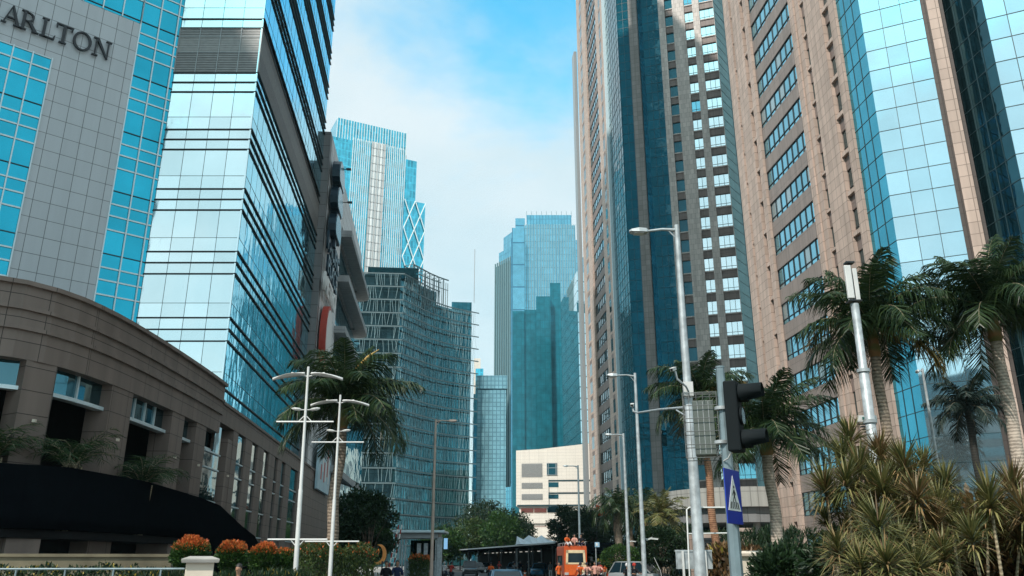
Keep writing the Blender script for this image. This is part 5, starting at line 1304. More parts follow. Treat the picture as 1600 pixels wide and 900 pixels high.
# double-armed decorative lamps
def deco(label, x, ytop, ybase, D, yb1, yb2, half, xb=None):
    p = V(X8(x, ytop), D, 0); zt = pz(ytop, D); q = V(X8(xb[0], xb[1]), D, 0)
    t = thing('double_lamp', label, 'street lamp', q); lean = Vector((p.x-q.x, p.y-q.y, 0))
    P = lambda z: Vector((q.x+lean.x*z/zt, q.y+lean.y*z/zt, z))
    b = MB(); b.tube([P(0), P(zt*.5), P(zt*.5+.05), P(zt)], [.075, .062, .05, .035], 10); b.build('pole', M['pole_white'], t)
    z1 = zt-.28
    for s in (-1, 1):                                   # big curved reflector wings
        b = MB(); R = []; L = .95
        for i in range(9):
            f = i/8; c = P(z1)+Rc*s*(.10+L*f)+Vector((0, 0, .08-.17*f*f)); w_ = .02+.27*sin(pi*min(1, .12+f*.88))
            R.append([c-Fc_*w_+Vector((0, 0, -.03)), c+Vector((0, 0, .035)), c+Fc_*w_+Vector((0, 0, -.03)), c+Vector((0, 0, -.06))])
        b.loft(R); b.build('reflector_wing', M['pole_tan'] if False else M['pole_white'], t)
        b = MB(); b.tube([P(z1-.02), P(z1+.10)+Rc*s*.5], .018, 5); b.build('strut', M['pole_white'], t)
        b = MB(); z2 = z1-1.02; R = []
        for f, w_, h_ in ((0, .03, .02), (.25, .10, .05), (.7, .11, .05), (1, .03, .02)):
            c = P(z2)+Rc*s*(.12+.30*f)+Vector((0, 0, .04*f)); R.append([c-Fc_*w_+Vector((0, 0, 0)), c+Vector((0, 0, h_)), c+Fc_*w_, c+Vector((0, 0, -h_))])
        b.loft(R); b.tube([P(z2), P(z2)+Rc*s*.15], .015, 5); b.build('lamp_head', M['lamp_glass'], t)
    for yb in (yb1, yb2):
        z = pz(yb, D); b = MB(); b.tube([P(z)-Rc*half, P(z)+Rc*half], .026, 7)
        sg_ = 1
        for s in (-1, 1): b.tube([P(z-.22 if yb == yb2 else z+.2), P(z)+Rc*s*.2], .016, 5)
        b.build('crossbar', M['pole_white'], t)
deco('taller white double-armed lamp with two crossbars left of the royal palm', 482, 573, 893, 24, 659, 843, .84, (463, 893))
deco('shorter white double-armed lamp with two crossbars in front of the royal palm', 532, 617, 870, 29, 691, 846, .92, (518, 870))
# antenna mast
p = V(X8(1336, 480), 20, 0); q = V(X8(1362, 690), 20, 0)
am = thing('antenna_mast', 'round steel mast with two long white antenna boxes in front of the right palm', 'mast', q)
zt = pz(475, 20); P = lambda z: Vector((q.x+(p.x-q.x)*z/zt, q.y+(p.y-q.y)*z/zt, z))
b = MB(); b.tube([P(0), P(zt*.45), P(zt*.45+.02), P(zt*.78), P(zt*.78+.02), P(zt)], [.14, .14, .12, .12, .10, .10], 14); b.build('mast', M['galv'], am)
for z in (zt*.3, zt*.45, zt*.62, zt*.78): b = MB(); b.tube([P(z-.04), P(z+.04)], .155, 14); b.build('clamp', M['galv'], am)
for dx, dy, w_, h0, h1 in ((-.10, -.08, .17, .12, 1.02), (.12, .04, .12, .10, .98), (0, .16, .12, .1, .98)):
    b = MB(); c = P(zt)+Rc*dx+Fc_*dy; b.box((c.x, c.y, zt+(h0+h1)/2), w_, .09, h1-h0, -PSI); b.build('antenna', M['pole_white'], am, bevel=.02)
b = MB(); b.tube([P(zt), P(zt)+Vector((0, 0, 1.1))], .035, 8); b.box(P(zt)+Vector((0, 0, 1.12)), .22, .2, .04, -PSI); b.box(P(zt)+Vector((0, 0, .07)), .32, .26, .03, -PSI); b.build('bracket', M['m_dark'], am)
ls = thing('taxi_sign', 'small white sign box with green bird mark over dark slats behind the antenna mast', 'sign', VI(1354, 660, 20.3))
b = MB(); c = VI(1354, 654.5, 20.4); b.box(c, .46, .12, .16, -PSI); b.build('sign_box', M['pole_white'], ls)
b = MB(); m0 = VI(1349, 653, 20.32)
b.ellip(m0, .035, .004, .03, 10, 6); b.extr([m0+Rc*-.01+Vector((0, 0, -.02)), m0+Rc*.02+Vector((0, 0, -.02)), m0+Rc*-.045+Vector((0, 0, -.065))], Fc_*-.01); b.build('bird_mark', plain('dark_green_mark', (.02, .12, .10), .5), ls)
for i in range(4):
    b = MB(); b.box(c+Vector((0, 0, -.13-.065*i)), .42-.09*i, .12, .028, -PSI); b.build('slat', M['m_dark'], ls)
b = MB(); b.extr([c+Rc*-.23+Vector((0, 0, .08)), c+Rc*-.23+Vector((0, 0, -.05)), c+Rc*-.42+Vector((0, 0, .10))], Fc_*.03); b.build('side_wing', M['pole_tan'], ls)
# traffic light and sign pole (nearest things)
tp = V(X8(1130, 640), 10.2, 0); ztp = pz(575, 10.2)
tl = thing('traffic_light', 'black traffic light seen from the side on an octagonal blue-grey pole', 'traffic light', tp)
b = MB(); b.tube([tp, up(tp, .9), up(tp, ztp)], [.10, .085, .052], 8, smooth=False); b.build('pole', M['galv_blue'], tl)
b = MB(); b.tube([up(tp, ztp), up(tp, ztp+.02)], .058, 8); b.build('pole_cap', M['galv_blue'], tl)
for y in (638, 691): b = MB(); c = V(X8(1127, y), 10.2, pz(y, 10.2)); b.tube([c-Vector((0, 0, .02)), c+Vector((0, 0, .02))], .085, 12); b.tube([c, c+Rc*.17], .018, 6); b.build('bracket', M['galv'], tl)
M['tl_black'] = plain('traffic_light_housing', (.006, .010, .012), .8, 0, var=.1, spec=.2)
ch = VI(1147, 651, 10.0)
b = MB(); zc = ch.z
Uh = (Rc*.88-Fc_*.47).normalized(); Wh = (Fc_*.88+Rc*.47).normalized()
b.hexa([Vector((ch.x, ch.y, zc+z*.43))+Uh*a*.08+Wh*x*.13 for z in (-1, 1) for a, x in ((-1, -1), (1, -1), (1, 1), (-1, 1))]); hs = b.build('housing', M['tl_black'], tl, bevel=.02)
for k in range(3):
    zz_ = zc+.28-.28*k if k < 3 else 0
    c = Vector((ch.x, ch.y, zz_))+Uh*.09
    if k != 1 or True:
        b = MB(); R = []
        n = 18
        if k == 1: L = .03
        else: L = .28
        rin, rout = .104, .112
        rings = []
        for (l, r) in ((0, rout), (L, rout), (L, rin), (0, rin)):
            rings.append([c+Uh*(l*(1 if sin(2*pi*i/n) > -.35 else .35))+Wh*cos(2*pi*i/n)*r+Vector((0, 0, sin(2*pi*i/n)*r)) for i in range(n)])
        b.loft(rings, cap=False); b.build('visor', M['tl_black'], hs)
        b = MB(); b.extr([c+Uh*.005+Wh*cos(2*pi*i/n)*.10+Vector((0, 0, sin(2*pi*i/n)*.10)) for i in range(n)], Uh*.02); b.build('lens', plain('dark_lens', (.03, .02, .02), .15), hs)
b = MB(); b.tube([VI(1131, 720, 10.15), VI(1138, 716, 10.05), VI(1143, 706, 10), VI(1142, 698, 10)], .009, 6); b.build('cable', M['pole_white'], tl)
sg = thing('crossing_sign', 'blue pedestrian crossing sign seen at an angle on the octagonal pole', 'sign', VI(1146, 775, 10.0))
# sign plate: corners from the photo, held at the pole
cS = VI(1145, 776, 10.0); US = (Rc*.36+Fc_*.93).normalized()*-1; hS = .315; wS = .27
US = (Rc*.55+Fc_*.835).normalized()
NS = Vector((US.y, -US.x, 0)); NS = NS if NS.y < 0 else -NS
def SP(a, z, d=0): return cS+US*a*wS+NS*d+Vector((0, 0, z*hS))
if NS.dot(cS) > 0: NS = -NS
b = MB(); b.extr([SP(-1, -1), SP(1, -1), SP(1, 1), SP(-1, 1)], NS*.012); b.build('plate', plain('sign_blue', (.008, .035, .36), .35, 0, var=.04), sg, bevel=.003)
b = MB(); b.extr([SP(-.82, -.52, .013), SP(.82, -.52, .013), SP(0, .78, .013)], NS*.003); b.build('white_triangle', M['sign_white'], sg)
b = MB()
for i in range(5): a = -.52+i*.26; b.extr([SP(a-.07, -.45, .017), SP(a+.05, -.45, .017), SP(a*.8+.03, -.20, .017), SP(a*.8-.07, -.20, .017)], NS*.002)
b.extr([SP(-.05, -.02, .017), SP(.09, -.02, .017), SP(.10, .26, .017), SP(-.04, .26, .017)], NS*.002)      # torso
b.extr([SP(-.05, 0, .017), SP(.03, 0, .017), SP(-.16, -.22, .017), SP(-.24, -.22, .017)], NS*.002)
b.extr([SP(.01, 0, .017), SP(.09, 0, .017), SP(.24, -.22, .017), SP(.15, -.22, .017)], NS*.002)
b.extr([SP(-.04, .24, .017), SP(-.04, .17, .017), SP(-.20, .02, .017), SP(-.22, .07, .017)], NS*.002)
b.extr([SP(.08, .24, .017), SP(.08, .17, .017), SP(.22, .05, .017), SP(.24, .10, .017)], NS*.002)
b.extr([SP(.03+.07*cos(2*pi*i/10), .35+.06*sin(2*pi*i/10), .017) for i in range(10)], NS*.002)
b.build('walking_figure', M['rubber'], sg)
b = MB(); b.box(cS-NS*.03+Vector((0, 0, .15)), .06, .06, .04); b.box(cS-NS*.03-Vector((0, 0, .15)), .06, .06, .04); b.build('clamp', M['galv'], sg)
# caged cabinet on the lamp pole
cb_ = thing('caged_cabinet', 'grey-green equipment cabinet in a wire cage on the tallest lamp pole', 'cabinet', VI(1100, 667, 15.6))
cx = VI(1101, 672, 15.4); D_ = 15.4; hw = .26; hd_ = .22; z0_ = pz(712, D_); z1_ = pz(628, D_)
M['cab'] = plain('grey_green_cabinet', (.09, .11, .10), .5, .1, var=.12, scale=5)
b = MB(); b.box((cx.x, cx.y, (z0_+z1_)/2+.0), .38, .34, z1_-z0_, -PSI-.25); cbn = b.build('cabinet', M['cab'], cb_, bevel=.01)
b = MB(); Rz = Matrix.Rotation(-PSI-.25, 3, 'Z')
for i in range(3): b.box(Vector((cx.x, cx.y, 0))+Rz @ Vector((-.1+.1*i, -.172, 0))+Vector((0, 0, (z0_+z1_)/2)), .01, .006, (z1_-z0_)*.96, -PSI-.25)
b.build('door_ribs', M['m_grey'], cbn)
b = MB()
def cg(x, y, z): v = Rz @ Vector((x, y, 0)); return Vector((cx.x+v.x, cx.y+v.y, z))
ZT, ZB = z1_+.14, z0_-.06
for x in (-.36, .26): 
    for y in (-.24, .24): b.tube([cg(x, y, ZB), cg(x, y, ZT)], .008, 5)
for i in range(6):
    z = ZB+(ZT-ZB)*i/5
    b.tube([cg(-.36, -.24, z), cg(.26, -.24, z), cg(.26, .24, z), cg(-.36, .24, z), cg(-.36, -.24, z)], .008, 5)
for i in range(6): x = -.36+.62*i/5; b.tube([cg(x, -.24, ZT), cg(x, .24, ZT)], .006, 4); b.tube([cg(x, -.24, ZB), cg(x, .24, ZB)], .006, 4); b.tube([cg(x, -.24, ZT), cg(x, -.24, ZT-.14)], .006, 4)
for i in range(3): b.tube([cg(-.36, -.24+.12*i, ZT), cg(.26, -.24+.12*i, ZT)], .006, 4)
b.tube([cg(-.25, -.24, ZB), cg(-.25, -.24, ZT)], .006, 4)
b.build('wire_cage', plain('cage_wire', (.13, .14, .14), .6), cb_)
# rail frame behind the poles, grey board
rf = thing('rail_frame', 'thin white steel pipe frame standing behind the lamp pole', 'frame', V(1078, 22))
b = MB(); D_ = 22; a, c, d, e = VI(1076, 900, D_), VI(1073, 796, D_), VI(1077, 793, D_), VI(1136, 793, D_)
b.tube([up(a, 0), c, d, e], .022, 7); b.tube([VI(1074, 834, D_), VI(1136, 833, D_)], .018, 6); f_ = VI(1140, 793, D_); b.tube([f_, up(f_, 0)], .022, 7)
b.build('pipe', M['pole_white'], rf)
gb = thing('back_of_board', 'blank grey metal back of a board on two posts by the lamp pole', 'board', V(1085, 25))
b = MB(); D_ = 25; F = Fr(V(X8(1057, 880), D_), V(X8(1112, 880), D_)); b.fbox(F, 0, F.L, -.02, .02, pz(889, D_), pz(862, D_)); b.fbox(F, -.03, F.L+.03, -.04, .04, pz(862, D_), pz(862, D_)+.05)
for i in range(7): b.fbox(F, F.L*i/6-.015, F.L*i/6+.015, .02, .035, pz(889, D_), pz(862, D_))
b.build('panel', M['galv'], gb)
for f in (.18, .82): b = MB(); b.fbox(F, F.L*f-.03, F.L*f+.03, .03, .09, 0, pz(861, D_)); b.build('post', M['pole_white'], gb)
# gate piers with pale caps
for x, y, D, w_, lab in ((313, 880, 18.5, .56, 'pale plastered gate pier with a wide flat cap in front of the orange-tipped shrubs'), (1176, 870, 22.5, .55, 'small pale gate pier with a pitched cap among the brown crotons')):
    p = V(X8(x, y), D, 0); t = thing('gate_pier', lab, 'pier', p); zc = pz(y-1, D)
    b = MB(); b.box((p.x, p.y, zc/2), w_, w_, zc, .25); b.build('shaft', M['cream'], t, bevel=.01)
    b = MB(); Rz2 = Matrix.Rotation(.25, 3, 'Z'); rings = []
    for h, k in ((0, .66), (.05, .68), (.075, .68), (.13, .40)): rings.append([p+Rz2 @ Vector((sx*w_*k, sy*w_*k, 0))+Vector((0, 0, zc+h)) for sx, sy in ((-1, -1), (1, -1), (1, 1), (-1, 1))])
    b.loft(rings, smooth=False); b.build('cap', M['concrete'] if x < 600 else M['cream'], t)
lw_ = thing('garden_wall', 'long low stained concrete wall at the lower left', 'wall', V(-40, 24.5))
b = MB(); F = Fr(V(-250, 21.2), V(268, 24.2)); b.fbox(F, 0, F.L, -.3, 0, 0, 1.78); b.fbox(F, -.02, F.L+.02, -.34, .05, 1.78, 1.86)
b.build('wall', plain('stained_yellow_concrete', (.15, .13, .085), .85, 0, var=.35, scale=1.2, bump=.3), lw_)
hr = thing('handrail', 'thin grey handrail in front of the low concrete wall', 'railing', V(50, 19))
b = MB(); F = Fr(V(-250, 17.5), V(290, 18.6)); b.tube([F.p(0, 0, 1.52), F.p(F.L, 0, 1.52)], .022, 7); b.build('rail', M['galv_blue'], hr)
for i in range(7): b = MB(); u = F.L*(i+.5)/7; b.tube([F.p(u, 0, 0), F.p(u, 0, 1.52)], .02, 6); b.build('post', M['galv_blue'], hr)
hedge('hedge', 'strip of small leafy plants with yellow spots below the handrail', V(-250, 18.3), V(262, 20), .8, .3, 1.46, 9000, .09, .045, ['dark_green', 'yellow_leaf'], 77, tip=1, tf=.05)
# gate house with barrier
gh = thing('gate_house', 'small guard house with a flat pale roof and glass sides beside the parking barrier', 'building', V(650, 74))
gc = V(648, 76); D_ = 74
b = MB(); F = Fr(V(606, D_), V(692, D_)); b.fbox(F, -.2, F.L+.1, -4.8, .15, 3.95, 4.15); b.build('roof', M['m_white'], gh, bevel=.03); b = MB(); b.fbox(F, .5, F.L-.5, -4.2, -.4, 3.5, 3.95); b.build('fascia', M['m_grey'], gh)
for u in (.9, 1.15, 1.4, 4.05, 4.3): b = MB(); b.fbox(F, u-.06, u+.06, -.8, -.6, 0, 3.4); b.build('post', M['galv'], gh)
b = MB(); b.fbox(F, 1.5, 4.0, -3.6, -3.4, 0, 3.4); b.build('rear_glass', M['g_black'], gh)
b = MB(); b.fbox(F, 1.4, 4.1, -1.2, -1.05, 0, 1.55); b.fbox(F, 1.35, 4.15, -1.3, -.95, 1.55, 1.64); b.build('counter', M['galv_blue'], gh)
for u in (2.5, 3.1): b = MB(); b.fbox(F, u-.17, u+.17, -1.6, -1.3, 0, 3.1); b.build('column', M['galv'], gh)
b = MB(); b.fbox(F, 4.15, 4.6, -.9, -.5, 0, 3.6); b.build('end_column', M['galv'], gh)
b = MB(); b.fbox(F, 4.72, 5.1, -.6, -.45, 2.55, 3.55); sc_ = b.build('screen_box', M['m_dark'], gh)
m_, t_n, p_ = newmat('lit_screen'); p_.inputs['Emission Color'].default_value = (.30, .62, .95, 1); p_.inputs['Emission Strength'].default_value = .75; p_.inputs['Base Color'].default_value = (.05, .1, .15, 1)
b = MB(); b.fbox(F, 4.75, 5.07, -.45, -.43, 2.6, 3.5); b.build('lit_panel', m_, sc_)
br_ = thing('parking_barrier', 'red and white striped parking barrier raised upright by the gate house', 'barrier', V(607, 60))
b = MB(); bp = V(607, 60); b.box((bp.x, bp.y, .55), .35, .3, 1.1, -PSI); b.build('motor_box', M['galv_blue'], br_)
a = bp+Vector((0, -.2, .9)); e = VI(623, 820, 60); M['barrier_red'] = plain('barrier_red', (.30, .03, .02), .5)
b = MB()
for i in range(10): b.tube([a.lerp(e, i/10), a.lerp(e, (i+1)/10)], .055, 6, i % 2, cap=True)
a2 = a+Rc*.32; e2 = e+Rc*.22
for i in range(10): b.tube([a2.lerp(e2, i/10), a2.lerp(e2, (i+1)/10)], .045, 6, (i+1) % 2)
for i in range(1, 10): b.tube([a.lerp(e, i/10), a2.lerp(e2, i/10)], .02, 4, 0)
b.build('striped_arm', [M['sign_white'], M['barrier_red']], br_)
# crescent moon decoration
mo = thing('crescent_decoration', 'orange crescent moon decoration on a post left of the two men in black', 'decoration', V(596, 46))
mc = VI(592, 866, 46); b = MB(); n = 16; pts = []
R1 = .47
for i in range(n+1): a = radians(-115+205*i/n); pts.append((R1*cos(a), R1*sin(a)))
for i in range(n+1): a = radians(90-205*i/n); pts.append((-.16+.40*cos(a)*1.0, .03+.40*sin(a)))
b.extr([mc+Rc*x*.85+Vector((0, 0, z*1.1)) for x, z in pts], Fc_*.1); b.build('crescent', plain('orange_crescent', (.70, .27, .07), .5, 0, var=.25, scale=6), mo)
b = MB(); b.tube([up(mc, 0)+Rc*.2, up(mc, mc.z-.35)+Rc*.2], .04, 7); b.build('post', M['m_dark'], mo)
# dark glass canopy over the drop-off lane
dc = thing('drop_off_canopy', 'long black flat canopy over the drop-off lane behind the taxis', 'canopy', V(790, 130))
q0, q1 = V(694, 168), V(868, 88)
F = Fr(q0, q1); F = F if F.N.y < 0 else Fr(q0, q1, True)
b = MB(); b.fbox(F, 0, F.L, -7, 0, 3.1, 3.42); b.fbox(F, 0, F.L, .0, .12, 3.3, 3.46, 1)
e0 = F.p(F.L, 0, 3.1); b.loft([[F.p(F.L, -7, 3.1), F.p(F.L, 0, 3.1), F.p(F.L, 0, 3.46), F.p(F.L, -7, 3.42)], [F.p(F.L+1.6, -6, 2.9), F.p(F.L+1.6, 0, 2.9), F.p(F.L+1.6, 0, 3.3), F.p(F.L+1.6, -6, 3.3)], [F.p(F.L+3, -4, 2.3), F.p(F.L+3, -.5, 2.3), F.p(F.L+3, -.5, 2.55), F.p(F.L+3, -4, 2.55)]], 0, False)
b.build('roof', [M['black'], M['galv']], dc)
b = MB(); b.fbox(F, 0, F.L, -7, -6.8, 0, 3.1); b.build('rear_wall', M['inside'], dc)
for i in range(9): b = MB(); c = F.p(F.L*(i+.5)/9, -1.0, 0); b.tube([c, up(c, 3.1)], .12, 8); b.build('column', M['m_dark'], dc)
M['strip_light'] = newmat('strip_light')[0]; MATS['strip_light'].node_tree.nodes['Principled BSDF'].inputs['Emission Color'].default_value = (1, .95, .85, 1); MATS['strip_light'].node_tree.nodes['Principled BSDF'].inputs['Emission Strength'].default_value = .5
for i in range(12): b = MB(); b.fbox(F, F.L*(.25+.5*i/12), F.L*(.25+.5*i/12)+1.3, -4.2, -4.1, 2.75, 2.83); b.build('strip_lamp', M['strip_light'], dc)
tr_ = thing('tensile_roof', 'pale pointed fabric roof above the black canopy', 'canopy', V(838, 108))
b = MB(); D_ = 106
pts = [(806, 850, 0), (808, 838, 3), (818, 843, 5), (826, 836.5, 3), (838, 841, 5), (846, 836.5, 4), (856, 843, 5), (868, 846, 5), (884, 853, 0)]
top = [VI(x, y, D_+d) for x, y, d in pts]; front = [VI(804+i*9.5, 850 if i not in (0, 8) else 851, D_-4) for i in range(9)]
for i in range(8): b.add([top[i], top[i+1], front[i+1], front[i]], [(0, 1, 2, 3)]); b.add([top[i], top[i+1], top[i+1]+Fc_*9-Vector((0, 0, .8)), top[i]+Fc_*9-Vector((0, 0, .8))], [(0, 1, 2, 3)])
b.build('fabric', plain('white_fabric', (.55, .64, .70), .6, 0, var=.08), tr_)
for i in (1, 3, 5, 7): b = MB(); b.tube([up(top[i], 0), top[i]], .08, 6); b.build('mast', M['galv'], tr_)
# low fences and railings behind the crowd
fe = thing('white_railing', 'pale low railing at the foot of the palms behind the crowd', 'railing', V(960, 98))
b = MB(); F = Fr(V(905, 104), V(1003, 92)); b.fbox(F, 0, F.L, -.05, .05, 2.0, 2.35); b.fbox(F, 0, F.L, -.05, .05, 2.9, 3.05); b.build('rail', M['m_white'], fe)
for i in range(9): b = MB(); u = F.L*i/8; b.fbox(F, u-.05, u+.05, -.06, .06, 0, 3.05); b.build('post', M['m_white'], fe)
ps = thing('small_road_sign', 'small pale blue square sign on a thin post beside the orange crowd', 'sign', V(932, 70))
b = MB(); p = V(931.5, 70); b.tube([p, up(p, 2.95)], .04, 7); b.build('post', M['galv'], ps); b = MB(); c = VI(933, 851, 69.9); b.box(c, .38, .04, .38, -PSI); pl_ = b.build('plate', plain('pale_blue_sign', (.30, .50, .66), .5), ps)
b = MB(); b.box(c+Vector((-.03, -.03, .02)), .12, .02, .22, -PSI); b.build('sign_mark', M['sign_white'], pl_)
fl = thing('flag', 'orange-red flag hanging in front of the granite tower base', 'flag', V(936, 92))
b = MB(); a = VI(931, 788, 92); R_ = []
for i in range(7): f = i/6; R_.append([a+Rc*.0+Vector((0, 0, -f*.0))+Rc*f*.95+Fc_*.12*sin(f*6)+Vector((0, 0, -.35*f)), a+Rc*f*.95+Fc_*.12*sin(f*6+1)+Vector((0, 0, -1.15-.55*f+f*.4)), a+Rc*f*.95+Fc_*(.12*sin(f*6+1)+.03)+Vector((0, 0, -1.15-.55*f+f*.4)), a+Rc*f*.95+Fc_*(.12*sin(f*6)+.03)+Vector((0, 0, -.35*f))])
b.loft(R_); b.build('cloth', plain('orange_red_cloth', (.60, .10, .04), .7), fl); b = MB(); b.tube([up(a, 0), up(a, a.z+.1)], .035, 6); b.build('staff', M['m_dark'], fl)
b = MB(); c = V(X8(936, 870), 34, 0)
st_ = thing('leaning_stake', 'thin pale stake leaning beside the dark round clipped tree', 'stake', V(1040, 50)); b.tube([VI(1032, 892, 50), VI(1022, 871, 50)], .016, 6); b.tube([VI(1032, 892, 50), up(VI(1036, 892, 50), 0)], .016, 6); b.build('stake', M['pole_white'], st_)
# ============================================================ people
M['skin'] = plain('skin', (.36, .20, .13), .55, 0, var=.06)
M['hair'] = plain('black_hair', (.012, .010, .009), .6, 0, var=.2)
M['shoe'] = plain('dark_shoes', (.02, .02, .022), .5)
def cloth(n, c): M[n] = plain(n, c, .9, 0, var=.15, scale=8, bump=.15, bscale=25, spec=.1)
cloth('black_cloth', (.012, .012, .016)); cloth('orange_cloth', (.62, .12, .03)); cloth('pink_cloth', (.62, .33, .27)); cloth('navy_cloth', (.02, .03, .07)); cloth('white_cloth', (.62, .64, .66)); cloth('grey_cloth', (.12, .13, .14)); cloth('brown_cloth', (.12, .08, .06)); cloth('lime_cloth', (.30, .55, .12)); cloth('red_cloth', (.4, .06, .05))
def skinmesh(name, verts, edges, rad, sub=2, root=0):
    me = bpy.data.meshes.new(name); me.from_pydata([Vector(v) for v in verts], edges, [])
    o = bpy.data.objects.new(name, me); COL.objects.link(o)
    sk = o.modifiers.new('s', 'SKIN'); sk.use_smooth_shade = True; sk.branch_smoothing = .4
    for i, r in enumerate(rad):
        rr = r if isinstance(r, tuple) else (r, r)
        me.skin_vertices[0].data[i].radius = rr; me.skin_vertices[0].data[i].use_root = (i == root)
    ss = o.modifiers.new('u', 'SUBSURF'); ss.levels = sub; ss.render_levels = sub
    dg = bpy.context.evaluated_depsgraph_get(); dg.update()
    m2 = bpy.data.meshes.new_from_object(o.evaluated_get(dg)); m2.name = name
    for p_ in m2.polygons: p_.use_smooth = True
    bpy.data.objects.remove(o); bpy.data.meshes.remove(me)
    return m2
POSES = {}
def pose(kind):
    """joints of a 1.70 m figure facing -y; z=0 is what carries it"""
    if kind in POSES: return POSES[kind]
    J = {}
    if kind == 'stand': hip = Vector((0, 0, .90)); lean = 0; 
    elif kind == 'walk': hip = Vector((0, 0, .89)); lean = -.04
    elif kind == 'ride': hip = Vector((0, .12, .86)); lean = -.12
    elif kind == 'sit': hip = Vector((0, 0, .13)); lean = -.10
    J['pel'] = hip; J['wst'] = hip+Vector((0, lean*.3, .16)); J['chs'] = hip+Vector((0, lean*.8, .36)); J['nk0'] = hip+Vector((0, lean, .52)); J['nk1'] = hip+Vector((0, lean-.015, .59)); J['hd0'] = hip+Vector((0, lean-.03, .66)); J['hd1'] = hip+Vector((0, lean-.03, .75))
    for s, n in ((-1, 'L'), (1, 'R')):
        sh = hip+Vector((s*.175, lean*.95, .47)); J['sh'+n] = sh; hp = hip+Vector((s*.09, 0, -.03)); J['hp'+n] = hp
        if kind == 'stand': el = sh+Vector((s*.045, .02, -.27)); wr = el+Vector((s*.0, -.05, -.24)); kn = hp+Vector((s*.02, -.02, -.42)); an = kn+Vector((s*.01, .03, -.37)); toe = an+Vector((s*.03, -.17, -.05))
        if kind == 'walk':
            el = sh+Vector((s*.05, .10*s, -.25)); wr = el+Vector((0, -.10+.04*s, -.20)); kn = hp+Vector((0, -.16*s-.02, -.39)); an = kn+Vector((0, .10-.10*s, -.37)); an.z = .08 if s > 0 else .10; toe = an+Vector((0, -.17, -.04))
        if kind == 'ride': el = sh+Vector((s*.07, -.16, -.20)); wr = el+Vector((s*.05, -.22, .0)); kn = hp+Vector((s*.14, -.36, -.10)); an = kn+Vector((-s*.03, .08, -.38)); toe = an+Vector((s*.02, -.16, -.06))
        if kind == 'sit': el = sh+Vector((s*.06, -.08, -.22)); wr = el+Vector((-s*.05, -.20, -.06)); kn = hp+Vector((s*.08, -.34, .20)); an = kn+Vector((0, -.16, -.26)); toe = an+Vector((0, -.17, -.03))
        J['el'+n] = el; J['wr'+n] = wr; J['kn'+n] = kn; J['an'+n] = an; J['toe'+n] = toe
    V_ = []; E_ = []; Rr = []; idx = {}
    def v(k, p, r): idx[k] = len(V_); V_.append(p); Rr.append(r)
    v('pel', J['pel'], (.115, .085)); v('wst', J['wst'], (.10, .072)); v('chs', J['chs'], (.125, .085)); v('nk0', J['nk0'], (.058, .052)); v('nk1', J['nk1'], .046)
    v('hd0', J['hd0'], (.066, .074)); v('hd1', J['hd1'], (.066, .074))
    for a, c in (('pel', 'wst'), ('wst', 'chs'), ('chs', 'nk0'), ('nk0', 'nk1'), ('nk1', 'hd0'), ('hd0', 'hd1')): E_.append((idx[a], idx[c]))
    for n in 'LR':
        for k, r in (('sh', .047), ('el', .037), ('wr', .028)): v(k+n, J[k+n], r)
        for k, r in (('hp', .078), ('kn', .056), ('an', .036), ('toe', .030)): v(k+n, J[k+n], r)
        E_ += [(idx['chs'], idx['sh'+n]), (idx['sh'+n], idx['el'+n]), (idx['el'+n], idx['wr'+n]), (idx['pel'], idx['hp'+n]), (idx['hp'+n], idx['kn'+n]), (idx['kn'+n], idx['an'+n]), (idx['an'+n], idx['toe'+n])]
        d = (J['wr'+n]-J['el'+n]).normalized(); x = Vector((1, 0, 0)); x = (x-d*x.dot(d)).normalized(); y = d.cross(x)
        v('pm'+n, J['wr'+n]+d*.05, (.032, .018)); E_.append((idx['wr'+n], idx['pm'+n]))
        for f in range(4):
            o_ = x*0+y*(-.028+.019*f); v('f%d' % f+n, J['wr'+n]+d*.115+o_*1.1, .009); v('g%d' % f+n, J['wr'+n]+d*(.165 if f in (1, 2) else .15)+o_*1.1+x*(-.02), .007)
            E_ += [(idx['pm'+n], idx['f%d' % f+n]), (idx['f%d' % f+n], idx['g%d' % f+n])]
        v('th'+n, J['wr'+n]+d*.06-y*.05, .010); E_.append((idx['pm'+n], idx['th'+n]))
    body = skinmesh('body', V_, E_, Rr, 2)
    # face: nose, ears, eyes and mouth joined into the body mesh
    bm = bmesh.new(); bm.from_mesh(body)
    h = J['hd0'].lerp(J['hd1'], .5)
    def blob(c, sx, sy, sz, mi=0):
        r = bmesh.ops.create_icosphere(bm, subdivisions=2, radius=1, matrix=Matrix.Translation(c) @ Matrix.Diagonal((sx, sy, sz, 1)))
        for f in set(f for q_ in r['verts'] for f in q_.link_faces): f.smooth = True; f.material_index = mi
    blob(h+Vector((0, 0, .025)), .074, .092, .115); blob(h+Vector((0, -.092, -.005)), .012, .020, .024)
    for s in (-1, 1):
        blob(h+Vector((s*.076, .005, .0)), .010, .020, .030); blob(h+Vector((s*.028, -.086, .022)), .011, .007, .006, 1)
    blob(h+Vector((0, -.082, -.048)), .024, .010, .006, 1)
    bm.to_mesh(body); bm.free()
    body.materials.clear(); body.materials.append(M['skin']); body.materials.append(M['hair'])
    # clothes
    nm = J['chs'].lerp(J['nk0'], .55)
    sv = [J['pel']+Vector((0, 0, -.11)), J['pel'], J['wst'], J['chs'], nm, J['nk0']+Vector((0, 0, .05))]; sr = [(.165, .13), (.158, .125), (.145, .112), (.172, .128), (.150, .110), (.086, .080)]; se = [(0, 1), (1, 2), (2, 3), (3, 4), (4, 5)]
    for n in 'LR': i = len(sv); sv += [J['sh'+n]+Vector((0, 0, -.01)), J['sh'+n].lerp(J['el'+n], .45), J['sh'+n].lerp(J['el'+n], 1.02)]; sr += [.086, .076, .070]; se += [(4, i), (i, i+1), (i+1, i+2)]
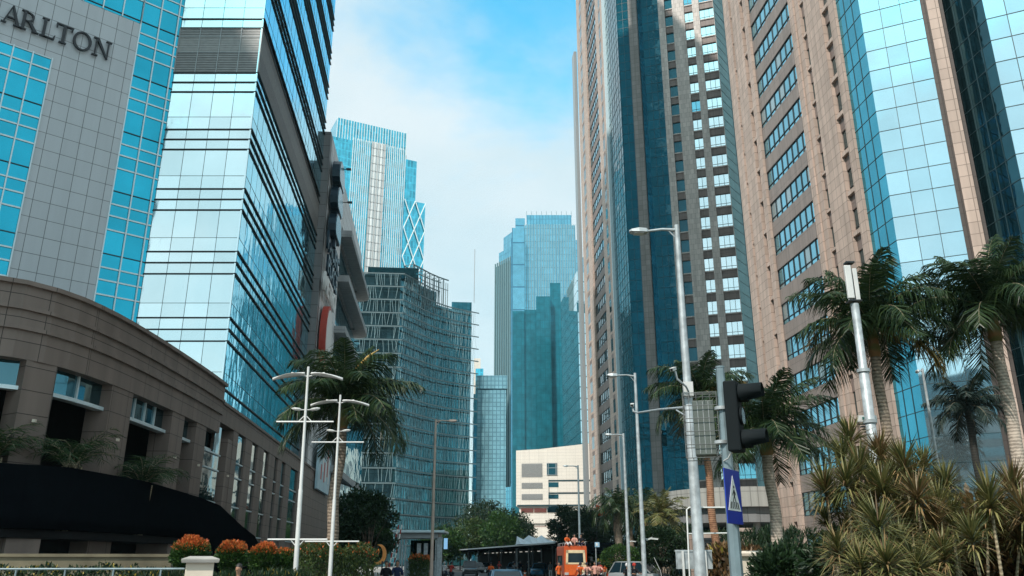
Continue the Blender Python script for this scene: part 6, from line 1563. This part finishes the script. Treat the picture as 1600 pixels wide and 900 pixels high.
    shirt = skinmesh('shirt', sv, se, sr, 2)
    tv = [J['pel']+Vector((0, 0, .10)), J['pel']-Vector((0, 0, .02))]; tr = [(.132, .104), (.142, .112)]; te = [(0, 1)]
    for n in 'LR': i = len(tv); tv += [J['hp'+n]+(J['kn'+n]-J['hp'+n])*.08, J['kn'+n], J['kn'+n].lerp(J['an'+n], .92)]; tr += [.098, .070, .055]; te += [(1, i), (i, i+1), (i+1, i+2)]
    trs = skinmesh('trousers', tv, te, tr, 2)
    hb = MB(); n = 14; cc = h+Vector((0, .012, .040))
    hb.ellip(cc, .090, .104, .118, 18, 12)
    keep = [i for i, f in enumerate(hb.f) if (sum((hb.v[k] for k in f), Vector())/len(f)-cc).z > -.002-.42*(sum((hb.v[k] for k in f), Vector())/len(f)-cc).y]
    hb.f = [hb.f[i] for i in keep]; hb.m = [0]*len(hb.f); hb.sm = [True]*len(hb.f)
    ho = hb.build('hair', M['hair']); hm = ho.data; bpy.data.objects.remove(ho)
    sms = []
    for n in 'LR':
        sb = MB(); a, t_ = J['an'+n], J['toe'+n]; sb.tube([a+Vector((0, .05, -.04)), a+Vector((0, -.02, -.03)), t_+Vector((0, .03, -.0)), t_+Vector((0, -.05, -.01))], [.035, .046, .040, .022], 8)
        so = sb.build('shoe', M['shoe']); sms.append(so.data); bpy.data.objects.remove(so)
    POSES[kind] = dict(body=body, shirt=shirt, trousers=trs, hair=hm, shoeL=sms[0], shoeR=sms[1], head=h); return POSES[kind]
def person(label, loc, rz, kind, shirt, trousers, scale=1.0, helmet=None, hair='hair', group=None, name='person', bag=None):
    P = pose(kind); t = thing(name, label, 'person', loc, group, rz); t.scale = (scale,)*3
    for k, mt in (('body', None), ('shirt', shirt), ('trousers', trousers), ('hair', hair), ('shoeL', 'shoe'), ('shoeR', 'shoe')):
        if k == 'hair' and helmet: continue
        o = bpy.data.objects.new('shoe' if k[:4] == 'shoe' else k, P[k]); COL.objects.link(o); o.parent = t
        if k in ('shirt', 'trousers'):
            if not P[k].materials: P[k].materials.append(None)
            o.material_slots[0].link = 'OBJECT'; o.material_slots[0].material = M[mt]
    if helmet:
        b = MB(); h = P['head']; b.ellip(h+Vector((0, .01, .045)), .115, .135, .125, 14, 9); keep = [i for i, f in enumerate(b.f) if max(b.v[k].z for k in f) > h.z-.01]
        b.f = [b.f[i] for i in keep]; b.m = [0]*len(keep); b.sm = [True]*len(keep)
        o = b.build('helmet', M[helmet]); o.parent = t
    return t
face_cam = lambda p: atan2(p.x, -p.y)*1.0      # turn a figure that looks along -y towards the camera
def toward(p): d = Vector((-p.x, -p.y, 0)); return atan2(d.y, d.x)+pi/2
# the near man at the lower left, laughing, in black
p = V(X8(374, 888), 20.6, 0); person('smiling person with short black hair, only the head showing at lower left', p, toward(p)-.5, 'stand', 'black_cloth', 'navy_cloth', .925)
for x, D, c, sc, rot, lab in ((603.5, 37, 'black_cloth', .96, .1, 'person in a black polo shirt walking on the left of a pair'), (621, 37.6, 'navy_cloth', .975, -.1, 'person in a dark navy shirt walking on the right of a pair')):
    p = V(X8(x, 888), D, 0); person(lab, p, toward(p)+rot, 'walk', c, 'black_cloth', sc, hair='hair')
# motorcycles
cloth('tyre', (.012, .012, .013))
M['bike_red'] = plain('red_bike_paint', (.35, .03, .02), .3, 0, coat=.5); M['bike_dark'] = plain('dark_bike_paint', (.02, .03, .05), .3, 0, coat=.5); M['bike_teal'] = plain('teal_bike_paint', (.03, .16, .22), .3, 0, coat=.5)
M['head_lit'] = newmat('lit_headlamp')[0]; q = MATS['lit_headlamp'].node_tree.nodes['Principled BSDF']; q.inputs['Emission Color'].default_value = (1, .9, .75, 1); q.inputs['Emission Strength'].default_value = 1.6
M['lampclear'] = plain('headlamp', (.55, .56, .56), .15, .3, var=.02)
def torus(b, c, R, r, n=18, k=6, m=0, ax='x'):
    P = []; F = []
    for i in range(n):
        a = 2*pi*i/n
        for j in range(k):
            q = 2*pi*j/k; P.append(Vector(c)+Vector((r*sin(q), (R+r*cos(q))*cos(a), (R+r*cos(q))*sin(a))))
    for i in range(n):
        for j in range(k): F.append((i*k+j, ((i+1) % n)*k+j, ((i+1) % n)*k+(j+1) % k, i*k+(j+1) % k))
    b.add(P, F, m, True)
def bike(label, loc, rz, paint, lit=False, group=None):
    t = thing('motorcycle', label, 'motorcycle', loc, group, 0)
    for y in (-.62, .62):
        b = MB(); torus(b, (0, y, .28), .24, .045); w_ = b.build('wheel', M['rubber']); w_.parent = t
        b = MB(); b.tube([(-.03, y, .28), (.03, y, .28)], .17, 14); o = b.build('rim', M['galv']); o.parent = w_
    b = MB(); b.loft([[Vector((sx*w_, y, z+dz)) for sx, dz in ((-1, -h), (1, -h), (1, h), (-1, h))] for y, z, w_, h in ((-.50, .70, .05, .10), (-.42, .62, .16, .22), (-.18, .40, .10, .08), (.05, .42, .12, .10), (.35, .60, .15, .12), (.75, .72, .06, .05))], smooth=False); o = b.build('body', M[paint]); o.parent = t; bv = o.modifiers.new('b', 'BEVEL'); bv.width = .03
    b = MB(); b.loft([[Vector((sx*w_, y, .76+dz)) for sx, dz in ((-1, -.03), (1, -.03), (1, .03), (-1, .03))] for y, w_ in ((-.05, .07), (.2, .14), (.65, .12))], smooth=False); o = b.build('seat', M['rubber']); o.parent = t
    b = MB(); b.tube([(0, -.62, .28), (0, -.48, .95)], .03, 6); b.tube([(-.33, -.40, 1.02), (0, -.46, .98), (.33, -.40, 1.02)], .017, 6)
    for s in (-1, 1): b.tube([(s*.22, -.42, 1.02), (s*.27, -.43, 1.16)], .006, 4); b.box((s*.28, -.43, 1.2), .1, .02, .06)
    o = b.build('handlebar', M['m_dark']); o.parent = t
    b = MB(); b.ellip((0, -.57, .82), .075, .05, .065, 10, 6); o = b.build('headlight', M['head_lit' if lit else 'lampclear']); o.parent = t
    b = MB(); b.box((0, .78, .48), .16, .02, .1); b.tube([(.14, -.1, .25), (.16, .7, .33)], .035, 7); o = b.build('exhaust', M['m_grey']); o.parent = t
    t.rotation_euler = (0, 0, rz); return t
def rider(lab, labb, x, D, rot, shirt, tr, helm, paint, lit=False, z=-.125, n2=None):
    p = V(X8(x, 888), D, z); rz = toward(p)+rot
    bike(labb, p, rz, paint, lit); person(lab, p, rz, 'ride', shirt, tr, .97, helmet=helm)
cloth('helmet_dark', (.03, .03, .04)); cloth('helmet_white', (.6, .6, .62)); cloth('helmet_red', (.4, .05, .04))
rider('person in a bright orange jacket riding a motorcycle towards the camera', 'motorcycle with lit headlamp under the rider in orange, left of the blue car roof', 767, 72, .05, 'orange_cloth', 'black_cloth', 'helmet_dark', 'bike_red', True)
rider('person in a white shirt on a motorcycle beside the tan lamp pole', 'dark motorcycle just right of the tan lamp pole', 694, 84, 2.6, 'white_cloth', 'navy_cloth', 'helmet_white', 'bike_dark')
rider('person in dark clothes on a motorcycle with pink bag near the tan lamp pole', 'second dark motorcycle right of the tan lamp pole', 705, 80, 2.9, 'red_cloth', 'grey_cloth', 'helmet_dark', 'bike_dark')
rider('person in dark clothes riding behind the blue car roof', 'dark motorcycle with pale fairing behind the blue car roof', 804, 90, .1, 'grey_cloth', 'black_cloth', 'helmet_dark', 'bike_teal')
rider('person in red riding in front of the black canopy', 'motorcycle under the rider in red in front of the canopy', 780, 112, .1, 'red_cloth', 'black_cloth', 'helmet_red', 'bike_red')
for i, x in enumerate((813, 825)): rider('person in blue waiting on a motorcycle by the blue taxis, %s' % ('left one' if i == 0 else 'right one'), 'motorcycle of the %s rider in blue by the taxis' % ('left' if i == 0 else 'right'), x, 118, .2, 'navy_cloth', 'black_cloth', 'helmet_white', 'bike_teal')
rider('person with white and red helmet on a motorcycle in front of the silver car', 'dark motorcycle in front of the silver car', 980, 48, .3, 'black_cloth', 'black_cloth', 'helmet_white', 'bike_dark')
rider('person in black with red helmet on a motorcycle before the silver car', 'red and black motorcycle beside the lamp pole near the silver car', 991, 50, .2, 'black_cloth', 'grey_cloth', 'helmet_red', 'bike_red')
# crowd in orange and pink on the right of the truck
for x, D, dz, s, tr, k, lab in ((913, 66, 0, 'orange_cloth', 'black_cloth', 'stand', 'person in orange closest to the truck side'), (917.5, 69, .0, 'orange_cloth', 'navy_cloth', 'stand', 'person in orange next to the one by the truck'),
        (922, 67, 0, 'pink_cloth', 'black_cloth', 'walk', 'person in a pale pink top in the orange crowd'), (929.5, 65, 0, 'pink_cloth', 'black_cloth', 'stand', 'person in a salmon shirt at the post of the small blue sign'),
        (938, 72, 0, 'red_cloth', 'brown_cloth', 'stand', 'person in a dark red shirt right of the small sign'), (944, 78, 0, 'orange_cloth', 'grey_cloth', 'stand', 'person in orange at the right end of the crowd'),
        (954, 70, 0, 'black_cloth', 'black_cloth', 'stand', 'person in black at the left end of the silver car'), (958.5, 72, 0, 'lime_cloth', 'black_cloth', 'stand', 'person in a lime green vest left of the silver car'),
        (860, 92, 0, 'grey_cloth', 'white_cloth', 'stand', 'person in grey leftmost of three by the canopy end'), (865, 94, 0, 'navy_cloth', 'white_cloth', 'walk', 'person in navy in the middle of three by the canopy end'), (869.5, 93, 0, 'black_cloth', 'grey_cloth', 'stand', 'person in black rightmost of three by the canopy end'),
        (873, 64, 0, 'orange_cloth', 'black_cloth', 'stand', 'person in an orange jumpsuit holding on to the left side of the truck')):
    p = V(X8(x, 888), D, -.125); person(lab, p, toward(p)+random.uniform(-.6, .6), k, s, tr, random.uniform(.93, 1.0), group=None)
for x, D, lab, labb in ((907, 63, 'person in orange on a motorcycle at the right rear of the truck', 'small motorcycle at the right rear of the truck'), (917, 62, 'person in a pink and white top on a motorcycle in front of the crowd', 'small motorcycle in front of the orange crowd'), (936, 66, 'person in pink on a motorcycle in the crowd', 'small motorcycle below the small blue sign')):
    rider(lab, labb, x, D, .3, 'orange_cloth' if x < 910 else 'pink_cloth', 'black_cloth', 'helmet_dark', 'bike_dark')

# ============================================================ cars
def carpaint(n, c): M[n] = plain(n, c, .3, .2, var=.02, coat=.35)
carpaint('paint_black', (.012, .016, .02)); carpaint('paint_blue', (.02, .16, .30)); carpaint('paint_silver', (.27, .29, .30)); carpaint('paint_dkblue', (.02, .07, .12)); carpaint('paint_orange', (.60, .09, .015)); carpaint('paint_white', (.7, .72, .72))
M['car_glass'] = plain('car_glass', (.008, .02, .028), .08, .0, var=.02, spec=.4)
M['tail'] = plain('tail_lamp', (.35, .02, .01), .2); M['plate'] = plain('number_plate', (.03, .03, .03), .5)
def car(label, loc, rz, paint, L=4.5, W=1.74, H=1.68, name='car', roofsign=False, group=None, hood=1.0):
    """front at -y"""
    t = thing(name, label, 'car', loc, group); pm = M[paint]
    def P(o): o.parent = t; return o
    g = .20; belt = H*.56; fy = -L/2; ry = L/2
    st = [(fy, .42, .70, .74), (fy+.10, .30, .80, .86), (fy+.45, .24, .90, .95), (fy+hood, .22, belt-.04, 1.0), (fy+hood+.5, .22, belt, 1.0), (0, .22, belt+.01, 1.0), (ry-.7, .22, belt+.03, 1.0), (ry-.15, .28, belt+.02, .95), (ry, .40, belt-.10, .88)]
    rings = []
    for y, z0, z1, wf in st:
        w_ = W/2*wf; zm = z0+(z1-z0)*.45
        rings.append([Vector((x*w_, y, z)) for x, z in ((-.88, z0), (.88, z0), (1, z0+.1), (1.0, zm), (.96, z1-.06), (.86, z1), (-.86, z1), (-.96, z1-.06), (-1.0, zm), (-1, z0+.1))])
    b = MB(); b.loft(rings); body = P(b.build('body', pm))
    # cabin: glass skin, roof, pillars
    c0, c1 = fy+hood-.02, ry-.12; r0, r1 = fy+hood+.82, ry-.55
    wb_, wr = W/2*.90, W/2*.72
    base = [Vector((-wb_, c0, belt-.03)), Vector((wb_, c0, belt-.03)), Vector((wb_, c1, belt)), Vector((-wb_, c1, belt))]
    topr = [Vector((-wr, r0, H-.06)), Vector((wr, r0, H-.06)), Vector((wr, r1, H-.05)), Vector((-wr, r1, H-.05))]
    b = MB(); b.loft([base, topr], smooth=False); P(b.build('windows', M['car_glass']))
    b = MB(); b.loft([[v+Vector((0, 0, -.02)) for v in topr], [Vector((v.x*.96, v.y*.98, H-.01)) for v in topr], [Vector((v.x*.7, v.y*.8, H+.01)) for v in topr]]); 
    for i in range(4): b.beam(base[i], topr[i], .045)
    for s in (0, 1):
        for f in (.42, .72): 
            a = base[1-s].lerp(base[2+s] if s == 0 else base[3], f); e = topr[1-s].lerp(topr[2] if s == 0 else topr[3], f); b.beam(a, e, .03)
    P(b.build('roof', pm))
    for y in (fy+.78, ry-.80):
        for s in (-1, 1):
            b = MB(); c = Vector((s*(W/2-.09), y, .31)); b.tube([c-Vector((.1, 0, 0)), c+Vector((.1, 0, 0))], .31, 20); w_ = P(b.build('wheel', M['rubber']))
            b = MB(); b.tube([c+Vector((s*.09, 0, 0)), c+Vector((s*.112, 0, 0))], .20, 10); r_ = b.build('rim', M['galv']); r_.parent = w_
    for s in (-1, 1):
        b = MB(); b.loft([[Vector((s*x, y, z)) for x, y, z in ((W*.28, fy+.04, .64), (W*.44, fy+.16, .66), (W*.43, fy+.17, .80), (W*.27, fy+.07, .76))], [Vector((s*x, y-.03, z)) for x, y, z in ((W*.29, fy+.04, .65), (W*.43, fy+.15, .67), (W*.42, fy+.16, .79), (W*.28, fy+.07, .75))]]); P(b.build('headlight', M['lampclear']))
        b = MB(); b.box((s*W*.42, ry-.01, belt-.22), .2, .06, .28); P(b.build('tail_light', M['tail']))
        b = MB(); b.ellip((s*(W/2+.08), c0+.42, belt+.06), .09, .06, .07, 8, 6); P(b.build('mirror', pm))
    b = MB(); b.box((0, fy-.02, .66), W*.5, .05, .12); P(b.build('grille', M['m_dark'])); b = MB(); b.box((0, fy-.0, .40), W*.84, .10, .20); P(b.build('bumper', M['m_dark'] if paint == 'paint_black' else pm))
    b = MB(); b.box((0, fy-.07, .44), .44, .02, .12); P(b.build('number_plate', M['plate']))
    b = MB(); b.box((0, fy-.03, .735), W*.52, .03, .025); P(b.build('chrome_strip', M['galv']))
    if roofsign: b = MB(); b.hexa([Vector((x*w_, y*d_, z)) for z, w_, d_ in ((H, .22, .10), (H+.14, .15, .07)) for x, y in ((-1, -1), (1, -1), (1, 1), (-1, 1))]); P(b.build('roof_sign', M['sign_white']))
    t.rotation_euler = (0, 0, rz); return t
rd = -.125
p = V(734.5, 104, rd); car('black people carrier driving towards the camera in the road', p, toward(p)+.04, 'paint_black', 4.6, 1.8, 1.75)
p = V(790, 37, rd-.35*0); car('dark blue car seen only by its roof at the bottom centre edge', V(791, 40, rd), 0.0, 'paint_dkblue', 4.1, 1.66, 1.40, hood=.8)
for x, D, lab in ((843, 100, 'blue taxi with a roof sign at the right end of the canopy'), (803, 122, 'blue taxi with a roof sign further left under the canopy')): p = V(x, D, rd); car(lab, p, toward(p)-.15, 'paint_blue', 4.3, 1.7, 1.48, name='taxi', roofsign=True, group='blue taxis under the canopy')
p = V(756, 128, rd); car('dark car parked with open rear behind the black people carrier', p, toward(p)+.7, 'paint_black', 4.3, 1.7, 1.5)
p = V(999, 62, rd); car('silver people carrier seen from the side behind the lamp pole', p, toward(p)+1.05, 'paint_silver', 4.5, 1.72, 1.72)
# orange decorated truck
def truck():
    p = V(893, 68, rd); t = thing('orange_truck', 'orange truck with a cream framed windscreen and people sitting on its roof', 'truck', p)
    def P(o, q=t): o.parent = q; return o
    W, H, L = 1.78, 2.85, 5.2
    b = MB(); b.loft([[Vector((x*W/2*k, y, z)) for x, z in ((-1, .45), (1, .45), (1, H-.1), (.95, H), (-.95, H), (-1, H-.1))] for y, k in ((-L/2, .96), (-L/2+.12, 1), (L/2, 1))], smooth=False); P(b.build('body', M['paint_orange']))
    yf = -L/2
    M['truck_cream'] = plain('cream_panel', (.72, .58, .36), .5, 0, var=.12, scale=3)
    b = MB(); z0, z1 = 1.52, 2.55; w0, w1 = .86, .80
    w0, w1 = .76, .71
    for q in ([(-w0, z0), (w0, z0), (w0, z0+.12), (-w0, z0+.12)], [(-w1, z1-.22), (w1, z1-.22), (w1, z1), (-w1, z1)], [(-w0, z0), (-w0+.16, z0), (-w1+.16, z1), (-w1, z1)], [(w0-.16, z0), (w0, z0), (w1, z1), (w1-.16, z1)]):
        b.extr([Vector((x, yf-.01, z)) for x, z in q], (0, -.05, 0))
    P(b.build('windscreen_frame', M['truck_cream']))
    b = MB(); b.extr([Vector((x, yf-.005, z)) for x, z in ((-.64, 1.62), (.64, 1.62), (.6, 2.34), (-.6, 2.34))], (0, -.02, 0)); P(b.build('windscreen', M['car_glass']))
    for q, mt in (([(-.84, .75), (-.1, .75), (.2, 1.5), (-.84, 1.5)], 'orange_cloth'), ([(.05, .60), (.84, .60), (.84, 1.5), (.38, 1.5)], 'truck_cream'), ([(-.6, 1.18), (.1, 1.12), (.55, 1.3), (.5, 1.42), (-.2, 1.38)], 'white_cloth'), ([(-.4, 1.10), (.6, 1.10), (.5, 1.22), (-.1, 1.2)], 'navy_cloth'), ([(-.5, .85), (-.15, .85), (-.15, 1.05), (-.5, 1.05)], 'red_cloth')):
        b = MB(); b.extr([Vector((x, yf-.012-.004*len(mt), z)) for x, z in q], (0, -.006, 0)); P(b.build('painted_panel', M[mt]))
    b = MB(); b.box((0, yf-.12, .52), 1.76, .22, .22); P(b.build('bumper', M['paint_orange']))
    for s in (-1, 1):
        b = MB(); b.box((s*.72, yf-.08, .84), .30, .06, .18); P(b.build('headlight', M['lampclear']))
        b = MB(); b.tube([(s*1.0, yf+.1, 2.0), (s*1.18, yf-.1, 2.05)], .02, 5); b.box((s*1.2, yf-.12, 1.9), .16, .05, .32); P(b.build('mirror', M['m_dark']))
        for y in (yf+.9, L/2-1.0):
            b = MB(); b.tube([(s*.7, y, .42), (s*.9, y, .42)], .42, 20); w_ = P(b.build('wheel', M['rubber'])); b = MB(); b.tube([(s*.89, y, .42), (s*.92, y, .42)], .22, 10); P(b.build('rim', M['galv']), w_)
        b = MB(); b.box((s*.892, .3, 1.8), .03, 3.6, .7); P(b.build('side_window', M['car_glass']))
    b = MB()
    for s in (-1, 1): b.tube([(s*.8, -2.3, H+.22), (s*.8, 2.3, H+.22)], .025, 6); [b.tube([(s*.8, y, H), (s*.8, y, H+.22)], .02, 5) for y in (-2.3, -1, 1, 2.3)]
    P(b.build('roof_rail', M['galv']))
    t.rotation_euler = (0, 0, toward(p)+.12); return t, p, H
tk, tp_, tH = truck()
for dx, dy, s, tr, lab, sc in ((-.62, -2.1, 'orange_cloth', 'white_cloth', 'person in an orange shirt sitting leftmost on the truck roof', .93), (.02, -2.0, 'pink_cloth', 'black_cloth', 'person in a pale pink top sitting in the middle of the truck roof', .90), (.55, -2.1, 'black_cloth', 'navy_cloth', 'person in dark clothes sitting rightmost on the truck roof', .88)):
    q = tp_+Matrix.Rotation(tk.rotation_euler.z, 3, 'Z') @ Vector((dx, dy, 0)); person(lab, Vector((q.x, q.y, rd+tH)), tk.rotation_euler.z+dx*-.8, 'sit', s, tr, sc)
for i, (x, D, lab) in enumerate(((787, 108, 'orange traffic cone in the road left of the taxis'), (820, 96, 'orange traffic cone in the road in front of the waiting riders'), (672, 60, 'orange traffic cone at the foot of the tan lamp pole'))):
    p = V(x, D, rd if i < 2 else 0); t = thing('traffic_cone', lab, 'cone', p)
    b = MB(); b.tube([up(p, p.z+.03), up(p, p.z+.72)], [.16, .03], 12); b.build('cone', M['orange_cloth'], t); b = MB(); b.box(up(p, p.z+.015), .4, .4, .03); b.build('base', M['rubber'], t); b = MB(); b.tube([up(p, p.z+.35), up(p, p.z+.5)], [.108, .08], 12); b.build('band', M['sign_white'], t)
# ============================================================ haze
HB_ = MB(); HB_.box((60, 290, 114), 620, 760, 232)
m, t, p = newmat('haze'); t.nodes.remove(p); v = mn(t, 'ShaderNodeVolumePrincipled'); v.inputs['Color'].default_value = (.55, .92, 1.0, 1); v.inputs['Density'].default_value = .00014; v.inputs['Anisotropy'].default_value = .2
t.links.new(v.outputs[0], t.nodes['Material Output'].inputs['Volume'])
hzo = HB_.build('haze', m); hzo['kind'] = 'stuff'
